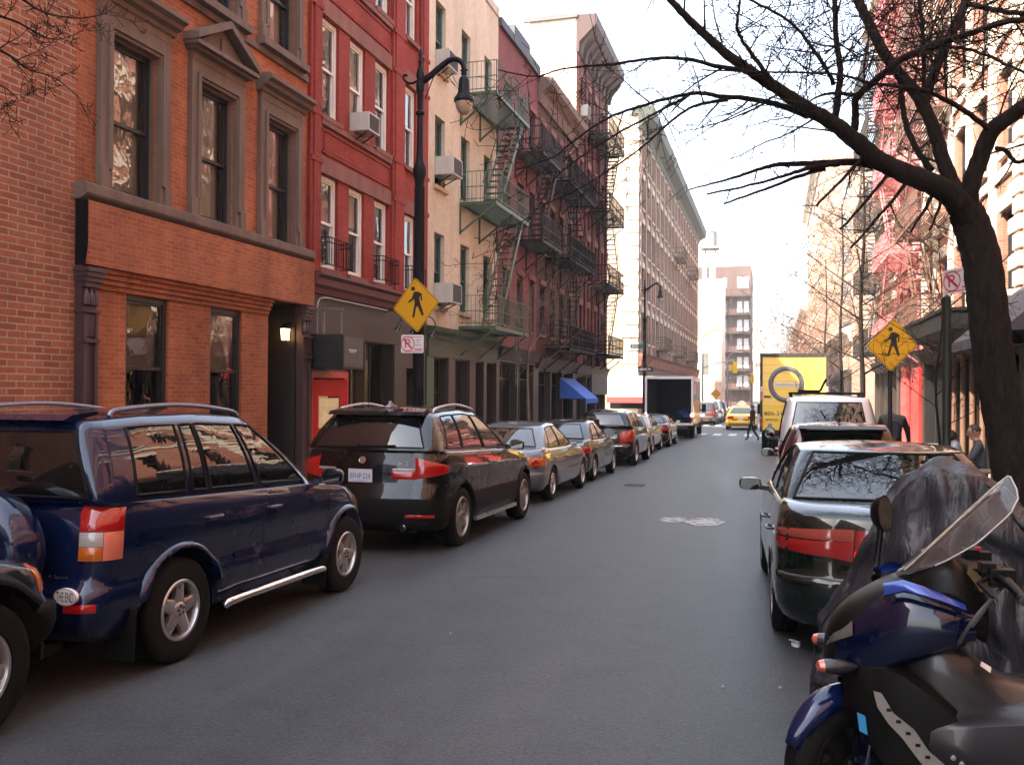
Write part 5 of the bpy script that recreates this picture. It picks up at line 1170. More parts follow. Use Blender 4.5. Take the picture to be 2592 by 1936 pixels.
p, n = c.surf(0, 1.11, 1, .0); M = Matrix.Translation((0, p.y-.012, 1.11)) @ Matrix.Rotation(R(80), 4, 'X')
m = MB(); m.lathe([(.041, -.004), (.043, .006), (.041, .008), (.001, .008)], 28, M); o = obj('round_emblem', m, plain('emblem_black', (.01, .01, .012), .2, 0, 0), c.root, True)
for k in range(4):
    q = MB(); vs = [M @ V((0, 0, .0092))]+[M @ V((.026*cos(pi/2*k+pi/2*j/8), .026*sin(pi/2*k+pi/2*j/8), .0092)) for j in range(9)]; q.add(vs, [(0, j, j+1) for j in range(1, 9)]); obj('emblem_quarter', q, plain('emblem_white', (.8, .8, .8), .3, 0, 0) if k % 2 == 0 else plain('emblem_blue', (.05, .2, .6), .3, 0, 0), o)
q = MB(); q.lathe([(.026, .0094), (.028, .0096), (.028, .008)], 28, M); q.lathe([(.041, .0084), (.0435, .009), (.0435, .006)], 28, M); obj('emblem_ring', q, CHROME, o)
q = MB(); letters(q, 'X5', (.5, c.surf(c.ci('R', .62), 1.075, 1, .004)[0].y-.004, 1.075), (1, 0, 0), (0, 0, 1), .042, .15); o2 = obj('model_badge', q, plain('badge_silver', (.6, .6, .62), .3, .2, 0), c.root); md = o2.modifiers.new('thickness', 'SOLIDIFY'); md.thickness = .006
c.plate('BFHP·224', .925, .31, .155, None, (.04, .1, .4), 'Ontario', cx=-.02)
m = MB(); pa = lerp(c.P[c.rG0][0], c.P[c.rG1][0], .1); m.bar((-.05, pa.y-.03, pa.z), (.4, pa.y+.0, pa.z+.01), .022); m.lathe([(.03, -.02), (.03, .03), (.001, .035)], 12, Matrix.Translation((-.05, pa.y-.02, pa.z)) @ Matrix.Rotation(pi/2, 4, 'X')); obj('wiper', m, TRIM, c.root)
m = MB(); m.prism([(.0, 1.75), (-.22, 1.75), (-.16, 1.82)], -.012, .012, 0); m.prism([(.02, 1.75), (-.24, 1.74), (-.2, 1.765), (-.05, 1.77)], -.035, .035, 0); obj('aerial_fin', m, plain('grey_fin', (.3, .3, .32), .3), c.root)
c.wheels(.25, .25, 5, plain('grey_alloy', (.34, .32, .3), .35, .8, .15, 9)); c.finish()

# --- silver-blue saloon
def saloon(name, label, X, Y, spec, paint, lights='round', rim=.2, grp='cars parked along the left kerb', sides=(1, -1), cat='car', plate=None, handle=None):
    c = Car(name, label, X, Y, spec, paint, grp, cat); wb = spec['wb']; w0 = spec['gh']['win']
    c.seams([w0[0][0]-.0, (w0[0][1]+w0[1][0])/2, w0[1][1]+.1], .34, .92)
    for sd in sides:
        c.handle(w0[0][0]+.3, .8, sd, handle); c.handle(w0[1][0]+.25, .79, sd, handle); c.mirror(w0[1][1]-.12, 1.0, None, sd, (.2, .12))
        a, b = c.ci('R', .7), c.ci('S', -.78)
        if lights == 'round':
            c.patch('tail_light', AMBER, a, b, lambda t: .66+.03*t, lambda t: .86-.03*t, sd, .008); 
            p, n = c.surf(c.ci('RC', 35), .745, sd, .01); q = V((0, 0, 1)); M = Matrix.Translation(p) @ n.to_track_quat('Z', 'Y').to_matrix().to_4x4(); m = MB(); m.lathe([(.07, -.02), (.07, .012), (.055, .022), (.03, .018), (.001, .02)], 20, M); obj('tail_light', m, REDL2, c.root, True)
        else: c.patch('tail_light', lights, a, b, lambda t: .68+.02*t, lambda t: .86-.03*t, sd, .009)
    c.plate(plate or '', .7, .31, .155)
    y = c.P[c.nL-1][0].y; m = MB()
    for sd in (1, -1): c.ribbon(m, [(c.ci('R', lerp(0, .7, k/6)), .88) for k in range(7)], .007, .003, sd)
    obj('boot_seam', m, SEAM, c.root)
    c.wheels(rim, .205, spec.get('spk', 7)); c.finish(); return c
saloon('saloon_car', 'silver blue saloon with round red tail lights, parked ahead of the black off roader', -4.86, 16.553, sedan_spec(w=.896, ro=1.05, wb=2.775, fo=1.0, wr=.318, ar=.37, cols=[-.05, .85, .92, 2.02],
    gh=dict(gyr=-.55, ryr=.2, b0=.12, ymap=[(-.55, .2), (.2, .45), (1.05, .95), (2.25, 1.45)], rz=[(.1, 1.37), (.8, 1.44), (1.1, 1.435), (1.5, 1.37)])), carpaint('silver_blue_paint', (.095, .1, .115), .2, .3))
saloon('saloon_car', 'grey green saloon with red corner lights between the silver saloon and a black off roader', -4.95, 21.31, sedan_spec(w=.87, ro=.98, wb=2.67, fo=.9, wr=.31, ar=.36, cols=[-.05, .85, .92, 2.02], gh=dict(gw=.79, rw=.57, rz=[(.2, 1.37), (.8, 1.43), (1.1, 1.42), (1.5, 1.36)])), carpaint('grey_green_paint', (.02, .024, .023), .15, .3), REDL2, .19)

# --- second black off-roader further on
wb = 2.825
c = Car('suv', 'black off roader with tall slanting red tail lights, further along the left kerb', -4.92, 27.5, suv_spec(w=.94, ro=.95, wb=wb, fo=.95, wr=.37, ar=.43, rcr=.3, br=.12, cols=[-.36, .1, .15, .98, 1.06, 2.2],
    rows=lift([(.29, .88, .14, .14), (.33, .94, .05, .05), (.42, .985, .01, 0), (.5, .995, 0, 0), (.57, .99, .004, .005), (.605, .985, .03, .03), (.63, .985, .05, .06), (.68, .985, .055, .09), (.76, .99, .06, .12), (.84, .985, .075, .16), (.92, .975, .1, .22), (1.0, .96, .125, .3), (1.04, .945, .145, .34)], .1),
    gh=dict(gw=.87, gyr=-.82, gyf=2.35, b0=.12, rw=.65, ryr=-.5, ryf=1.4, rz=[(-.6, 1.58), (0, 1.64), (.6, 1.66), (1.1, 1.64), (1.45, 1.58)], bz=[(-1, 1.2), (2.4, 1.1)], ymap=[(-.82, -.45), (-.36, -.15), (.12, .15), (1.02, .85), (2.35, 1.4)], win=[(-.36, .1), (.15, .98), (1.06, 2.2)], ra=.94)), BLACK, 'cars parked along the left kerb')
for sd in (1, -1): c.patch('tail_light', REDL2, c.ci('R', .86), c.ci('S', -.5), lambda t: .68+.1*t, lambda t: 1.12-.12*(1-t), sd, .012); c.handle(.3, .92, sd); c.handle(1.3, .9, sd, CHROME); c.mirror(1.98, 1.14, None, sd)
m = MB(); m.tube([c.surf(c.ci('R', k/8), .6, 1, .02)[0] for k in range(9)], .022, 8); m.tube([c.surf(c.ci('R', k/8), .6, -1, .02)[0] for k in range(9)], .022, 8); obj('bumper_trim', m, CHROME, c.root, True)
c.plate('', .82); c.seams((.12, 1.02), .42, 1.02); c.wheels(.23, .23, 6); c.finish()

saloon('saloon_car', 'bronze tan saloon tucked behind the second black off roader', -5.1, 33.3, sedan_spec(w=.87, ro=.95, wb=2.65, fo=.9, wr=.31, ar=.36, cols=[-.05, .85, .92, 2.02]), carpaint('bronze_paint', (.25, .18, .12), .7, .3), AMBER, .19)
c = saloon('convertible_car', 'black soft top car with long red tail lights in front of the white truck', -4.95, 38.0, sedan_spec(w=.86, ro=.95, wb=2.5, fo=.9, wr=.31, ar=.36, cols=[-.05, .85, .92, 2.02], blackroof=True, gh=dict(gw=.78, rw=.58, ryr=.1, gyr=-.35, rz=[(.1, 1.26), (.8, 1.32), (1.1, 1.31), (1.5, 1.25)], ymap=[(-.35, .1), (.3, .4), (1.05, .95), (2.25, 1.45)])), carpaint('wine_black_paint', (.012, .008, .01), .3, .25), REDL2, .2)

# --- white box truck with open back
WHITE = carpaint('white_truck_paint', (.72, .72, .7), 0, .4)
def box_truck(name, label, X, Y, w, h, L, zf, boxmat, cabmat, open_back):
    t = thing(name, label, 'truck', (X, Y, gz(Y)), 0, 'box trucks in the street', rx=tilt(Y)); m = MB(); th = .06; z1 = zf+h
    for sd in (-1, 1): m.box(sd*w if sd < 0 else w-th, -w+th if sd < 0 else w, .002, L, zf, z1)
    m.box(-w+th, w-th, .002, L, z1-.06, z1-.002); m.box(-w+th, w-th, .002, L, zf, zf+.06); m.box(-w+th, w-th, L-.06, L-.003, zf+.06, z1-.06); obj('cargo_box', m, boxmat, t)
    f = MB(); tt = .09
    f.box(-w-.01, -w+tt, -.05, 0, zf-.05, z1+.012); f.box(w-tt, w+.01, -.05, 0, zf-.05, z1+.012); f.box(-w+tt, w-tt, -.05, 0, z1-tt*1.4, z1+.012); f.box(-w+tt, w-tt, -.05, 0, zf-.05, zf+.02)
    o = obj('rear_frame', f, open_back[0], t)
    g = MB()
    for sd in (-1, 1): g.box(sd*.35-.05, sd*.35+.05, .2, L+1.6, zf-.25, zf-.05)
    g.box(-w*.8, w*.8, -.12, -.0, .5, .62); g.bar((-.7, -.06, .6), (-.7, .1, zf), .06); g.bar((.7, -.06, .6), (.7, .1, zf), .06); obj('chassis', g, STEELD, t)
    cb = MB(); cw = w*.86; prof = [(L+.12, .45), (L+.12, zf+1.25), (L+.9, zf+1.3), (L+1.35, zf+.55), (L+2.0, zf+.35), (L+2.1, .5)]
    cb.prism(prof, -cw, cw, 0); obj('cab', cb, cabmat, t)
    cg = MB(); cg.quad((-cw+.12, L+.93, zf+1.24), (cw-.12, L+.93, zf+1.24), (cw-.12, L+1.36, zf+.62), (-cw+.12, L+1.36, zf+.62)); obj('windscreen', cg, GLASSC, t)
    for sd in (-1, 1):
        cg = MB(); x = sd*(cw+.004); cg.add([(x, L+.3, zf+.6), (x, L+1.2, zf+.6), (x, L+.85, zf+1.18), (x, L+.3, zf+1.18)], [(0, 1, 2, 3)]); obj('side_window', cg, GLASSC, t)
        mm = MB(); mm.box(sd*(w+.02)-.02, sd*(w+.2)+.02, L+1.0, L+1.06, zf+.5, zf+.95) if sd > 0 else mm.box(-w-.22, -w, L+1.0, L+1.06, zf+.5, zf+.95); mm.bar((sd*cw, L+1.05, zf+.55), (sd*(w+.15), L+1.03, zf+.6), .03); obj('door_mirror', mm, TRIM, t)
        for yy, du in ((L*.3, True), (L+1.3, False)):
            for q in ((0, .27) if du else (0,)):
                wq = link('wheel', None, t, (sd*(w-.16-q), yy, .42), (0, 0, 0 if sd > 0 else pi)); make_wheel(wq, .42, .24, .24, 6, STEELD)
        ll = MB(); xx = sd*(w-.1); ll.lathe([(.07, 0), (.06, .03), (.001, .035)], 14, Matrix.Translation((sd*(w-.045), -.05, zf+.45)) @ Matrix.Rotation(pi/2, 4, 'X')); obj('tail_light', ll, open_back[2], t, True)
        ll = MB(); ll.box(sd*(w-.04)-.05, sd*(w-.04)+.05, -.075, -.052, zf+.15, zf+.35); obj('tail_light', ll, REDL2, t)
        g = MB(); g.box(sd*.55-.3, sd*.55+.3, L*.3-.6, L*.3-.58, .12, .6); obj('mud_flap', g, TRIM, t)
    return t, zf, z1, w
t, zf, z1, w = box_truck('delivery_truck', 'white box truck with its back open, blue blankets inside, left side', -4.93, 44.8, 1.17, 2.35, 4.6, .72, WHITE, WHITE, (plain('worn_silver_frame', (.75, .75, .74), .4, .1, .15, 6), None, plain('lit_red_lamp', (.9, .5, .45), .3, 0, 0, emit=(1, .5, .4), es=5)))
m = MB(); m.box(-1.1, 1.1, .1, 4.5, .785, .79); m.box(-1.105, -1.095, .1, 4.5, .8, 2.98); m.box(1.095, 1.105, .1, 4.5, .8, 2.98); m.box(-1.09, 1.09, 4.49, 4.5, .8, 2.98); m.box(-1.09, 1.09, .1, 4.48, 2.985, 3.0)
obj('cargo_shade_sheet', m, plain('cargo_shade_black', (.02, .018, .018), .9), t)  # black sheets added to put shade inside the open cargo box
m = MB(); rr = random.Random(4)
P = [[(x, .5+y, .8+.75*sin(pi*i/10)**.6*(.8+.3*sin(j*1.1+i*.7))*(.7+.3*sin(j*2.3))) for i, x in enumerate([.05+.1*q for q in range(11)])] for j, y in enumerate([.22*q for q in range(10)])]
m.grid(P); tag(obj('moving_blanket', m, plain('navy_blanket', (.012, .025, .11), .9, 0, .3, 9), None, True, loc=(-4.93, 44.8, gz(44.8))), 'heap of navy moving blankets inside the open white truck', 'blanket')
m = MB(); m.quad((1.174, .8, 1.3), (1.174, 3.6, 1.3), (1.174, 3.6, 1.9), (1.174, .8, 1.9)); obj('orange_stripe', m, plain('orange_print', (.7, .3, .06), .5), t)
m = MB(); m.quad((1.175, .3, 2.2), (1.175, 1.6, 2.2), (1.175, 1.6, 2.7), (1.175, .3, 2.7)); obj('pink_print', m, plain('pink_print', (.7, .4, .38), .5), t)

# --- yellow moving truck
YEL2 = carpaint('yellow_truck_paint', (.8, .5, .07), 0, .4)
t, zf, z1, w = box_truck('moving_truck', 'tall yellow moving truck with a silver ring emblem on its rear door', .76, 36, 1.24, 2.95, 6.2, .82, YEL2, YEL2, (plain('dark_rear_frame', (.03, .024, .02), .6, 0, .2, 6), None, REDL2))
m = MB(); m.box(-1.15, 1.15, -.03, .0, zf+.025, z1-.13); o = obj('roller_door', m, YEL2, t); y = -.034
m = MB()
for k in range(1, 9): z = zf+.02+(z1-.15-zf)*k/9; m.box(-1.15, 1.15, -.0315, -.03, z-.006, z+.006)
obj('door_seam', m, plain('darker_yellow_joint', (.4, .24, .02), .6), o)  # darker yellow lines along the joints of the door
cx, cz = -.28, zf+1.78; ring = MB()
def ell(rx, rz, yy, n=48): return [V((cx+rx*cos(2*pi*k/n), yy, cz+rz*sin(2*pi*k/n))) for k in range(n+1)]
ring.grid([ell(.66, .70, y), ell(.6, .63, y-.014), ell(.54, .57, y-.014), ell(.48, .51, y)]); obj('ring_emblem', ring, plain('silver_print', (.15, .14, .155), .35, .6, .25, 5), o, True)
m = MB(); m.box(cx-.47, cx+.47, y-.004, y, cz-.1, cz+.06); q = obj('name_bar', m, plain('pale_bar', (.62, .58, .5), .5), o); m = MB(); letters(m, 'THE NOTIONS IN', (cx, y-.006, cz-.02), (1, 0, 0), (0, 0, 1), .07, .8); obj('name_lettering', m, plain('bar_ink', (.09, .08, .1), .5, 0, 0), q)
m = MB(); letters(m, '800-212', (-.68, y-.002, zf+.66), (1, 0, 0), (0, 0, 1), .15, .8); letters(m, 'www.', (-.8, y-.002, zf+.42), (1, 0, 0), (0, 0, 1), .075, .52); obj('phone_lettering', m, plain('brown_ink', (.03, .02, .01), .5, 0, 0), o)
m = MB(); m.lathe([(.001, .003), (.09, .003)], 20, Matrix.Translation((-.87, y, zf+.2)) @ Matrix.Rotation(pi/2, 4, 'X')); obj('round_sticker', m, plain('lilac_sticker', (.6, .5, .6), .5), o)
for sd in (-1, 1):
    m = MB(); m.box(sd*1.19-.045, sd*1.19+.045, -.06, -.051, zf+1.15, zf+1.5); obj('reflector_strip', m, REDL2, t); m = MB(); m.box(sd*1.19-.045, sd*1.19+.045, -.06, -.051, zf+1.505, zf+1.7); obj('reflector_strip', m, CLEARL, t)
m = MB(); m.box(-1.1, -.85, -.06, -.031, zf+1.28, zf+1.34); obj('latch', m, STEELD, o)

# --- vans and cars far down the left side, taxi
def far_car(name, label, X, Y, spec, paint, lights, cat='car', grp='cars parked along the left kerb'):
    c = Car(name, label, X, Y, spec, paint, grp, cat)
    for sd in (1, -1): c.patch('tail_light', lights, c.ci('R', .84), c.ci('S', -.55), .78, 1.0, sd, .012, 6, 3)
    c.plate('', .72); c.wheels(.21, .21, 6); c.finish(); return c
far_car('minivan', 'brown minivan with tall red tail lights beyond the white truck', -4.9, 66.8, suv_spec(w=.95, gh=dict(gw=.87, rw=.72)), carpaint('brown_paint', (.09, .06, .045), .6, .3), REDL2, 'van')
far_car('minivan', 'white people carrier parked beyond the brown minivan', -4.75, 72.5, suv_spec(w=.93, gh=dict(gw=.86, rw=.7, rz=[(-.7, 1.72), (.4, 1.78), (1.1, 1.76), (1.5, 1.7)])), WHITE, REDL2, 'van')
far_car('hatchback', 'dark blue hatchback in the distance left of the taxi', -4.7, 79, suv_spec(w=.9), carpaint('ink_blue_paint', (.02, .03, .06), .4, .3), REDL2)
TAXIY = carpaint('taxi_yellow_paint', (.78, .42, .02), 0, .35)
c = saloon('taxi', 'yellow taxi with a white roof sign turning at the far junction', -1.93, 58.8, sedan_spec(w=.96, ro=1.25, wb=2.9, fo=1.1, wr=.33, ar=.38, cols=[-.05, .95, 1.02, 2.15], gh=dict(gyr=-.55, gw=.86, rw=.64, rz=[(.1, 1.38), (.8, 1.45), (1.1, 1.44), (1.5, 1.38)])), TAXIY, REDL2, .2, None, cat='taxi')
m = MB(); m.prism([(-.35, 1.5), (.35, 1.5), (.26, 1.66), (.08, 1.82), (-.08, 1.82), (-.26, 1.66)], .75, .95, 1); m.box(-.1, .1, .7, 1.0, 1.46, 1.505); obj('roof_sign', m, plain('taxi_sign_white', (.85, .84, .78), .5, 0, .1), c.root)
m = MB(); m.box(-.5, .5, -1.2, -1.175, .62, .67); m.box(-.75, .75, -1.275, -1.255, .36, .4); obj('bumper_strip', m, TRIM, c.root)

# --- right kerb: green saloon, dark hatchback, silver van
GREEN = carpaint('bottle_green_paint', (.002, .008, .006), .25, .24)
sp = sedan_spec(w=.893, ro=1.08, wb=2.715, fo=1.0, wr=.31, ar=.355, rcr=.26, br=.08, cols=[-.05, .85, .92, 2.02], crown=.035,
    belt=[(-2, .05), (0, .02), (2.2, 0), (2.8, -.05), (4, -.2)],
    rows=[(.22, .88, .14, .14), (.26, .94, .06, .06), (.34, .985, .015, .01), (.44, .997, 0, 0), (.51, 1, .0, .01), (.535, .998, .012, .04), (.55, .99, .04, .06), (.6, .99, .055, .09), (.68, .99, .058, .14), (.76, .985, .062, .2), (.84, .97, .075, .28), (.9, .95, .1, .36), (.93, .935, .135, .42)],
    gh=dict(gw=.8, gyr=-.36, gyf=2.25, bz=[(-.5, 1.09), (0, 1.05), (1.5, 1.03), (2.3, 1.04)], rw=.63, ryr=.26, ryf=1.45, rz=[(.2, 1.43), (.8, 1.475), (1.1, 1.46), (1.5, 1.39)], t=[0, .035, .2, .45, .72, .955, 1], rrc=.1, ymap=[(-.36, .3), (.2, .52), (1.05, .95), (2.25, 1.45)], dome=.035, b0=.1, rc=.07, win=[(-.05, .85), (.92, 2.02)], ra=1.0))
sp['rows'] = lift(sp['rows'], .10, .22); sp.update(rcr=.36, br=.1)
c = Car('saloon_car', 'dark green saloon with full width red tail lights, parked just beyond the scooter', .87, 7.64, sp, GREEN, 'cars parked along the right kerb', rz=R(2.4))
c.seams((-.1, .885, 2.1), .34, .92)
for sd in (1, -1):
    c.handle(.25, .8, sd); c.handle(1.18, .79, sd); c.mirror(1.8, 1.02, None, sd, (.22, .13), .12)
    m1, m2, m3 = c.ci('R', .28), c.ci('R', .72), c.ci('S', -.72)
    c.patch('tail_light', lens('vivid_red_lens', (.75, .008, .004), .09), m1, m2, .735, .795, sd, .009, 10, 3); c.patch('tail_light', REDL, m1, m2, .798, lambda t: .85+.085*smooth01(t*1.7), sd, .009, 12, 3)
    c.patch('tail_light', REDL, m2+.08, m3, lambda t: .72+.05*t, lambda t: .852-.01*t, sd, .009, 10, 3); c.patch('turn_signal', lens('rose_lens', (.3, .05, .035)), m2+.08, m3, .855, lambda t: .938-.045*t*t, sd, .009, 10, 3)
    p = MB(); P = [c.surf(c.ci('R', lerp(0, 1, k/10)), .585, sd, .004)[0] for k in range(11)]+[c.surf(c.ci('RC', 30+20*k), .585, sd, .004)[0] for k in range(3)]; p.tube(P, .012, 6); obj('bumper_strip', p, plain('strip_gloss', (.1, .12, .13), .2, .3), c.root, True)
m = MB()
for sd in (1, -1): c.ribbon(m, [(c.ci('R', .72), z) for z in (.65, .7, .77, .84, .9, .96)], .008, .0125, sd); c.ribbon(m, [(c.ci('R', lerp(0, .72, k/6)), .65) for k in range(7)], .008, .003, sd)
obj('boot_seam', m, SEAM, c.root)
y = c.surf(c.ci('R', .4), .625, 1, .003)[0].y
m = MB(); letters(m, 'SILVER', (-.4, y-.002, .645), (1, 0, 0), (0, 0, 1), .022, .1) if False else None
m.box(-.46, -.33, y-.003, y-.001, .69, .698); m.box(-.47, -.31, y-.003, y-.001, .668, .676); m.box(-.45, -.35, y-.003, y-.001, .679, .687); obj('dealer_badge', m, CHROME, c.root)
c.plate('', .49, .31, .14); m = MB(); m.box(-.38, -.31, c.surf(c.ci('R', .4), .5, 1, .004)[0].y-.002, c.surf(c.ci('R', .4), .5, 1, .004)[0].y, .5, .512); obj('paint_scratch', m, plain('scratch_white', (.5, .5, .5), .7), c.root)
c.wheels(.19, .2, 10); c.finish()

c = Car('hatchback', 'dark wine hatchback squeezed between the green saloon and the silver van', .88, 13.2, suv_spec(w=.86, ro=.85, wb=2.55, fo=.8, wr=.32, ar=.37, cols=[-.36, .1, .15, .95, 1.02, 1.95], rcr=.24,
    gh=dict(gw=.79, gyr=-.72, gyf=2.05, b0=.08, rw=.6, ryr=-.42, ryf=1.25, rz=[(-.6, 1.5), (0, 1.55), (.6, 1.56), (1.0, 1.54), (1.3, 1.49)], ymap=[(-.72, -.4), (-.36, -.15), (.12, .15), (.98, .75), (2.05, 1.25)], win=[(-.36, .1), (.15, .95), (1.02, 1.95)], dome=.05)), carpaint('wine_paint', (.05, .014, .014), .4, .28), 'cars parked along the right kerb')
for sd in (1, -1): c.patch('tail_light', REDL2, c.ci('R', .84), c.ci('S', -.42), .8, 1.03, sd, .012); c.handle(.3, .88, sd); c.mirror(1.75, 1.08, None, sd)
m = MB(); m.prism([(-.6, 1.52), (-.54, 1.56), (-.3, 1.575), (-.3, 1.55), (-.55, 1.5)], -.55, .55, 0); obj('roof_spoiler', m, BLACK, c.root); m = MB(); m.tube([(0, .1, 1.6), (0, -.02, 1.66)], .012, 8); m.lathe([(.03, 1.6), (.02, 1.63), (.001, 1.635)], 10, Matrix.Translation((0, .1, 0))); obj('aerial', m, TRIM, c.root)
c.plate('', .75); c.wheels(.19, .2, 6); c.finish()

SILV = carpaint('silver_white_paint', (.55, .56, .58), .5, .32)
c = Car('van', 'tall silver white van with big tinted rear window behind the yellow truck', 1.0, 18.45, suv_spec(w=.93, ro=.95, wb=2.8, fo=.85, wr=.35, ar=.41, rcr=.2, br=.05, cols=[-.5, .2, .28, 1.05, 1.15, 2.2],
    rows=[(.29, .88, .14, .14), (.33, .94, .05, .05), (.42, .985, .01, 0), (.5, .995, 0, 0), (.6, .99, .004, .005), (.65, .985, .03, .03), (.7, .985, .04, .06), (.78, .985, .045, .09), (.88, .985, .05, .12), (.98, .98, .055, .16), (1.06, .975, .06, .22), (1.12, .965, .07, .3), (1.15, .955, .08, .34)],
    gh=dict(gw=.88, gyr=-.85, gyf=2.4, b0=.05, bz=[(-1, 1.17), (2.4, 1.14)], rw=.72, ryr=-.62, ryf=1.5, rb0=.04, rrc=.12, rz=[(-.7, 1.98), (.4, 2.02), (1.1, 2.0), (1.5, 1.9)], ymap=[(-.85, -.62), (-.5, -.4), (.24, .22), (1.1, .9), (2.4, 1.5)], win=[(-.5, .2), (.28, 1.05), (1.15, 2.2)], ra=.93, r1=1, dome=.05, t=[0, .05, .2, .45, .7, .9, 1])), SILV, 'cars parked along the right kerb', 'van')
for sd in (1, -1):
    c.patch('tail_light', REDL2, c.ci('R', .9), c.ci('S', -.55), .8, 1.1, sd, .012); c.handle(.45, .98, sd); c.mirror(2.05, 1.25, TRIM, sd, (.22, .24), .14)
    m = MB(); m.tube([(sd*.66, -.3, 2.05), (sd*.66, 1.2, 2.06)], .018, 8); obj('roof_rail', m, TRIM, c.root, True)
for y in (.0, .9):
    m = MB(); m.bar((-.7, y, 2.09), (.7, y, 2.09), .06, .03); [m.bar((q*.66, y, 2.02), (q*.66, y, 2.09), .05) for q in (-1, 1)]; obj('cross_bar', m, TRIM, c.root)
c.plate('', .85); c.wheels(.21, .21, 6); c.finish()
m = MB(); m.bar((-.52, 0, 0), (-.12, .05, .0), .05); m.bar((-.12, .05, 0), (.0, .2, .24), .035); m.bar((-.45, 0, 0), (-.5, .2, .02), .04); tag(obj('roof_clamp', m, TRIM, None, loc=(1.0, 18.55, gz(18.5)+2.125)), 'black bike carrier clamp on the roof bars of the silver van', 'bike carrier')

# --- nose of the dark four-wheel drive that follows the blue one
SLATE = carpaint('slate_blue_paint', (.018, .026, .036), .4, .26)
sp = suv_spec(w=.9, ro=.9, wb=2.6, fo=.72, wr=.37, ar=.46, rcf=.2, bf=.06, trimrows=6, cols=[.1, .17, .9, 1.0, 1.9], trim=plain('black_cladding', (.005, .005, .0052), .6, 0, .2, 8, .2, 90),
    rows=[(.34, .9, .14, .16), (.38, .95, .05, .1), (.46, .99, .01, .03), (.54, 1.0, 0, .0), (.6, 1.0, .004, .0), (.66, .995, .01, .0), (.68, .98, .03, .06), (.74, .975, .08, .09), (.82, .975, .082, .1), (.9, .97, .088, .12), (.98, .96, .1, .15), (1.02, .945, .125, .2), (1.04, .93, .145, .24)], belt=[(-2, .04), (1.3, 0), (2.2, -.1), (3.4, -.19)])
c = Car('suv', 'slate blue four wheel drive with black bumper, only its front corner showing at left', -4.78, 1.06, sp, SLATE, 'cars parked along the left kerb')
for sd in (1, -1):
    c.patch('headlight', CLEARL, c.ci('FC', 60), c.ci('F', .68), .72, .85, sd, .006, 8, 4); c.patch('turn_signal', AMBER, c.ci('FC', 72), c.ci('FC', 40), lambda t: .71, lambda t: .87, sd, .012, 5, 4); c.mirror(1.8, 1.12, TRIM, sd); c.handle(.4, .9, sd)
arc_tube(c, plain('black_cladding', (.02, .02, .021)), 0, .46, .05, .02)
m = MB(); m.box(-.5, .5, 2.6+.72-.1, 2.6+.72+.01, .72, .95)
for k in range(7): x = -.42+.14*k; m.box(x-.03, x+.03, 3.33, 3.34, .74, .93)
obj('grille', m, TRIM, c.root); c.wheels(.22, .23, 5); c.finish()
# ---------------------------------------------------------------- trees (bare in late winter)
RMIN = [.003]
def twigs(mb, base, d, L, r, depth, rg, spur=True, n=5, droop=.0, nside=4):
    """one twig with short knobbly spurs, branching on"""
    pts = [V(base)]; d = V(d).normalized(); st = max(3, int(L/.13))
    for i in range(st):
        d = (d+V((rg.uniform(-1, 1), rg.uniform(-1, 1), rg.uniform(-1, 1)))*.17+V((0, 0, -droop))).normalized(); pts.append(pts[-1]+d*L/st)
    rr = [max(RMIN[0], r*(1-.75*i/st)) for i in range(st+1)]; mb.tube(pts, rr, nside, False)
    if spur:
        for i in range(1, st+1):
            if rg.random() < .75:
                q = V((rg.uniform(-1, 1), rg.uniform(-1, 1), rg.uniform(-.4, 1))).normalized(); mb.tube([pts[i], pts[i]+q*rg.uniform(.02, .06), pts[i]+q*rg.uniform(.05, .085)+V((0, 0, .01))], [rr[i]*.9, .0035, .0028], 3, False)
    if depth > 0:
        for k in range(n):
            i = rg.randint(1, st); q = (pts[i]-pts[i-1]).normalized(); s = q.orthogonal(); s.rotate(Matrix.Rotation(rg.uniform(0, 6.28), 3, q)); dd = q*rg.uniform(.5, 1)+s*rg.uniform(.5, 1)
            twigs(mb, pts[i], dd, L*rg.uniform(.3, .65), rr[i]*.7, depth-1, rg, spur, max(2, n-2), droop, 3)
def limb(tr, tw, pts, r0, r1, rg, every=.34, tl=(.3, 1.1), depth=1, start=.18, spread=1, flat=None):
    P = catmull(pts, 6); n = len(P)
    P = [p+V((rg.uniform(-1, 1), rg.uniform(-1, 1), rg.uniform(-1, 1)))*min(.006, r1*.5) for p in P]
    rr = [.9*lerp(r0, r1, (i/(n-1))**.6)*(1+rg.uniform(-.035, .035)) for i in range(n)]; tr.tube(P, rr, 9 if r0 > .05 else 6, True)
    acc = 0
    for i in range(1, n):
        acc += (P[i]-P[i-1]).length
        if i/n > start and acc > every*rg.uniform(.5, 1.4):
            acc = 0; q = (P[i]-P[i-1]).normalized(); s = q.orthogonal(); s.rotate(Matrix.Rotation(rg.uniform(0, 6.28), 3, q))
            if flat: s = (s+V(flat)*rg.uniform(-.4, .9)).normalized()
            twigs(tw, P[i], q*rg.uniform(.3, .9)+s*spread*rg.uniform(.6, 1.1), rg.uniform(*tl), max(RMIN[0], min(rr[i]*.55, .012)), depth, rg)
    return P, rr
def c3(x, y): return x*.4598+1194.7, y*.4598
def LP(pts, Y0, Y1):
    """measured limb points (survey crop) taken at depths running from Y0 to Y1"""
    n = len(pts)-1; return [onY(*c3(x, y), lerp(Y0, Y1, i/n)) for i, (x, y) in enumerate(pts)]
rg = random.Random(5)
tree = thing('street_tree', 'big bare street tree with spreading limbs over the right kerb', 'tree', (0, 0, 0))
tr = MB(); tw = MB()
T0 = 10.4
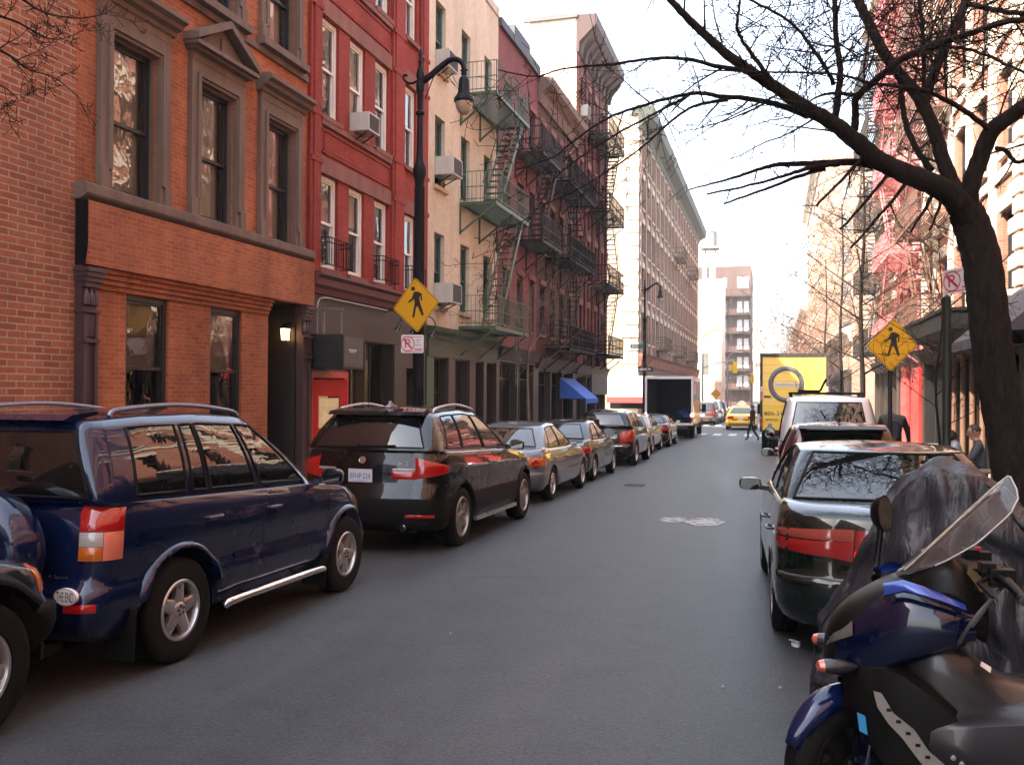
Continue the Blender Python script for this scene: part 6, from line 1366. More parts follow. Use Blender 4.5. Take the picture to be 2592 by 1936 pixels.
trunk = [(2.62, 10.45, -.1), (2.58, 10.43, .12)]+[tuple(onY(x, y, T0)) for x, y in ((2190, 1010), (2170, 900), (2147, 780), (2133, 660), (2121, 563), (2100, 490), (2085, 455))]
Pt = catmull(trunk, 6); nn = len(Pt); tr.tube(Pt, [pl([(0, .33), (.1, .24), (.3, .205), (.8, .185), (1, .17)], i/(nn-1))*(1+.03*sin(i*2.1)) for i in range(nn)], 22)
def lb(pts, Y0, Y1, r0, r1, **k): return limb(tr, tw, LP(pts, Y0, Y1), r0, r1, rg, **k)
lb([(1975, 1080), (1925, 980), (1835, 890), (1700, 830), (1540, 760), (1420, 660), (1320, 580), (1180, 500), (1060, 420), (950, 350), (820, 260), (690, 140), (600, 50), (500, -60), (420, -130)], 10.4, 8.9, .18, .026, start=.3, every=.24, tl=(.4, 1.3), depth=1)
lb([(1200, 545), (1120, 515), (1040, 490), (920, 465), (800, 455), (700, 440), (600, 450), (480, 480), (350, 520), (250, 560), (100, 660), (0, 740), (-180, 800)], 9.8, 8.6, .045, .008, every=.2, tl=(.3, 1.0), depth=1)
lb([(940, 345), (880, 330), (760, 310), (640, 280), (480, 275), (300, 300), (180, 310), (40, 325), (-90, 360), (-260, 330)], 9.4, 8.6, .036, .006, every=.2, tl=(.3, 1.0), depth=1)
lb([(820, 470), (740, 480), (640, 510), (520, 600), (420, 690), (280, 790), (100, 900), (-40, 960)], 9.4, 9.0, .026, .006, every=.2, tl=(.3, .9), depth=1)
lb([(620, 460), (540, 500), (430, 560), (300, 630), (100, 760), (0, 850), (-100, 1010), (-300, 1110)], 9.2, 8.4, .022, .005, every=.2, tl=(.3, .9), depth=1)
lb([(1040, 420), (1010, 360), (960, 290), (890, 190), (865, 120), (875, 30), (880, -60)], 9.3, 8.9, .036, .012, every=.25, tl=(.2, .6))
lb([(1325, 570), (1345, 400), (1348, 300), (1332, 200), (1325, 0), (1330, -90)], 10, 9.9, .05, .03, every=.22, tl=(.3, 1.0))
lb([(1320, 400), (1290, 340), (1200, 200), (1090, 90), (920, 0), (800, -60)], 9.9, 9.4, .03, .012, every=.22, tl=(.3, 1.0))
lb([(1500, 775), (1400, 762), (1200, 770), (1050, 775), (940, 805), (800, 850), (640, 890)], 10.2, 9.5, .062, .008, every=.6, tl=(.15, .5), depth=0, start=.4)
lb([(1340, 768), (1200, 792), (1100, 822), (960, 862), (720, 916)], 10, 9.6, .04, .012, every=.6, tl=(.1, .4), depth=0, start=.4)
lb([(1280, 790), (1120, 842), (960, 902), (805, 955)], 10, 9.7, .032, .012, every=.7, tl=(.1, .3), depth=0, start=.5)
for a, b, Y in (((1480, 712), (1240, 965), 9.96), ((1600, 788), (1350, 1080), 10.02), ((1690, 828), (1400, 1165), 10.08), ((1800, 880), (1680, 1090), 10.2), ((1830, 890), (1770, 1080), 10.25)):
    mid = ((a[0]+b[0])/2+12, (a[1]+b[1])/2-10); lb([a, mid, b], Y, Y-.2, .03, .014, every=.4, tl=(.15, .4), depth=0, start=.3)
lb([(1930, 980), (1870, 850), (1830, 740), (1800, 640), (1720, 460), (1620, 340), (1540, 220), (1470, 80), (1430, 0), (1390, -90)], 10.5, 11.1, .105, .055, every=.3, tl=(.4, 1.4))
lb([(1780, 800), (1700, 690), (1660, 590), (1640, 470), (1625, 340)], 10.7, 11.2, .045, .03, every=.4, tl=(.3, .8))
lb([(1735, 500), (1770, 400), (1810, 290), (1900, 100), (1945, 0), (1980, -90)], 10.9, 11.5, .075, .055, every=.3, tl=(.4, 1.4))
lb([(1950, 1010), (1960, 880), (2010, 740), (2060, 620), (2130, 560), (2230, 490), (2330, 400)], 10.4, 9.9, .12, .08, every=.4, tl=(.4, 1.3), start=.3)
lb([(2055, 610), (1900, 500), (1750, 430), (1570, 400), (1480, 390), (1330, 350), (1000, 340), (700, 330)], 10.1, 9.2, .036, .008, every=.25, tl=(.3, 1.0))
lb([(1418, 620), (1420, 540), (1430, 455), (1550, 350), (1650, 270), (1800, 210), (1950, 160), (2100, 110), (2230, 90), (2330, 60)], 10.1, 9.3, .05, .03, every=.28, tl=(.3, 1.2), start=.25)
lb([(1425, 450), (1300, 440), (1200, 480), (1080, 590)], 10, 9.8, .03, .006, every=.2, tl=(.2, .6))
lb([(1700, 240), (1850, 225), (1960, 235), (2100, 290), (2230, 350)], 9.8, 9.2, .025, .015, every=.25, tl=(.3, 1.0))
lb([(2080, 700), (2130, 710), (2170, 760), (2240, 750)], 10.3, 10.1, .035, .02, every=.3, tl=(.2, .6))
lb([(1740, 430), (1740, 200), (1720, 0), (1700, -80)], 10.6, 10.4, .03, .02, every=.25, tl=(.4, 1.1))
lb([(1950, 20), (2050, 40), (2150, 60), (2240, 60)], 10.2, 9.6, .035, .028, every=.25, tl=(.4, 1.1), start=.05)
for _ in range(150):      # filling shoots high in the crown
    x = rg.uniform(1000, 2212); y = rg.uniform(-120, 560); p = onY(*c3(x, y), rg.uniform(9.2, 12)); twigs(tw, p, (rg.uniform(-1, 1), rg.uniform(-.5, .5), rg.uniform(-.2, 1)), rg.uniform(.5, 1.5), .0075, 1, rg, n=5)
obj('trunk', tr, BARK, tree, True, 60)
TWIG = plain('twig_bark', (.015, .011, .009), .85, 0, .3, 6); obj('crown', tw, TWIG, tree)
def bare_tree(label, x, y, h, r, seed, spread=2.2, crown0=.35, n=9, twl=(.5, 1.3), every=.4, mat=None, tmat=None, depth=1, lean=0, group='bare trees along the street', tr_n=3):
    g = random.Random(seed); RMIN[0] = .003 if y < 26 else (.0055 if y < 60 else .011); t = thing('bare_tree', label, 'tree', (x, y, gz(y)), 0, group); a = MB(); b = MB()
    P, rr = limb(a, b, [(0, 0, -.05), (.02+lean*.2, 0, h*.25), (lean*.5-.04, .03, h*.5), (lean+.05, -.03, h*.75), (lean, 0, h)], r, r*.18, g, every=every, tl=twl, depth=depth, start=.5)
    for k in range(n):
        i = int(len(P)*(crown0+(.92-crown0)*k/n)); p = P[i]; an = 2.4*k+g.uniform(0, .8); L = spread*(1-.45*k/n)*g.uniform(.75, 1.15); up = g.uniform(.45, 1.0)
        q = [p, p+V((cos(an)*L*.35, sin(an)*L*.35, L*.3*up)), p+V((cos(an)*L*.7, sin(an)*L*.7, L*.62*up)), p+V((cos(an+.2)*L, sin(an+.2)*L, L*.8*up))]
        limb(a, b, q, rr[i]*.55, .006, g, every=every, tl=twl, depth=depth, start=.2)
    obj('trunk', a, mat or BARK, t, True, 60); obj('crown', b, tmat or TWIG, t); return t
PALEB = plain('pale_bark', (.16, .12, .085), .85, 0, .3, 8, .4, 40); REDT = plain('ruddy_twigs', (.16, .085, .055), .85, 0, .3, 6)
bare_tree('small pale bare tree in front of the black fire escapes on the left pavement', -6.65, 24.6, 5.2, .075, 3, 2.6, .5, 10, (.4, 1.2), .3, PALEB, PALEB, 1)
bare_tree('young bare tree at the left corner before the side street', -6.7, 50, 5.6, .07, 8, 1.9, .45, 9, (.4, 1.0), .35, PALEB, PALEB, 1)
bare_tree('slender bare tree just beyond the yellow walker sign on the right', 2.45, 27.6, 9.5, .13, 14, 3.0, .3, 16, (.5, 1.6), .22, BARK, TWIG, 1)
bare_tree('thin sapling crossing in front of the right yellow walker sign', 2.62, 16.2, 4.4, .045, 21, 1.5, .35, 9, (.3, .8), .3, BARK, TWIG, 1)
bare_tree('bare tree standing by the pink tenement, second beyond the walker sign', 2.5, 36.5, 9.5, .12, 33, 3.2, .3, 15, (.5, 1.6), .25, BARK, REDT, 1)
bare_tree('bare tree near the side street corner on the right', 2.5, 47.5, 9, .12, 41, 3.2, .3, 15, (.5, 1.6), .28, BARK, REDT, 1)
for k, (y, h) in enumerate(((67, 8.6), (76, 9.4), (87, 9), (99, 8.6), (112, 9), (127, 8.8))):
    bare_tree(['ruddy bare tree right behind the yellow truck, nearest of the far row', 'ruddy bare tree second in the far row on the right', 'ruddy bare tree third in the far row on the right', 'ruddy bare tree fourth in the far row on the right', 'ruddy bare tree fifth in the far row on the right', 'ruddy bare tree last and farthest in the right row'][k], 2.4, y, h, .13, 50+k, 3.4, .25, 14, (.7, 1.8), .4, PALEB, REDT, 1)
RMIN[0] = .003
# tree outside the left edge whose twigs hang into the top corner
g = random.Random(9); t = thing('kerb_tree', 'bare kerbside tree whose twigs hang into the top left corner', 'tree', (0, 0, 0)); a = MB(); b = MB()
limb(a, b, [(-6.75, 4.2, 0), (-6.7, 4.2, 2.2), (-6.6, 4.3, 4.4), (-6.5, 4.5, 6.4), (-6.4, 4.7, 8.6)], .16, .06, g, every=.5, tl=(.5, 1.2), start=.6)
for pts, Y0, Y1 in (([(-160, -60), (-60, 10), (40, 50), (110, 85), (165, 75)], 5.6, 7.4), ([(-150, 40), (-60, 80), (20, 120), (60, 150), (120, 170), (175, 215)], 5.8, 7.6), ([(-120, -90), (20, -20), (90, 25), (170, 40), (230, 30)], 5.8, 7.4), ([(-120, 200), (-50, 170), (10, 190), (40, 215)], 6, 7)):
    Q = [onY(x, y, lerp(Y0, Y1, i/(len(pts)-1))) for i, (x, y) in enumerate(pts)]; Q = [V((-6.6, 4.35, Q[0].z-.6))]+Q; limb(a, b, Q, .03, .004, g, every=.12, tl=(.1, .4), depth=1, start=.3)
obj('trunk', a, BARK, t, True, 60); obj('crown', b, TWIG, t)
# ---------------------------------------------------------------- street furniture and signs
LAMPB = plain('lamp_black', (.006, .0065, .009), .45, .1, .3, 8, .15)
def crook_lamp(label, X, Y, rz=0, kk=1):
    z0 = gz(Y)+.13; t = thing('street_lamp', label, 'street lamp', (X, Y, z0), rz, 'crook armed street lamps')
    H = 7.58-z0 if kk == 1 else 7.58+.415
    m = MB(); m.lathe([(.26, 0), (.26, .1), (.22, .14), (.2, .5), (.17, .62), (.19, .68), (.15, .75), (.11, .95), (.1, 1.05), (.095, 1.9), (.115, 1.95), (.115, 2.0), (.09, 2.05), (.083, H-2.0), (.1, H-1.85), (.125, H-1.78), (.13, H-1.66), (.1, H-1.56), (.075, H-1.5), (.062, H-1.3), (.056, H-.66), (.09, H-.63), (.09, H-.59), (.056, H-.56), (.056, H-.25), (.075, H-.2), (.085, H-.08), (.06, H), (.085, H+.1), (.06, H+.2), (.035, H+.3), (.05, H+.36), (.03, H+.4), (.042, H+.52), (.03, H+.56), (.001, H+.62)], 20)
    for k in range(10): a = 2*pi*k/10; m.bar((.1*cos(a), .1*sin(a), 1.05), (.088*cos(a), .088*sin(a), H-2.0), .018)
    obj('post', m, LAMPB, t, True, 40)
    A = [(.03, 0, H-.02), (.2, 0, H+.08), (.42, 0, H+.24), (.6, 0, H+.34), (.74, 0, H+.33), (.84, 0, H+.24), (.87, 0, H+.12)]
    m = MB(); P = catmull(A, 6); m.tube(P, [lerp(.062, .046, i/(len(P)-1)) for i in range(len(P))], 10)
    m.tube(catmull([(-.03, 0, H+.02), (-.18, 0, H-.03), (-.3, 0, H+.02), (-.345, 0, H+.1), (-.31, 0, H+.145), (-.27, 0, H+.12)], 5), [.04]*6+[.03]*20, 8) if False else m.tube(catmull([(-.03, 0, H+.02), (-.18, 0, H-.03), (-.3, 0, H+.02), (-.345, 0, H+.1), (-.31, 0, H+.145), (-.27, 0, H+.12)], 5), .024, 8)
    m.tube(catmull([(.3, 0, H+.14), (.2, 0, H-.1), (.1, 0, H-.35)], 5), .01, 6); m.tube([(.8, 0, H+.12), (.94, 0, H+.12)], .02, 8); m.tube([(.87, 0, H+.16), (.87, 0, H-.02)], [.04, .035], 10); m.tube([(.82, 0, H+.06), (.92, 0, H+.06)], .03, 8)
    obj('arm', m, LAMPB, t, True, 50)
    m = MB(); M = Matrix.Translation((.87, 0, H)); m.lathe([(.03, .02), (.08, -.02), (.1, -.08), (.115, -.3), (.15, -.36), (.186, -.4), (.19, -.46), (.17, -.48), (.13, -.44), (.001, -.4)], 24, M); obj('lamp_head', m, LAMPB, t, True, 40)
    m = MB(); m.lathe([(.165, -.475), (.15, -.56), (.11, -.65), (.06, -.7), (.001, -.71)], 24, M); obj('lamp_glass', m, plain('frosted_lamp_glass', (.42, .33, .24), .25, 0, .15, 9, coat=.5), t, True)
    m = MB(); m.lathe([(.075, -.5), (.08, -.6), (.06, -.66), (.001, -.69)], 14, M @ Matrix.Translation((0, 0, -.028))); obj('lamp_bulb', m, plain('pale_bulb', (.8, .78, .7), .3, 0, 0), t, True)
    return t
LX, LY = -6.4, 15.75
crook_lamp('black crook armed street lamp carrying the yellow walker sign, left kerb', LX, LY)
crook_lamp('distant black crook armed street lamp at the side street corner', -7.05, 51.4, 0, 2)
# walker signs
YS = plain('sign_yellow', (.68, .36, .005), .4, 0, .06, 3); INK = plain('sign_black', (.012, .01, .008), .45, 0, 0); SGREY = plain('sign_back', (.35, .35, .35), .4, .6, .15)
FIG = [(606, 430), (680, 436), (745, 472), (757, 600), (728, 600), (722, 505), (694, 498), (700, 560), (716, 650), (790, 862), (770, 887), (752, 878), (662, 700), (634, 722), (603, 888), (600, 910), (550, 907), (560, 880), (602, 660), (594, 570), (578, 578), (490, 640), (470, 612), (548, 552), (576, 462)]
def walker_sign(label, X, Y, z, rz, k=1, roll=0):
    t = thing('pedestrian_sign', label, 'road sign', (X, Y, z), rz, 'yellow walker signs'); RM = Matrix.Rotation(roll, 4, 'Y')
    def q(x, y): return ((x-630)/1060, -(y-681)/1060)
    def rounded(c, r=.05):
        out = []
        for i in range(4):
            a, b, d = V((*c[i-1], 0)), V((*c[i], 0)), V((*c[(i+1) % 4], 0)); u = (a-b).normalized()*r; w = (d-b).normalized()*r
            for j in range(6): s = j/5; out.append(tuple((b+u*(1-s)**2+w*s**2)[:2]))
        return out
    C = [q(605, 130), q(1130, 625), q(665, 1230), q(128, 748)]; C = [C[0], C[3], C[2], C[1]]
    m = MB(); m.prism(rounded(C), -.003, .003, 1, RM); o = obj('plate', m, [YS], t)
    def ins(k): return rounded([(x*k, y*k) for x, y in C], .04)
    b0, b1 = ins(.965), ins(.94); m = MB(); m.grid([[RM @ V((x, -.0045, y)) for x, y in b0+b0[:1]], [RM @ V((x, -.0045, y)) for x, y in b1+b1[:1]]]); obj('border', m, INK, o)
    m = MB()
    for part in ([(576, 462), (606, 430), (680, 436), (722, 505), (700, 560), (716, 650), (660, 712), (602, 660), (594, 570)], [(548, 552), (576, 462), (597, 540), (594, 572), (578, 580)], [(470, 612), (548, 552), (578, 580), (490, 642)], [(680, 436), (745, 472), (748, 505), (722, 505)], [(722, 505), (748, 505), (759, 600), (728, 602)], [(602, 658), (652, 700), (636, 722), (603, 888), (600, 912), (548, 908), (562, 880)], [(664, 706), (652, 690), (716, 650), (792, 862), (770, 889), (752, 880)]):
        m.add([RM @ V((q(x, y)[0]*1.06, -.0045-.0002*len(m.f), q(x, y)[1]*1.06)) for x, y in part], [tuple(range(len(part)))])
    hx, hy = q(570, 378); m.add([RM @ V((hx*1.06+.04*cos(2*pi*j/20), -.0045, hy*1.06+.04*sin(2*pi*j/20))) for j in range(20)], [tuple(range(20))]); obj('walking_figure', m, INK, o)
    m = MB()
    for x, y in ((604, 252), (656, 1118)): a, b = q(x, y); m.lathe([(.009, -.002), (.008, .006), (.001, .007)], 8, RM @ Matrix.Translation((a, -.003, b)) @ Matrix.Rotation(pi/2, 4, 'X'))
    obj('bolt', m, plain('bolt_brown', (.2, .1, .02), .5), o); return t
walker_sign('yellow diamond walker sign on the crook armed lamp post, left side', LX-.0, LY-.14, 3.35, R(-2))
PW = plain('sign_white', (.78, .74, .75), .4, 0, .06, 6); PR = plain('sign_red', (.55, .03, .06), .4, 0, 0)
def parking_sign(label, X, Y, z, rz, roll=0, wh=(.46, .34)):
    t = thing('parking_sign', label, 'parking sign', (X, Y, z), rz, 'red and white parking signs'); w, h = wh; RM = Matrix.Rotation(roll, 4, 'Y')
    m = MB(); c = [(-w/2, -h/2), (w/2, -h/2), (w/2, h/2), (-w/2, h/2)]; r = .03; pts = []
    for i, (x, y) in enumerate(c):
        sx, sy = (1 if x > 0 else -1), (1 if y > 0 else -1)
        for j in range(5): a = atan2(sy, sx)+(-pi/4+pi/2*j/4); pts.append((x-sx*r+r*cos(a), y-sy*r+r*sin(a)))
    m.prism(pts, -.002, .002, 1, RM); o = obj('plate', m, PW, t)
    m = MB(); cx = -w*.2; R0, R1 = h*.37, h*.42; n = 30; yy = -.0035
    m.grid([[RM @ V((cx+rr*cos(2*pi*k/n), yy, .0+rr*sin(2*pi*k/n))) for k in range(n+1)] for rr in (R1, R0)])
    s = MB(); letters(s, 'P', (cx-.004, yy, .008), (1, 0, 0), (0, 0, 1), h*.5); m.add([RM @ V(p) for p in s.v], s.f)
    d = R0*.95/sqrt(2); a = .012; m.add([RM @ V(p) for p in ((cx-d-a, yy-.001, d-a), (cx-d+a, yy-.001, d+a), (cx+d+a, yy-.001, -d+a), (cx+d-a, yy-.001, -d-a))], [(3, 2, 1, 0)][::1] if False else [(0, 3, 2, 1)])
    m.add([RM @ V(p) for p in ((w*.12, yy, -h*.33), (w*.4, yy, -h*.33), (w*.4, yy, -h*.27), (w*.12, yy, -h*.27))], [(0, 1, 2, 3)]); ax = w*.4; m.add([RM @ V(p) for p in ((ax-.02, yy, -h*.24), (ax-.02, yy, -h*.36), (ax+.02, yy, -h*.3))], [(0, 1, 2)])
    for z_ in (.36, -.43): m.add([RM @ V(p) for p in ((-w*.42, yy, h*z_), (w*.43, yy, h*z_), (w*.43, yy, h*(z_+.03)), (-w*.42, yy, h*(z_+.03)))], [(0, 1, 2, 3)])
    obj('red_marking', m, PR, o)
    m = MB()
    for z_, a, b in ((.2, .16, .36), (.06, .2, .32), (-.08, .14, .38)): m.add([RM @ V(p) for p in ((w*a, yy, h*z_), (w*b, yy, h*z_), (w*b, yy, h*(z_+.05)), (w*a, yy, h*(z_+.05)))], [(0, 1, 2, 3)])
    obj('grey_marking', m, plain('sign_grey_print', (.45, .42, .43), .5), o); return t
parking_sign('small no parking sign under the yellow walker sign on the lamp post', LX-.07, LY-.14, 2.625, R(-2), R(1))
m = MB()
for z in (3.72, 2.98, 2.72, 2.55): m.box(-.02, .02, -.135, -.08, z-.02, z+.02)
tag(obj('sign_bracket', m, STEELD, None, loc=(LX, LY, 0)), 'steel clamp brackets holding two signs to the lamp post', 'bracket')
def post(name, label, X, Y, h, r, mat, cat='post', sq=False):
    t = thing(name, label, cat, (X, Y, gz(Y)+.12)); m = MB()
    if sq: m.box(-r, r, -r, r, 0, h)
    else: m.lathe([(r*1.6, 0), (r*1.6, .12), (r, .16), (r, h), (r*.4, h+.03), (.001, h+.035)], 14)
    obj('shaft', m, mat, t, not sq, 40); return t
post('sign_post', 'dark green metal post carrying the right hand parking sign', 2.12, 12.55, 3.1, .05, plain('dark_green_post', (.014, .022, .017), .5, .1, .2, 7))
parking_sign('red and white parking sign on the dark post left of the big tree', 2.23, 12.42, 3.19, R(-50), R(-3), (.46, .31))
post('sign_post', 'slim dark post behind the right yellow walker sign', 2.2, 19.0, 3.1, .04, LAMPB)
walker_sign('yellow diamond walker sign crossed by bare twigs, right side', 2.22, 18.9, 2.7, R(6), 1, R(6))
# far corner: street name, one way sign, signals, cobra lamps
pY = 51.2
t = thing('street_name_sign', 'green and white street name sign on the distant lamp post', 'street sign', (-6.98, pY-.08, 4.3), R(3)); m = MB(); m.box(-.85, -.1, -.012, .012, -.12, .12); o = obj('plate', m, plain('sign_green', (.02, .22, .16), .5, 0, .05), t); m = MB(); m.box(-.75, -.38, -.016, -.0125, -.05, .06); obj('white_lettering', m, PW, o)
t = thing('one_way_sign', 'black one way sign with a white arrow pointing left, far corner', 'road sign', (-6.95, pY-.1, 3.0), R(2)); m = MB(); m.box(-.42, .42, -.01, .01, -.14, .14); o = obj('plate', m, INK, t); m = MB(); m.add([(-.38, -.013, 0), (-.2, -.013, -.12), (-.2, -.013, -.05), (.3, -.013, -.05), (.3, -.013, .05), (-.2, -.013, .05), (-.2, -.013, .12)], [(0, 1, 2, 3, 4, 5, 6)]); obj('arrow', m, PW, o)
def signal_mast(label, X, Y, H, reach, zr):
    t = thing('traffic_mast', label, 'traffic mast', (X, Y, gz(Y)+.1)); m = MB(); m.tube([(0, 0, 0), (0, 0, H)], [.11, .08], 12); m.tube([(0, 0, H-1.2), (reach*.5, 0, H-.75), (reach, 0, H-.5)], [.05, .045, .035], 8); m.tube([(0, 0, H), (reach, 0, H-.5)], .015, 6)
    m.tube(catmull([(0, 0, H), (0, 0, H+1.2), (.4, 0, H+1.9), (1.2, 0, H+2.1)], 5), .04, 8); obj('mast', m, plain('pale_steel', (.42, .41, .38), .45, .4, .1), t, True)
    m = MB(); m.prism([(-.14, 0), (.14, 0), (.1, .09), (-.1, .09)], 1.15, 1.75, 0, Matrix.Translation((0, 0, H+2.02))); obj('road_lantern', m, plain('pale_steel', (.42, .41, .38)), t)
    s = thing('traffic_signal', 'yellow traffic signal hung from the %s' % ('nearer far junction mast' if Y < 90 else 'more distant junction mast'), 'traffic signal', (X+reach, Y-.1, gz(Y)+H-1.05))
    m = MB(); m.box(-.19, .19, -.16, .16, -.5, .5); m.box(-.5, -.19, -.12, .16, -.2, .2); 
    for k in (-1, 0, 1): m.lathe([(.15, 0), (.16, .18)], 14, Matrix.Translation((0, -.16, k*.32)) @ Matrix.Rotation(pi/2, 4, 'X'))
    obj('housing', m, plain('signal_yellow', (.85, .55, .02), .5, 0, .05), s)
    for k in (-1, 0, 1): m = MB(); m.lathe([(.001, .02), (.14, .01)], 14, Matrix.Translation((0, -.165, k*.32)) @ Matrix.Rotation(pi/2, 4, 'X')); obj('signal_lens', m, plain('dark_lens', (.05, .04, .03), .3), s)
signal_mast('pale traffic mast with curved lamp arm at the far junction, left kerb', -5.9, 80, 5.6, 2.75, 0)
signal_mast('second pale traffic mast farther down the street', -5.3, 112, 5.2, 2.9, 0)
t = thing('warning_sign', 'small orange diamond sign far down the left kerb', 'road sign', (-5.7, 96, 1.5)); m = MB(); m.prism([(0, -.55), (.55, 0), (0, .55), (-.55, 0)], -.01, .01, 1); obj('plate', m, plain('sign_orange', (.8, .3, .02), .5), t); m = MB(); m.box(-.04, .04, .012, .06, -2.4, .5); obj('shaft', m, STEELD, t)
# pavement clutter at the restaurant
t = thing('sandwich_board', 'white pavement board with green lettering band by the restaurant', 'sandwich board', (2.85, 19.2, gz(19.2)+.13), R(-8)); m = MB()
for s in (-1, 1): m.bar((0, s*.28, 0), (0, s*.02, 1.0), .6, .025, up=(0, 1, 0))
obj('panel', m, plain('board_white', (.7, .7, .68), .5), t); m = MB(); m.bar((0, -.13, .62), (0, -.07, .84), .44, .03, up=(0, 1, 0)); obj('green_band', m, plain('board_green', (.05, .25, .08), .6), t)
t = thing('cafe_table', 'small dark cafe table beside the seated man', 'table', (3.1, 15.1, gz(15.1)+.13)); m = MB(); m.box(-.4, .34, -.3, .3, .72, .75); obj('table_top', m, plain('table_wood', (.16, .1, .06), .5, 0, .3, 8), t); m = MB(); m.lathe([(.22, 0), (.22, .02), (.03, .06), (.03, .719)], 14); obj('pedestal', m, IRON, t, True)
t = thing('paper_cup', 'white paper coffee cup standing on the cafe table edge', 'cup', (2.86, 14.93, gz(15.1)+.881)); m = MB(); m.lathe([(.028, 0), (.04, .1), (.044, .102), (.044, .108)], 18); obj('cup_body', m, plain('cup_white', (.82, .8, .76), .5, 0, 0), t, True); m = MB(); m.lathe([(.045, .108), (.045, .114), (.038, .122), (.001, .122)], 18); obj('lid', m, plain('cup_lid', (.75, .75, .74), .4, 0, 0), t, True)
t = thing('bench', 'dark slatted bench under the two seated people', 'bench', (3.32, 16.6, gz(16.6)+.13)); m = MB()
for k in range(4): m.box(-.22+.12*k, -.13+.12*k, -.9, 1.6, .42, .45)
obj('seat', m, plain('bench_wood', (.07, .045, .03), .6, 0, .3, 7), t)
for y in (-.7, 1.4):
    for x in (-.17, .17): m = MB(); m.box(x-.025, x+.025, y-.025, y+.025, 0, .419); obj('leg', m, IRON, t)
# ---------------------------------------------------------------- scooter, covered motorcycle, people
SBLUE = carpaint('scooter_blue_paint', (.0012, .004, .022), .15, .2, .03); SBLK = plain('scooter_black_plastic', (.005, .0047, .0047), .38, 0, .2, 6, .08, 120); SGRY = plain('scooter_grey_plastic', (.015, .0145, .017), .35, 0, .15, 5, .05, 120, coat=.3)
def sell(hw, z0, z1, n=22, e=.7, yo=0):
    """rounded box section (y, z)"""
    out = []
    for k in range(n+1):
        a = 2*pi*k/n; c, s = cos(a), sin(a); out.append((yo+hw*abs(c)**e*(1 if c > 0 else -1), (z0+z1)/2+(z1-z0)/2*abs(s)**e*(1 if s > 0 else -1)))
    return out
def loft(secs, n=22, e=.7):
    m = MB(); P = [[V((x, y, z)) for y, z in sell(hw, z0, z1, n, e)] for x, hw, z0, z1 in secs]; m.grid(P)
    for r, fl in ((P[0], False), (P[-1], True)): f = r[:-1]; m.add(f, [tuple(range(len(f))) if fl else tuple(range(len(f)))[::-1]])
    return m
def smooth_secs(secs, n=4):
    xs = [V((a, b, c)) for a, b, c, d in secs]; ds = [V((d, 0, 0)) for *_, d in secs]; A = catmull(xs, n); B = catmull(ds, n); return [(p.x, p.y, p.z, q.x) for p, q in zip(A, B)]
FX, FY, PHI = .3, 4.1, R(0)
sc = thing('motor_scooter', 'dark blue maxi scooter parked nose out at the right kerb, near the viewer', 'scooter', (FX, FY, gz(FY)), pi+PHI)
fork = link('front_wheel', None, sc, (0, 0, .28), (0, 0, R(36)))
make_wheel(fork, .28, .125, .19, -5, SBLK); [setattr(c, 'rotation_euler', (0, 0, pi/2)) for c in fork.children]
# front mudguard and fork legs turn with the wheel
m = MB(); P = []
for k in range(19):
    a = R(18+k*8.2); w = pl([(0, .035), (.25, .075), (.7, .078), (1, .06)], k/18); rr = .315
    row = []
    for j in range(9): t = -1+j/4; row.append((rr*cos(a)*(1-.14*t*t*abs(t)), w*t*(1.0), .28+rr*sin(a)*(1-.14*t*t*abs(t))+.02*(1-t*t)))
    P.append([V(p) for p in row])
m.grid(P); o = obj('mudguard', m, carpaint('guard_blue_paint', (.003, .010, .055), .25, .22, .03), sc, True, 60, rot=(0, 0, R(36))); md = o.modifiers.new('thickness', 'SOLIDIFY'); md.thickness = .006
m = MB()
for s in (-1, 1): m.tube([(-.03, s*.085, .27), (-.12, s*.085, .62)], .026, 10); m.prism([(-.1, .18), (.02, .22), (.0, .5), (-.12, .58), (-.2, .5)], s*.087, s*.1, 1)
obj('fork_leg', m, SBLUE, sc, True, 40, rot=(0, 0, R(36)))
m = MB(); m.add([(-.03, .2, .56), (-.1, .2, .53), (-.11, .2, .455), (-.04, .2, .485)], [(0, 1, 2, 3), (3, 2, 1, 0)]); md = obj('blue_sticker', m, plain('sky_blue_sticker', (.03, .25, .5), .4, 0, 0), sc).modifiers.new('thickness', 'SOLIDIFY'); md.thickness = .004
m = MB(); m.lathe([(.001, .012), (.022, .01), (.026, 0)], 14, Matrix.Translation((-.135, .215, .45)) @ Matrix.Rotation(-pi/2, 4, 'X')); obj('side_reflector', m, AMBER, sc, True)
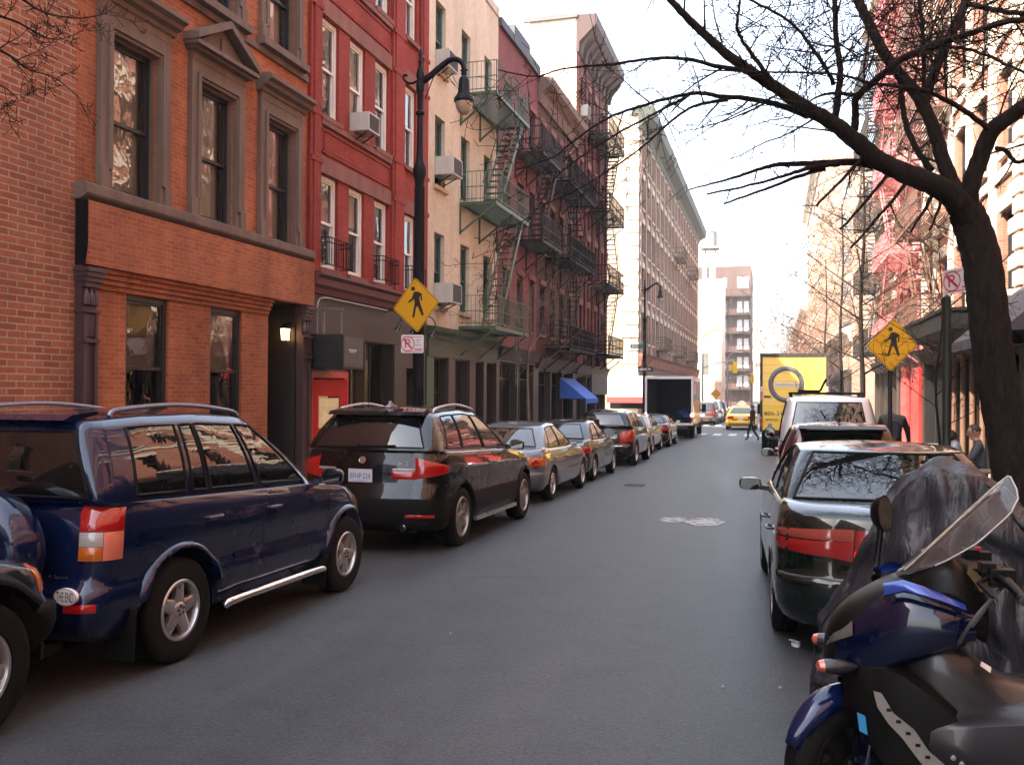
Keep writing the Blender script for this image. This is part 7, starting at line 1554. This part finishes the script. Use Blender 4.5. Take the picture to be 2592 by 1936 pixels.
# fairing
FSEC = [(.08, .03, .71, .79), (.05, .1, .66, .86), (-.02, .17, .65, .93), (-.11, .225, .68, 1.01), (-.2, .255, .73, 1.07), (-.3, .268, .78, 1.06), (-.38, .265, .82, 1.035), (-.46, .24, .86, 1.0)]
fsm = secs = smooth_secs(FSEC)
obj('front_fairing', loft(secs, 30, .62), SBLUE, sc, True, 50)
m = MB(); ns = smooth_secs([(.088, .02, .715, .785), (.062, .085, .65, .875), (0, .14, .70, .955), (-.1, .15, .80, 1.03), (-.2, .14, .9, 1.085), (-.28, .12, .97, 1.09)]); obj('nose_panel', loft(ns, 26, .7), SBLK, sc, True, 50)
for s in (-1, 1):
    m = MB(); P = []
    for i, (x, zt, zb, yy) in enumerate([(-.13, 1.075, 1.045, .2), (-.2, 1.10, 1.035, .235), (-.27, 1.085, 1.02, .258), (-.34, 1.06, 1.005, .268), (-.42, 1.025, .985, .262)]): zb = zt-.036*(1-i/5.5); P.append([V((x, s*(yy-.03), zt+.004)), V((x, s*(yy+.006), zt-.008)), V((x, s*(yy+.012), zb)), V((x, s*(yy-.01), zb-.012))])
    m.grid(P if s > 0 else [r[::-1] for r in P]); obj('highlight_flash', m, carpaint('highlight_blue_paint', (.02, .055, .27), .3, .2), sc, True, 60)  # highlight along the fairing edge painted as a brighter blue strip
    m = MB(); P = []
    for x, hw, z0, z1 in fsm[1:9]:
        row = []
        for k in range(8): a = R(18+6.5*k); row.append(V((x+.004, s*((hw+.005)*abs(cos(a))**.62), (z0+z1)/2+((z1-z0)/2+.005)*abs(sin(a))**.62)))
        P.append(row)
    m.grid(P if s < 0 else [r[::-1] for r in P]); obj('headlight', m, plain('smoked_lens', (.10, .095, .09), .08, 0, .2, 20, coat=1), sc, True, 60)
    m = MB(); M = Matrix.Translation((.06, s*.2, .735)) @ Matrix.Rotation(R(12)*s, 4, 'Z') @ Matrix.Rotation(R(90), 4, 'Y'); m.lathe([(.001, -.1), (.02, -.08), (.036, -.03), (.038, .01), (.033, .04)], 16, M @ Matrix.Scale(.8, 4, (1, 0, 0))); m.bar((.0, s*.12, .72), (.03, s*.18, .733), .03); o = obj('turn_signal', m, SGRY, sc, True, 50)
    q = MB(); q.lathe([(.033, .04), (.026, .06), (.001, .072)], 16, M @ Matrix.Scale(.8, 4, (1, 0, 0))); obj('signal_lens', q, lens('coral_lens', (.6, .1, .05)), o, True)
# windscreen: curved clear sheet leaning back
scr = NT('tinted_screen'); scr.b.inputs['Roughness'].default_value = .03; wg_ = scr.n('BsdfGlossy', Roughness=.03); wt_ = scr.n('BsdfTransparent'); wt_.inputs['Color'].default_value = (.86, .82, .8, 1); wd_ = scr.n('BsdfDiffuse'); wd_.inputs['Color'].default_value = (.4, .36, .34, 1); wf_ = scr.n('Fresnel', IOR=1.5); wm_ = scr.n('MixShader'); wm2_ = scr.n('MixShader'); wm2_.inputs[0].default_value = .12
scr.l(wt_.outputs[0], wm2_.inputs[1]); scr.l(wd_.outputs[0], wm2_.inputs[2]); scr.l(wf_.outputs[0], wm_.inputs[0]); scr.l(wm2_.outputs[0], wm_.inputs[1]); scr.l(wg_.outputs[0], wm_.inputs[2]); scr.l(wm_.outputs[0], scr.out.inputs['Surface'])
m = MB(); P = []
for i in range(15):
    t = i/14; x = lerp(-.2, -.62, t**.92); z = 1.085+.43*t**1.08+.02*sin(pi*t); w = pl([(0, .17), (.3, .215), (.7, .205), (.86, .165), (.95, .1), (1, .025)], t); row = []
    for j in range(13): u = -1+j/6; row.append(V((x-(.06+.1*(1-t))*u*u*(w/.22), w*u, z+(.10*(1-t)**1.5-.035*t)*u*u*(w/.22))))
    P.append(row)
m.grid(P); o = obj('windscreen', m, scr.m, sc, True, 180)
e = MB(); L = [r[0] for r in P]+[r[-1] for r in P[::-1]]; e.tube(L, .0035, 6, False); obj('screen_edge', e, plain('pale_edge', (.5, .47, .45), .2), sc, True, 180)
# cockpit
ck = smooth_secs([(-.24, .15, .95, 1.1), (-.3, .19, .95, 1.16), (-.38, .205, .92, 1.2), (-.45, .2, .88, 1.15), (-.52, .16, .84, 1.06)]); obj('dashboard', loft(ck, 20, .75), SBLK, sc, True, 50)
m = MB(); m.prism([(-.44, 1.1), (-.5, 1.06), (-.53, 1.09), (-.45, 1.165)], -.14, .14, 1); obj('instrument_panel', m, plain('dial_bronze', (.22, .14, .07), .18, .5, .5, 14), sc)
m = MB(); m.tube(catmull([(-.64, .36, 1.03), (-.6, .26, 1.07), (-.56, .1, 1.06), (-.56, -.1, 1.06), (-.6, -.26, 1.07), (-.64, -.36, 1.03)], 5), .014, 10); m.bar((-.55, -.12, 1.05), (-.55, .12, 1.05), .07, .06); hb = obj('handlebar', m, SBLK, sc, True, 50, loc=(.06, 0, .07))
for s in (-1, 1):
    m = MB(); m.tube([(-.625, s*.25, 1.062), (-.65, s*.385, 1.02)], [.018, .017], 12); m.lathe([(.019, 0), (.021, .02), (.001, .024)], 10, Matrix.Translation((-.65, s*.385, 1.02)) @ Matrix.Rotation(-s*pi/2, 4, 'X')); obj('grip', m, plain('grip_rubber', (.02, .02, .021), .5, 0, .2, 30, .3, 200), hb, True, 40)
    m = MB(); m.box(-.66, -.57, s*.2-.03, s*.2+.03, 1.03, 1.1); m.tube([(-.58, s*.2, 1.07), (-.52, s*.27, 1.05), (-.55, s*.37, 1.02)], [.012, .009, .007], 8); m.box(-.6, -.545, s*.16-.035, s*.16+.035, 1.075, 1.115); o = obj('brake_lever', m, SBLK, hb, True, 40); md = o.modifiers.new('bevel', 'BEVEL'); md.width = .012; md.segments = 3
m = MB(); m.box(-.625, -.6, -.23, -.2, 1.1, 1.115); obj('stop_switch', m, plain('switch_red', (.6, .03, .03), .4), hb)
m = MB(); m.tube(catmull([(-.62, .2, 1.03), (-.5, .3, .92), (-.45, .24, .8), (-.42, .12, .75)], 6), .007, 6); m.tube(catmull([(-.62, .16, 1.02), (-.52, .24, .9), (-.46, .2, .78)], 6), .006, 6); obj('cable', m, plain('cable_grey', (.1, .1, .1), .35, .3), hb, True)
# single visible mirror on its stem on the far side of the fairing
m = MB(); m.tube(catmull([(-.14, -.18, 1.03), (-.15, -.27, 1.07), (-.165, -.295, 1.18), (-.17, -.3, 1.25)], 5), [.022]*4+[.014]*12, 10)
M = Matrix.Translation((-.18, -.31, 1.3)) @ Matrix.Rotation(R(-38), 4, 'Z') @ Matrix.Rotation(R(-84), 4, 'Y') @ Matrix.Scale(1.5, 4, (1, 0, 0)); m.lathe([(.001, -.05), (.035, -.04), (.052, -.012), (.056, .014)], 22, M); o = obj('rear_mirror', m, SBLK, sc, True, 50); q = MB(); q.lathe([(.052, .0145), (.001, .0145)], 22, M); obj('mirror_glass', q, plain('reflection_toned_mirror', (.17, .14, .11), .25, .2, .3, 20), o)  # brown reflection painted into the mirror's base colour
# leg shields, floor tunnel, footboards, side panels
for s in (-1, 1):
    m = MB(); P = []
    for x, zt, zb, y in ((.02, .74, .56, .13), (-.05, .77, .47, .19), (-.12, .78, .38, .23), (-.2, .76, .31, .25), (-.29, .7, .27, .255), (-.38, .62, .25, .255), (-.47, .54, .26, .25)): P.append([V((x, s*(y-.06), zt)), V((x, s*y, zt-.03)), V((x, s*(y+.012), (zt+zb)/2)), V((x, s*y, zb)), V((x, s*(y-.1), zb-.02))])
    m.grid(P if s > 0 else [r[::-1] for r in P]); obj('leg_shield', m, SBLK, sc, True, 50)
    m = MB(); c = [(-.085, .67), (-.115, .665), (-.16, .59), (-.235, .535), (-.285, .46), (-.345, .41), (-.325, .385), (-.275, .39), (-.235, .44), (-.19, .5), (-.14, .55), (-.1, .61)]
    m.prism(c, s*.262, s*.274, 1); o = obj('foot_plate', m, plain('brushed_plate', (.38, .35, .32), .35, .8, .15, 9), sc)
    q = MB(); [q.box(-.142-.035*k-.009, -.142-.035*k+.009, s*.274, s*.277, .598-.042*k, .61-.042*k) for k in range(5)]; obj('rubber_stud', q, TRIM, o)
m = MB(); sec = smooth_secs([(-.2, .12, .4, .78), (-.32, .165, .3, .88), (-.44, .175, .3, .82), (-.58, .17, .28, .71), (-.75, .17, .3, .68), (-.95, .185, .32, .76), (-1.15, .2, .34, .83)]); obj('centre_tunnel', loft(sec, 24, .55), SGRY, sc, True, 50)
m = MB(); m.quad((-.49, .158, .775), (-.5, .125, .785), (-.535, .13, .765), (-.525, .163, .752)); obj('warning_label', m, plain('label_white', (.75, .72, .68), .5, 0, .05), sc)
for s in (-1, 1):
    m = MB(); P = []
    for x, zt, zb, y in ((-.24, .535, .46, .24), (-.32, .56, .38, .275), (-.45, .595, .32, .29), (-.65, .63, .3, .3), (-1.05, .66, .32, .3), (-1.4, .68, .42, .27), (-1.8, .76, .58, .2)): P.append([V((x, s*(y-.14), zt+.02)), V((x, s*(y-.05), zt+.012)), V((x, s*y, zt-.02)), V((x, s*(y+.008), (zt+zb)/2)), V((x, s*(y-.03), zb))])
    m.grid(P if s > 0 else [r[::-1] for r in P]); obj('side_panel', m, SGRY, sc, True, 50)
    m = MB(); [m.lathe([(.012, 0), (.01, .006), (.001, .007)], 10, Matrix.Translation((x, s*.288, z)) @ Matrix.Rotation(-s*pi/2, 4, 'X')) for x, z in ((-.37, .45), (-.4, .43))]; obj('bolt', m, CHROME, sc, True)
sec = smooth_secs([(-1.0, .12, .7, .78), (-1.12, .17, .7, .84), (-1.4, .19, .7, .85), (-1.55, .17, .74, .92), (-1.85, .15, .78, .94), (-2.0, .08, .8, .9)]); obj('seat', loft(sec, 22, .6), plain('seat_vinyl', (.02, .02, .02), .5, 0, .15, 8, .15, 150), sc, True, 50)
sec = smooth_secs([(-1.15, .2, .5, .72), (-1.5, .19, .55, .76), (-1.9, .13, .64, .82), (-2.08, .06, .72, .82)]); obj('tail_fairing', loft(sec, 22, .6), SBLUE, sc, True, 50)
rwh = link('rear_wheel', None, sc, (-1.58, 0, .28)); make_wheel(rwh, .28, .15, .19, -5, SBLK); [setattr(c, 'rotation_euler', (0, 0, pi/2)) for c in rwh.children]
m = MB(); m.tube([(-1.0, .12, .3), (-1.58, .14, .28)], .06, 10); m.tube([(-1.0, -.18, .25), (-1.75, -.2, .4)], [.05, .07], 14); m.bar((-1.0, .1, .12), (-.95, .3, .0), .03); obj('drive_unit', m, STEELD, sc, True, 40)

# covered motorcycle
from mathutils import noise as mnoise
def cover():
    m = MB(); nu, nv = 96, 56; P = []
    ridge = [(.3, .55), (.42, .82), (.54, 1.12), (.64, 1.34), (.76, 1.455), (.9, 1.50), (1.02, 1.48), (1.18, 1.33), (1.34, 1.14), (1.6, 1.04), (1.9, 1.04), (2.2, 1.0), (2.4, .9), (2.52, .7)]
    for i in range(nu+1):
        t = i/nu; x = lerp(.3, 2.52, t); h = pl(ridge, x); h = sum(pl(ridge, x+d) for d in (-.05, 0, .05))/3
        wt = pl([(.3, .04), (.5, .12), (.7, .17), (.95, .2), (1.3, .16), (2, .13), (2.52, .06)], x); wb_ = pl([(.3, .14), (.55, .3), (.95, .42), (1.4, .4), (2.1, .34), (2.52, .15)], x); zb = .14+.03*sin(x*9)+.02*sin(x*21)
        row = []
        for j in range(nv+1):
            v = -1+2*j/nv; a = abs(v); s = 1 if v > 0 else -1
            if a < .22: q = a/.22; y = wt*sin(q*pi/2)*s; z = h-.06*(1-cos(q*pi/2))
            else: q = (a-.22)/.78; y = lerp(wt, wb_, q**.9)*s; z = lerp(h-.06, zb, q)
            q = max(0, (a-.15)/.85)
            fold = .085*q*sin(x*15+1.5*sin(x*4)+s)+.035*q*sin(x*31+v*3)+.02*sin(x*9+z*14)*min(1, a*3)
            n1 = mnoise.noise(V((x*3.2, v*2.2, 1)))*.08+abs(mnoise.noise(V((x*5, v*4+z*2.5, 4))))*.12+abs(mnoise.noise(V((x*13, v*9+z*6, 9))))*.03
            y += (fold+n1)*s*(1 if a > .05 else a*20); x2 = x+.035*mnoise.noise(V((x*2, z*5, 7)))-.10*(1-z/1.5)*(1 if x < .7 else 0)
            z += (.05*mnoise.noise(V((x*7, v*6, 2)))+.028*sin(v*24+x*7)*max(0, 1-a*2.4))*(1 if a < .95 else 0)
            row.append(V((x2, y, z)))
        P.append(row)
    m.grid(P); return m
t = thing('covered_motorcycle', 'motorcycle under a crumpled dark grey cover between the scooter and green saloon', 'motorcycle', (.02, 5.45, gz(5.45)), R(-4))
cl = NT('grey_cover_cloth'); cl.b.inputs['Roughness'].default_value = .46; vv = cl.coords(scale=(1, 1, .16)); n5 = cl.noise(vv, 9, 3, .5, .8); cl.l(cl.ramp(n5, [(.3, (.014, .015, .019)), (.7, (.028, .029, .037))]), cl.b.inputs['Base Color']); bb = cl.bump(n5, .8, .05); b2 = cl.n('Bump', Strength=.25, Distance=.02); cl.l(cl.noise(cl.coords(), 14, 4, .6, .8), b2.inputs['Height']); cl.l(bb.outputs[0], b2.inputs['Normal']); cl.l(b2.outputs[0], cl.b.inputs['Normal'])  # cloth colour darkens with the folds, crease shade put into it
o = obj('cloth_cover', cover(), cl.m, t, True, 180); md = o.modifiers.new('thickness', 'SOLIDIFY'); md.thickness = .006
for x in (.55, 2.1): w = link('wheel', None, t, (x, 0, .29)); make_wheel(w, .29, .12, .2, -5, STEELD); [setattr(c, 'rotation_euler', (0, 0, pi/2)) for c in w.children]

# ---- people
SKIN = plain('skin', (.48, .26, .18), .5, 0, .1, 8); HAIRD = plain('dark_hair', (.015, .011, .009), .6, 0, .3, 30, .3, 80)
def hand_fingers(m, p, d, up, k=1):
    """palm with four fingers and a thumb, slightly curled"""
    d = V(d).normalized(); up = V(up); sd = d.cross(up).normalized(); up = sd.cross(d).normalized()
    for i in range(4):
        b = V(p)+sd*(.027-.018*i)*k+d*.035*k; L = (.07, .078, .074, .058)[i]*k; m.tube([b-d*.03, b+d*L*.45-up*.008, b+d*L*.8-up*.025, b+d*L-up*.045], [.009, .0085, .008, .006], 6)
    b = V(p)+sd*.03*k; m.tube([b-d*.01, b+sd*.025+d*.02, b+sd*.032+d*.05-up*.012], [.011, .010, .007], 6)
def person(label, X, Y, z, rz, J, zones, mats, face=True, hair=None, group=None, glasses=False, hands=()):
    """J: joints name -> (pos, radius); zones: bone list (a, b, material index)"""
    t = thing('person', label, 'person', (X, Y, z), rz, group)
    names = list(J); ix = {n: i for i, n in enumerate(names)}
    me = bpy.data.meshes.new('skeleton'); me.from_pydata([J[n][0] for n in names], [(ix[a], ix[b]) for a, b, _ in zones], []); o = bpy.data.objects.new('skeleton', me); COL.objects.link(o)
    o.modifiers.new('skin', 'SKIN'); sub = o.modifiers.new('sub', 'SUBSURF'); sub.levels = 2
    for i, n in enumerate(names): r = J[n][1]; me.skin_vertices[0].data[i].radius = (r if isinstance(r, tuple) else (r, r))
    me.skin_vertices[0].data[ix['pelvis']].use_root = True
    dg = bpy.context.evaluated_depsgraph_get(); bm_ = bpy.data.meshes.new_from_object(o.evaluated_get(dg)); bpy.data.objects.remove(o)
    segs = [(V(J[a][0]), V(J[b][0]), m_) for a, b, m_ in zones]
    mb = MB(); mb.v = [tuple(v.co) for v in bm_.vertices]
    for p in bm_.polygons:
        c = p.center; best = None
        for a, b, m_ in segs:
            d = b-a; tt = max(0, min(1, (c-a).dot(d)/max(1e-9, d.length_squared))); dist = (c-(a+d*tt)).length
            if best is None or dist < best[0]: best = (dist, m_)
        mb.f.append(tuple(p.vertices)); mb.m.append(best[1])
    bpy.data.meshes.remove(bm_)
    H = V(J['head'][0]); F = V(J['face'][0])-H; F.normalize(); U = (V(J['crown'][0])-H).normalized(); Sd = F.cross(U).normalized(); U = Sd.cross(F)
    # skull, jaw, nose, ears belong to the same body mesh
    B = Matrix((Sd, F, U)).transposed().to_4x4(); B.translation = H
    def egg(rx, ry, rz, off, n=14, mi=0):
        mb.c = mi; k = len(mb.v); P = [[B @ V((off[0]+rx*sin(pi*i/n)*cos(2*pi*j/16), off[1]+ry*sin(pi*i/n)*sin(2*pi*j/16)*(1 if sin(2*pi*j/16) < 0 or i < n*.55 else 1-.25*(i-n*.55)/(n*.45)), off[2]+rz*cos(pi*i/n))) for j in range(17)] for i in range(n+1)]; mb.grid(P)
    egg(.075, .098, .118, (0, .0, .0)); egg(.05, .05, .045, (0, .035, -.085))
    mb.c = 0
    if face:
        mb.tube([B @ V((0, .092, .02)), B @ V((0, .108, -.01)), B @ V((0, .118, -.03)), B @ V((0, .1, -.036))], [.007, .011, .015, .011], 8)
        for s in (-1, 1): mb.tube([B @ V((s*.076, -.005, .02)), B @ V((s*.085, -.015, .005)), B @ V((s*.077, -.005, -.03))], [.012, .016, .009], 7)
    for (p, d, up) in hands: hand_fingers(mb, p, d, up)
    b = obj('body', mb, mats, t, True, 180)
    if face:
        e = MB(); [e.lathe([(.001, -.012), (.010, -.006), (.012, 0), (.010, .006), (.001, .012)], 10, B @ Matrix.Translation((s*.03, .086, .012))) for s in (-1, 1)]; obj('eye', e, plain('eye_dark', (.05, .04, .035), .2), t, True)
        e = MB(); e.tube([B @ V((-.022, .088, -.062)), B @ V((0, .098, -.06)), B @ V((.022, .088, -.062))], [.003, .006, .003], 6); obj('mouth', e, plain('lips', (.32, .12, .1), .5), t, True)
    if glasses:
        e = MB()
        for s in (-1, 1): e.tube([B @ V((s*.033+.026*cos(2*pi*k/14), .107, .014+.019*sin(2*pi*k/14))) for k in range(15)], .003, 5, False); e.tube([B @ V((s*.059, .104, .016)), B @ V((s*.08, .0, .02))], .0025, 5)
        e.tube([B @ V((-.008, .11, .016)), B @ V((.008, .11, .016))], .003, 5); obj('glasses', e, plain('glasses_black', (.01, .01, .01), .3), t, True)
    if hair:
        h = MB(); n = 14; P = []
        for i in range(n+1):
            a = pi*i/n*hair[1]; row = []
            for j in range(21):
                q = 2*pi*j/20; f = sin(q); lim = hair[2] if f > .35 else 1; aa = a*(lim if f > .35 else 1)
                r = 1.0+.05*mnoise.noise(V((cos(q)*3, sin(q)*3, i*.5))); row.append(B @ V((.084*r*sin(aa)*cos(q), .106*r*sin(aa)*sin(q)-.006, .126*r*cos(aa)+.004)))
            P.append(row)
        h.grid(P); obj('hair', h, hair[0], t, True, 180)
    return t
JEANS = plain('dark_jeans', (.014, .018, .03), .8, 0, .2, 9); SHOE = plain('black_shoe', (.01, .01, .01), .4); GREYJ = plain('slate_jacket', (.05, .055, .07), .75, 0, .2, 9); PALEJ = plain('pale_blue_jacket', (.3, .36, .42), .75, 0, .15, 8)
Z1 = [('pelvis', 'waist', 2), ('waist', 'chest', 1), ('chest', 'neck', 1), ('neck', 'head', 0), ('head', 'crown', 0), ('head', 'face', 0)]
for s in 'LR': Z1 += [('chest', 'sh'+s, 1), ('sh'+s, 'el'+s, 1), ('el'+s, 'wr'+s, 1), ('wr'+s, 'ha'+s, 0), ('pelvis', 'hip'+s, 2), ('hip'+s, 'kn'+s, 2), ('kn'+s, 'an'+s, 2), ('an'+s, 'to'+s, 3)]
def joints(**k):
    d = dict(pelvis=((0, 0, .95), .135), waist=((0, 0, 1.08), (.15, .11)), chest=((0, 0, 1.32), (.165, .12)), neck=((0, .0, 1.5), .055), head=((0, .02, 1.63), .06), crown=((0, .02, 1.72), .05), face=((0, .08, 1.62), .04))
    for s, q in (('L', -1), ('R', 1)):
        d['sh'+s] = ((q*.19, 0, 1.43), .07); d['el'+s] = ((q*.25, -.02, 1.16), .052); d['wr'+s] = ((q*.27, .03, .92), .036); d['ha'+s] = ((q*.27, .05, .84), .034); d['hip'+s] = ((q*.1, 0, .9), .1); d['kn'+s] = ((q*.11, .03, .5), .07); d['an'+s] = ((q*.11, 0, .09), .05); d['to'+s] = ((q*.12, .16, .045), .042)
    d.update(k); return d
# woman in a dark coat crossing
Jp = joints(**{'knL': ((-.1, .16, .52), .065), 'anL': ((-.1, .2, .12), .045), 'toL': ((-.1, .35, .07), .038), 'knR': ((.1, -.03, .5), .065), 'anR': ((.1, -.28, .14), .045), 'toR': ((.1, -.18, .06), .038), 'pelvis': ((0, 0, .93), .17), 'wrL': ((-.25, -.1, .95), .034), 'haL': ((-.25, -.12, .87), .032)})
person('pedestrian with auburn hair and long dark coat crossing the road far ahead', -.93, 44, gz(44), R(75), Jp, [(a, b, 1 if a in ('pelvis', 'hipL', 'hipR') and b not in ('knL', 'knR') else m_) for a, b, m_ in Z1], [SKIN, plain('plum_coat', (.025, .012, .02), .8), JEANS, SHOE], True, (plain('auburn_hair', (.2, .07, .03), .6), .72, .5), None, hands=[((-.25, -.12, .86), (0, -.2, -1), (1, 0, 0)), ((.27, .05, .83), (0, .2, -1), (-1, 0, 0))])
# man in black bending forward on the right pavement
Jb = joints(chest=((0, .1, 1.36), (.2, .16)), waist=((0, .02, 1.12), (.18, .14)), neck=((0, .24, 1.5), .065), head=((0, .34, 1.49), .06), crown=((0, .42, 1.54), .05), face=((0, .37, 1.42), .04), shL=((-.22, .12, 1.45), .09), shR=((.22, .12, 1.45), .09), elL=((-.3, .12, 1.17), .065), elR=((.31, .12, 1.17), .065), wrL=((-.3, .2, .94), .042), wrR=((.34, .18, .93), .042), haL=((-.3, .22, .86), .034), haR=((.345, .2, .85), .034))
bp = person('man in black with head bowed and small backpack, walking away on the right pavement', 2.52, 21.2, gz(21.2)+.13, 0, Jb, Z1, [SKIN, plain('black_jacket', (.003, .003, .004), .7, 0, .2, 9), plain('black_trousers', (.004, .004, .005), .8), SHOE], True, (HAIRD, .62, .5), hands=[((-.3, .22, .85), (0, .1, -1), (1, 0, 0)), ((.345, .2, .84), (0, .1, -1), (-1, 0, 0))])
m = MB(); sec = [(x, .13*k, 1.06+.01, 1.36) for x, k in ((0, .7), (.05, 1), (.1, .9))]; P = [[V((y, x_-.0, z)) for y, z in sell(.14*k, 1.02, 1.42, 20, .7)] for x_, k in ((-.2, .6), (-.17, .95), (-.1, 1.0), (.0, .95))]; m.grid(P); m.add(P[0][:-1], [tuple(range(20))]); tag(obj('backpack', m, plain('backpack_black', (.012, .012, .02), .6, 0, .2, 9), None, True, loc=(2.52, 21.2, gz(21.2)+.13)), 'small dark backpack worn by the man with bowed head', 'backpack')
def seated(**k):
    return joints(**dict(dict(pelvis=((0, 0, .53), .14), waist=((0, .02, .68), (.15, .12)), chest=((0, .05, .93), (.17, .13)), neck=((0, .09, 1.1), .055), head=((0, .12, 1.23), .06), crown=((0, .12, 1.32), .05), face=((0, .18, 1.22), .04), shL=((-.19, .05, 1.03), .07), shR=((.19, .05, 1.03), .07), elL=((-.25, .16, .8), .054), elR=((.25, .16, .8), .054), wrL=((-.1, .38, .7), .036), wrR=((.1, .38, .7), .036), haL=((-.05, .43, .68), .033), haR=((.05, .44, .67), .033), hipL=((-.1, .05, .52), .1), hipR=((.1, .05, .52), .1), knL=((-.13, .46, .54), .072), knR=((.13, .46, .54), .072), anL=((-.13, .5, .1), .05), anR=((.13, .5, .1), .05), toL=((-.14, .66, .045), .042), toR=((.14, .66, .045), .042)), **k))
hh = [((-.05, .45, .68), (.4, 1, -.2), (0, 0, 1)), ((.05, .46, .67), (-.4, 1, -.2), (0, 0, 1))]
person('seated man in slate jacket and glasses beside the tree, hands together', 3.3, 16.35, gz(16.35)+.2, R(80), seated(), Z1, [SKIN, GREYJ, JEANS, SHOE], True, (plain('brown_hair', (.035, .02, .013), .6, 0, .3, 30), .5, .5), 'people seated outside the restaurant', True, hh)
person('seated person with dark hair and pale blue jacket, head turned away', 3.13, 17.3, gz(17.3)+.13, R(75), seated(head=((0, .15, 1.2), .06), crown=((0, .17, 1.29), .05), face=((0, .2, 1.17), .04)), Z1, [SKIN, PALEJ, JEANS, SHOE], True, (HAIRD, .75, .45), 'people seated outside the restaurant', False, hh)
# ---------------------------------------------------------------- light, sky, camera
SUN = V((-.55, -.45, .70)).normalized()          # towards the sun: behind the viewer, over the left roofs
def make_world():
    w = bpy.data.worlds.new('World'); S.world = w; w.use_nodes = True; nt = w.node_tree; bg = nt.nodes['Background']
    sk = nt.nodes.new('ShaderNodeTexSky'); sk.sky_type = 'NISHITA'; sk.sun_disc = False
    sk.sun_elevation = math.asin(SUN.z); sk.sun_rotation = atan2(SUN.x, SUN.y); sk.dust_density = 4; sk.air_density = 1; sk.ozone_density = 1; sk.altitude = 20
    mx = nt.nodes.new('ShaderNodeMix'); mx.data_type = 'RGBA'; mx.inputs[0].default_value = .62; nt.links.new(sk.outputs[0], mx.inputs[6]); mx.inputs[7].default_value = (1.47, 1.51, 1.56, 1)      # thin bright overcast veil
    nt.links.new(mx.outputs[2], bg.inputs['Color']); bg.inputs['Strength'].default_value = .15
    ld = bpy.data.lights.new('sun', 'SUN'); ld.energy = 2.9; ld.angle = R(.5); ld.color = (1, .9, .76)
    o = bpy.data.objects.new('sun', ld); COL.objects.link(o); o.rotation_euler = (-SUN).to_track_quat('-Z', 'Y').to_euler(); o.location = (-30, -30, 60)
make_world(); make_camera()
def make_haze():
    m = MB(); m.box(-400, 400, -300, 1200, gz(1200)-1.3, 29)
    hz = bpy.data.materials.new('haze_air'); hz.use_nodes = True; nt = hz.node_tree; nt.nodes.remove(nt.nodes['Principled BSDF'])
    v = nt.nodes.new('ShaderNodeVolumePrincipled'); v.inputs['Color'].default_value = (.95, .93, .9, 1); v.inputs['Density'].default_value = .0009; v.inputs['Anisotropy'].default_value = .2
    nt.links.new(v.outputs[0], nt.nodes['Material Output'].inputs['Volume'])
    o = obj('haze', m, hz); o['kind'] = 'stuff'
make_haze()
for nm in ('black_trim', 'tyre_rubber', 'charcoal_cladding', 'black_cladding', 'bark', 'twig_bark', 'lamp_black', 'scooter_black_plastic', 'underbody'):
    for mt in bpy.data.materials:
        if mt.name.split('.')[0] == nm: mt.node_tree.nodes['Principled BSDF'].inputs['Specular IOR Level'].default_value = .18      # dull rubber, bark and plastic
S.view_settings.view_transform = 'Standard'; S.view_settings.look = 'None'; S.view_settings.exposure = 3.3; S.view_settings.gamma = 1
S.render.engine = 'CYCLES'; S.cycles.use_denoising = True; S.cycles.max_bounces = 8; S.cycles.transparent_max_bounces = 16; S.cycles.caustics_reflective = False; S.cycles.sample_clamp_indirect = 6
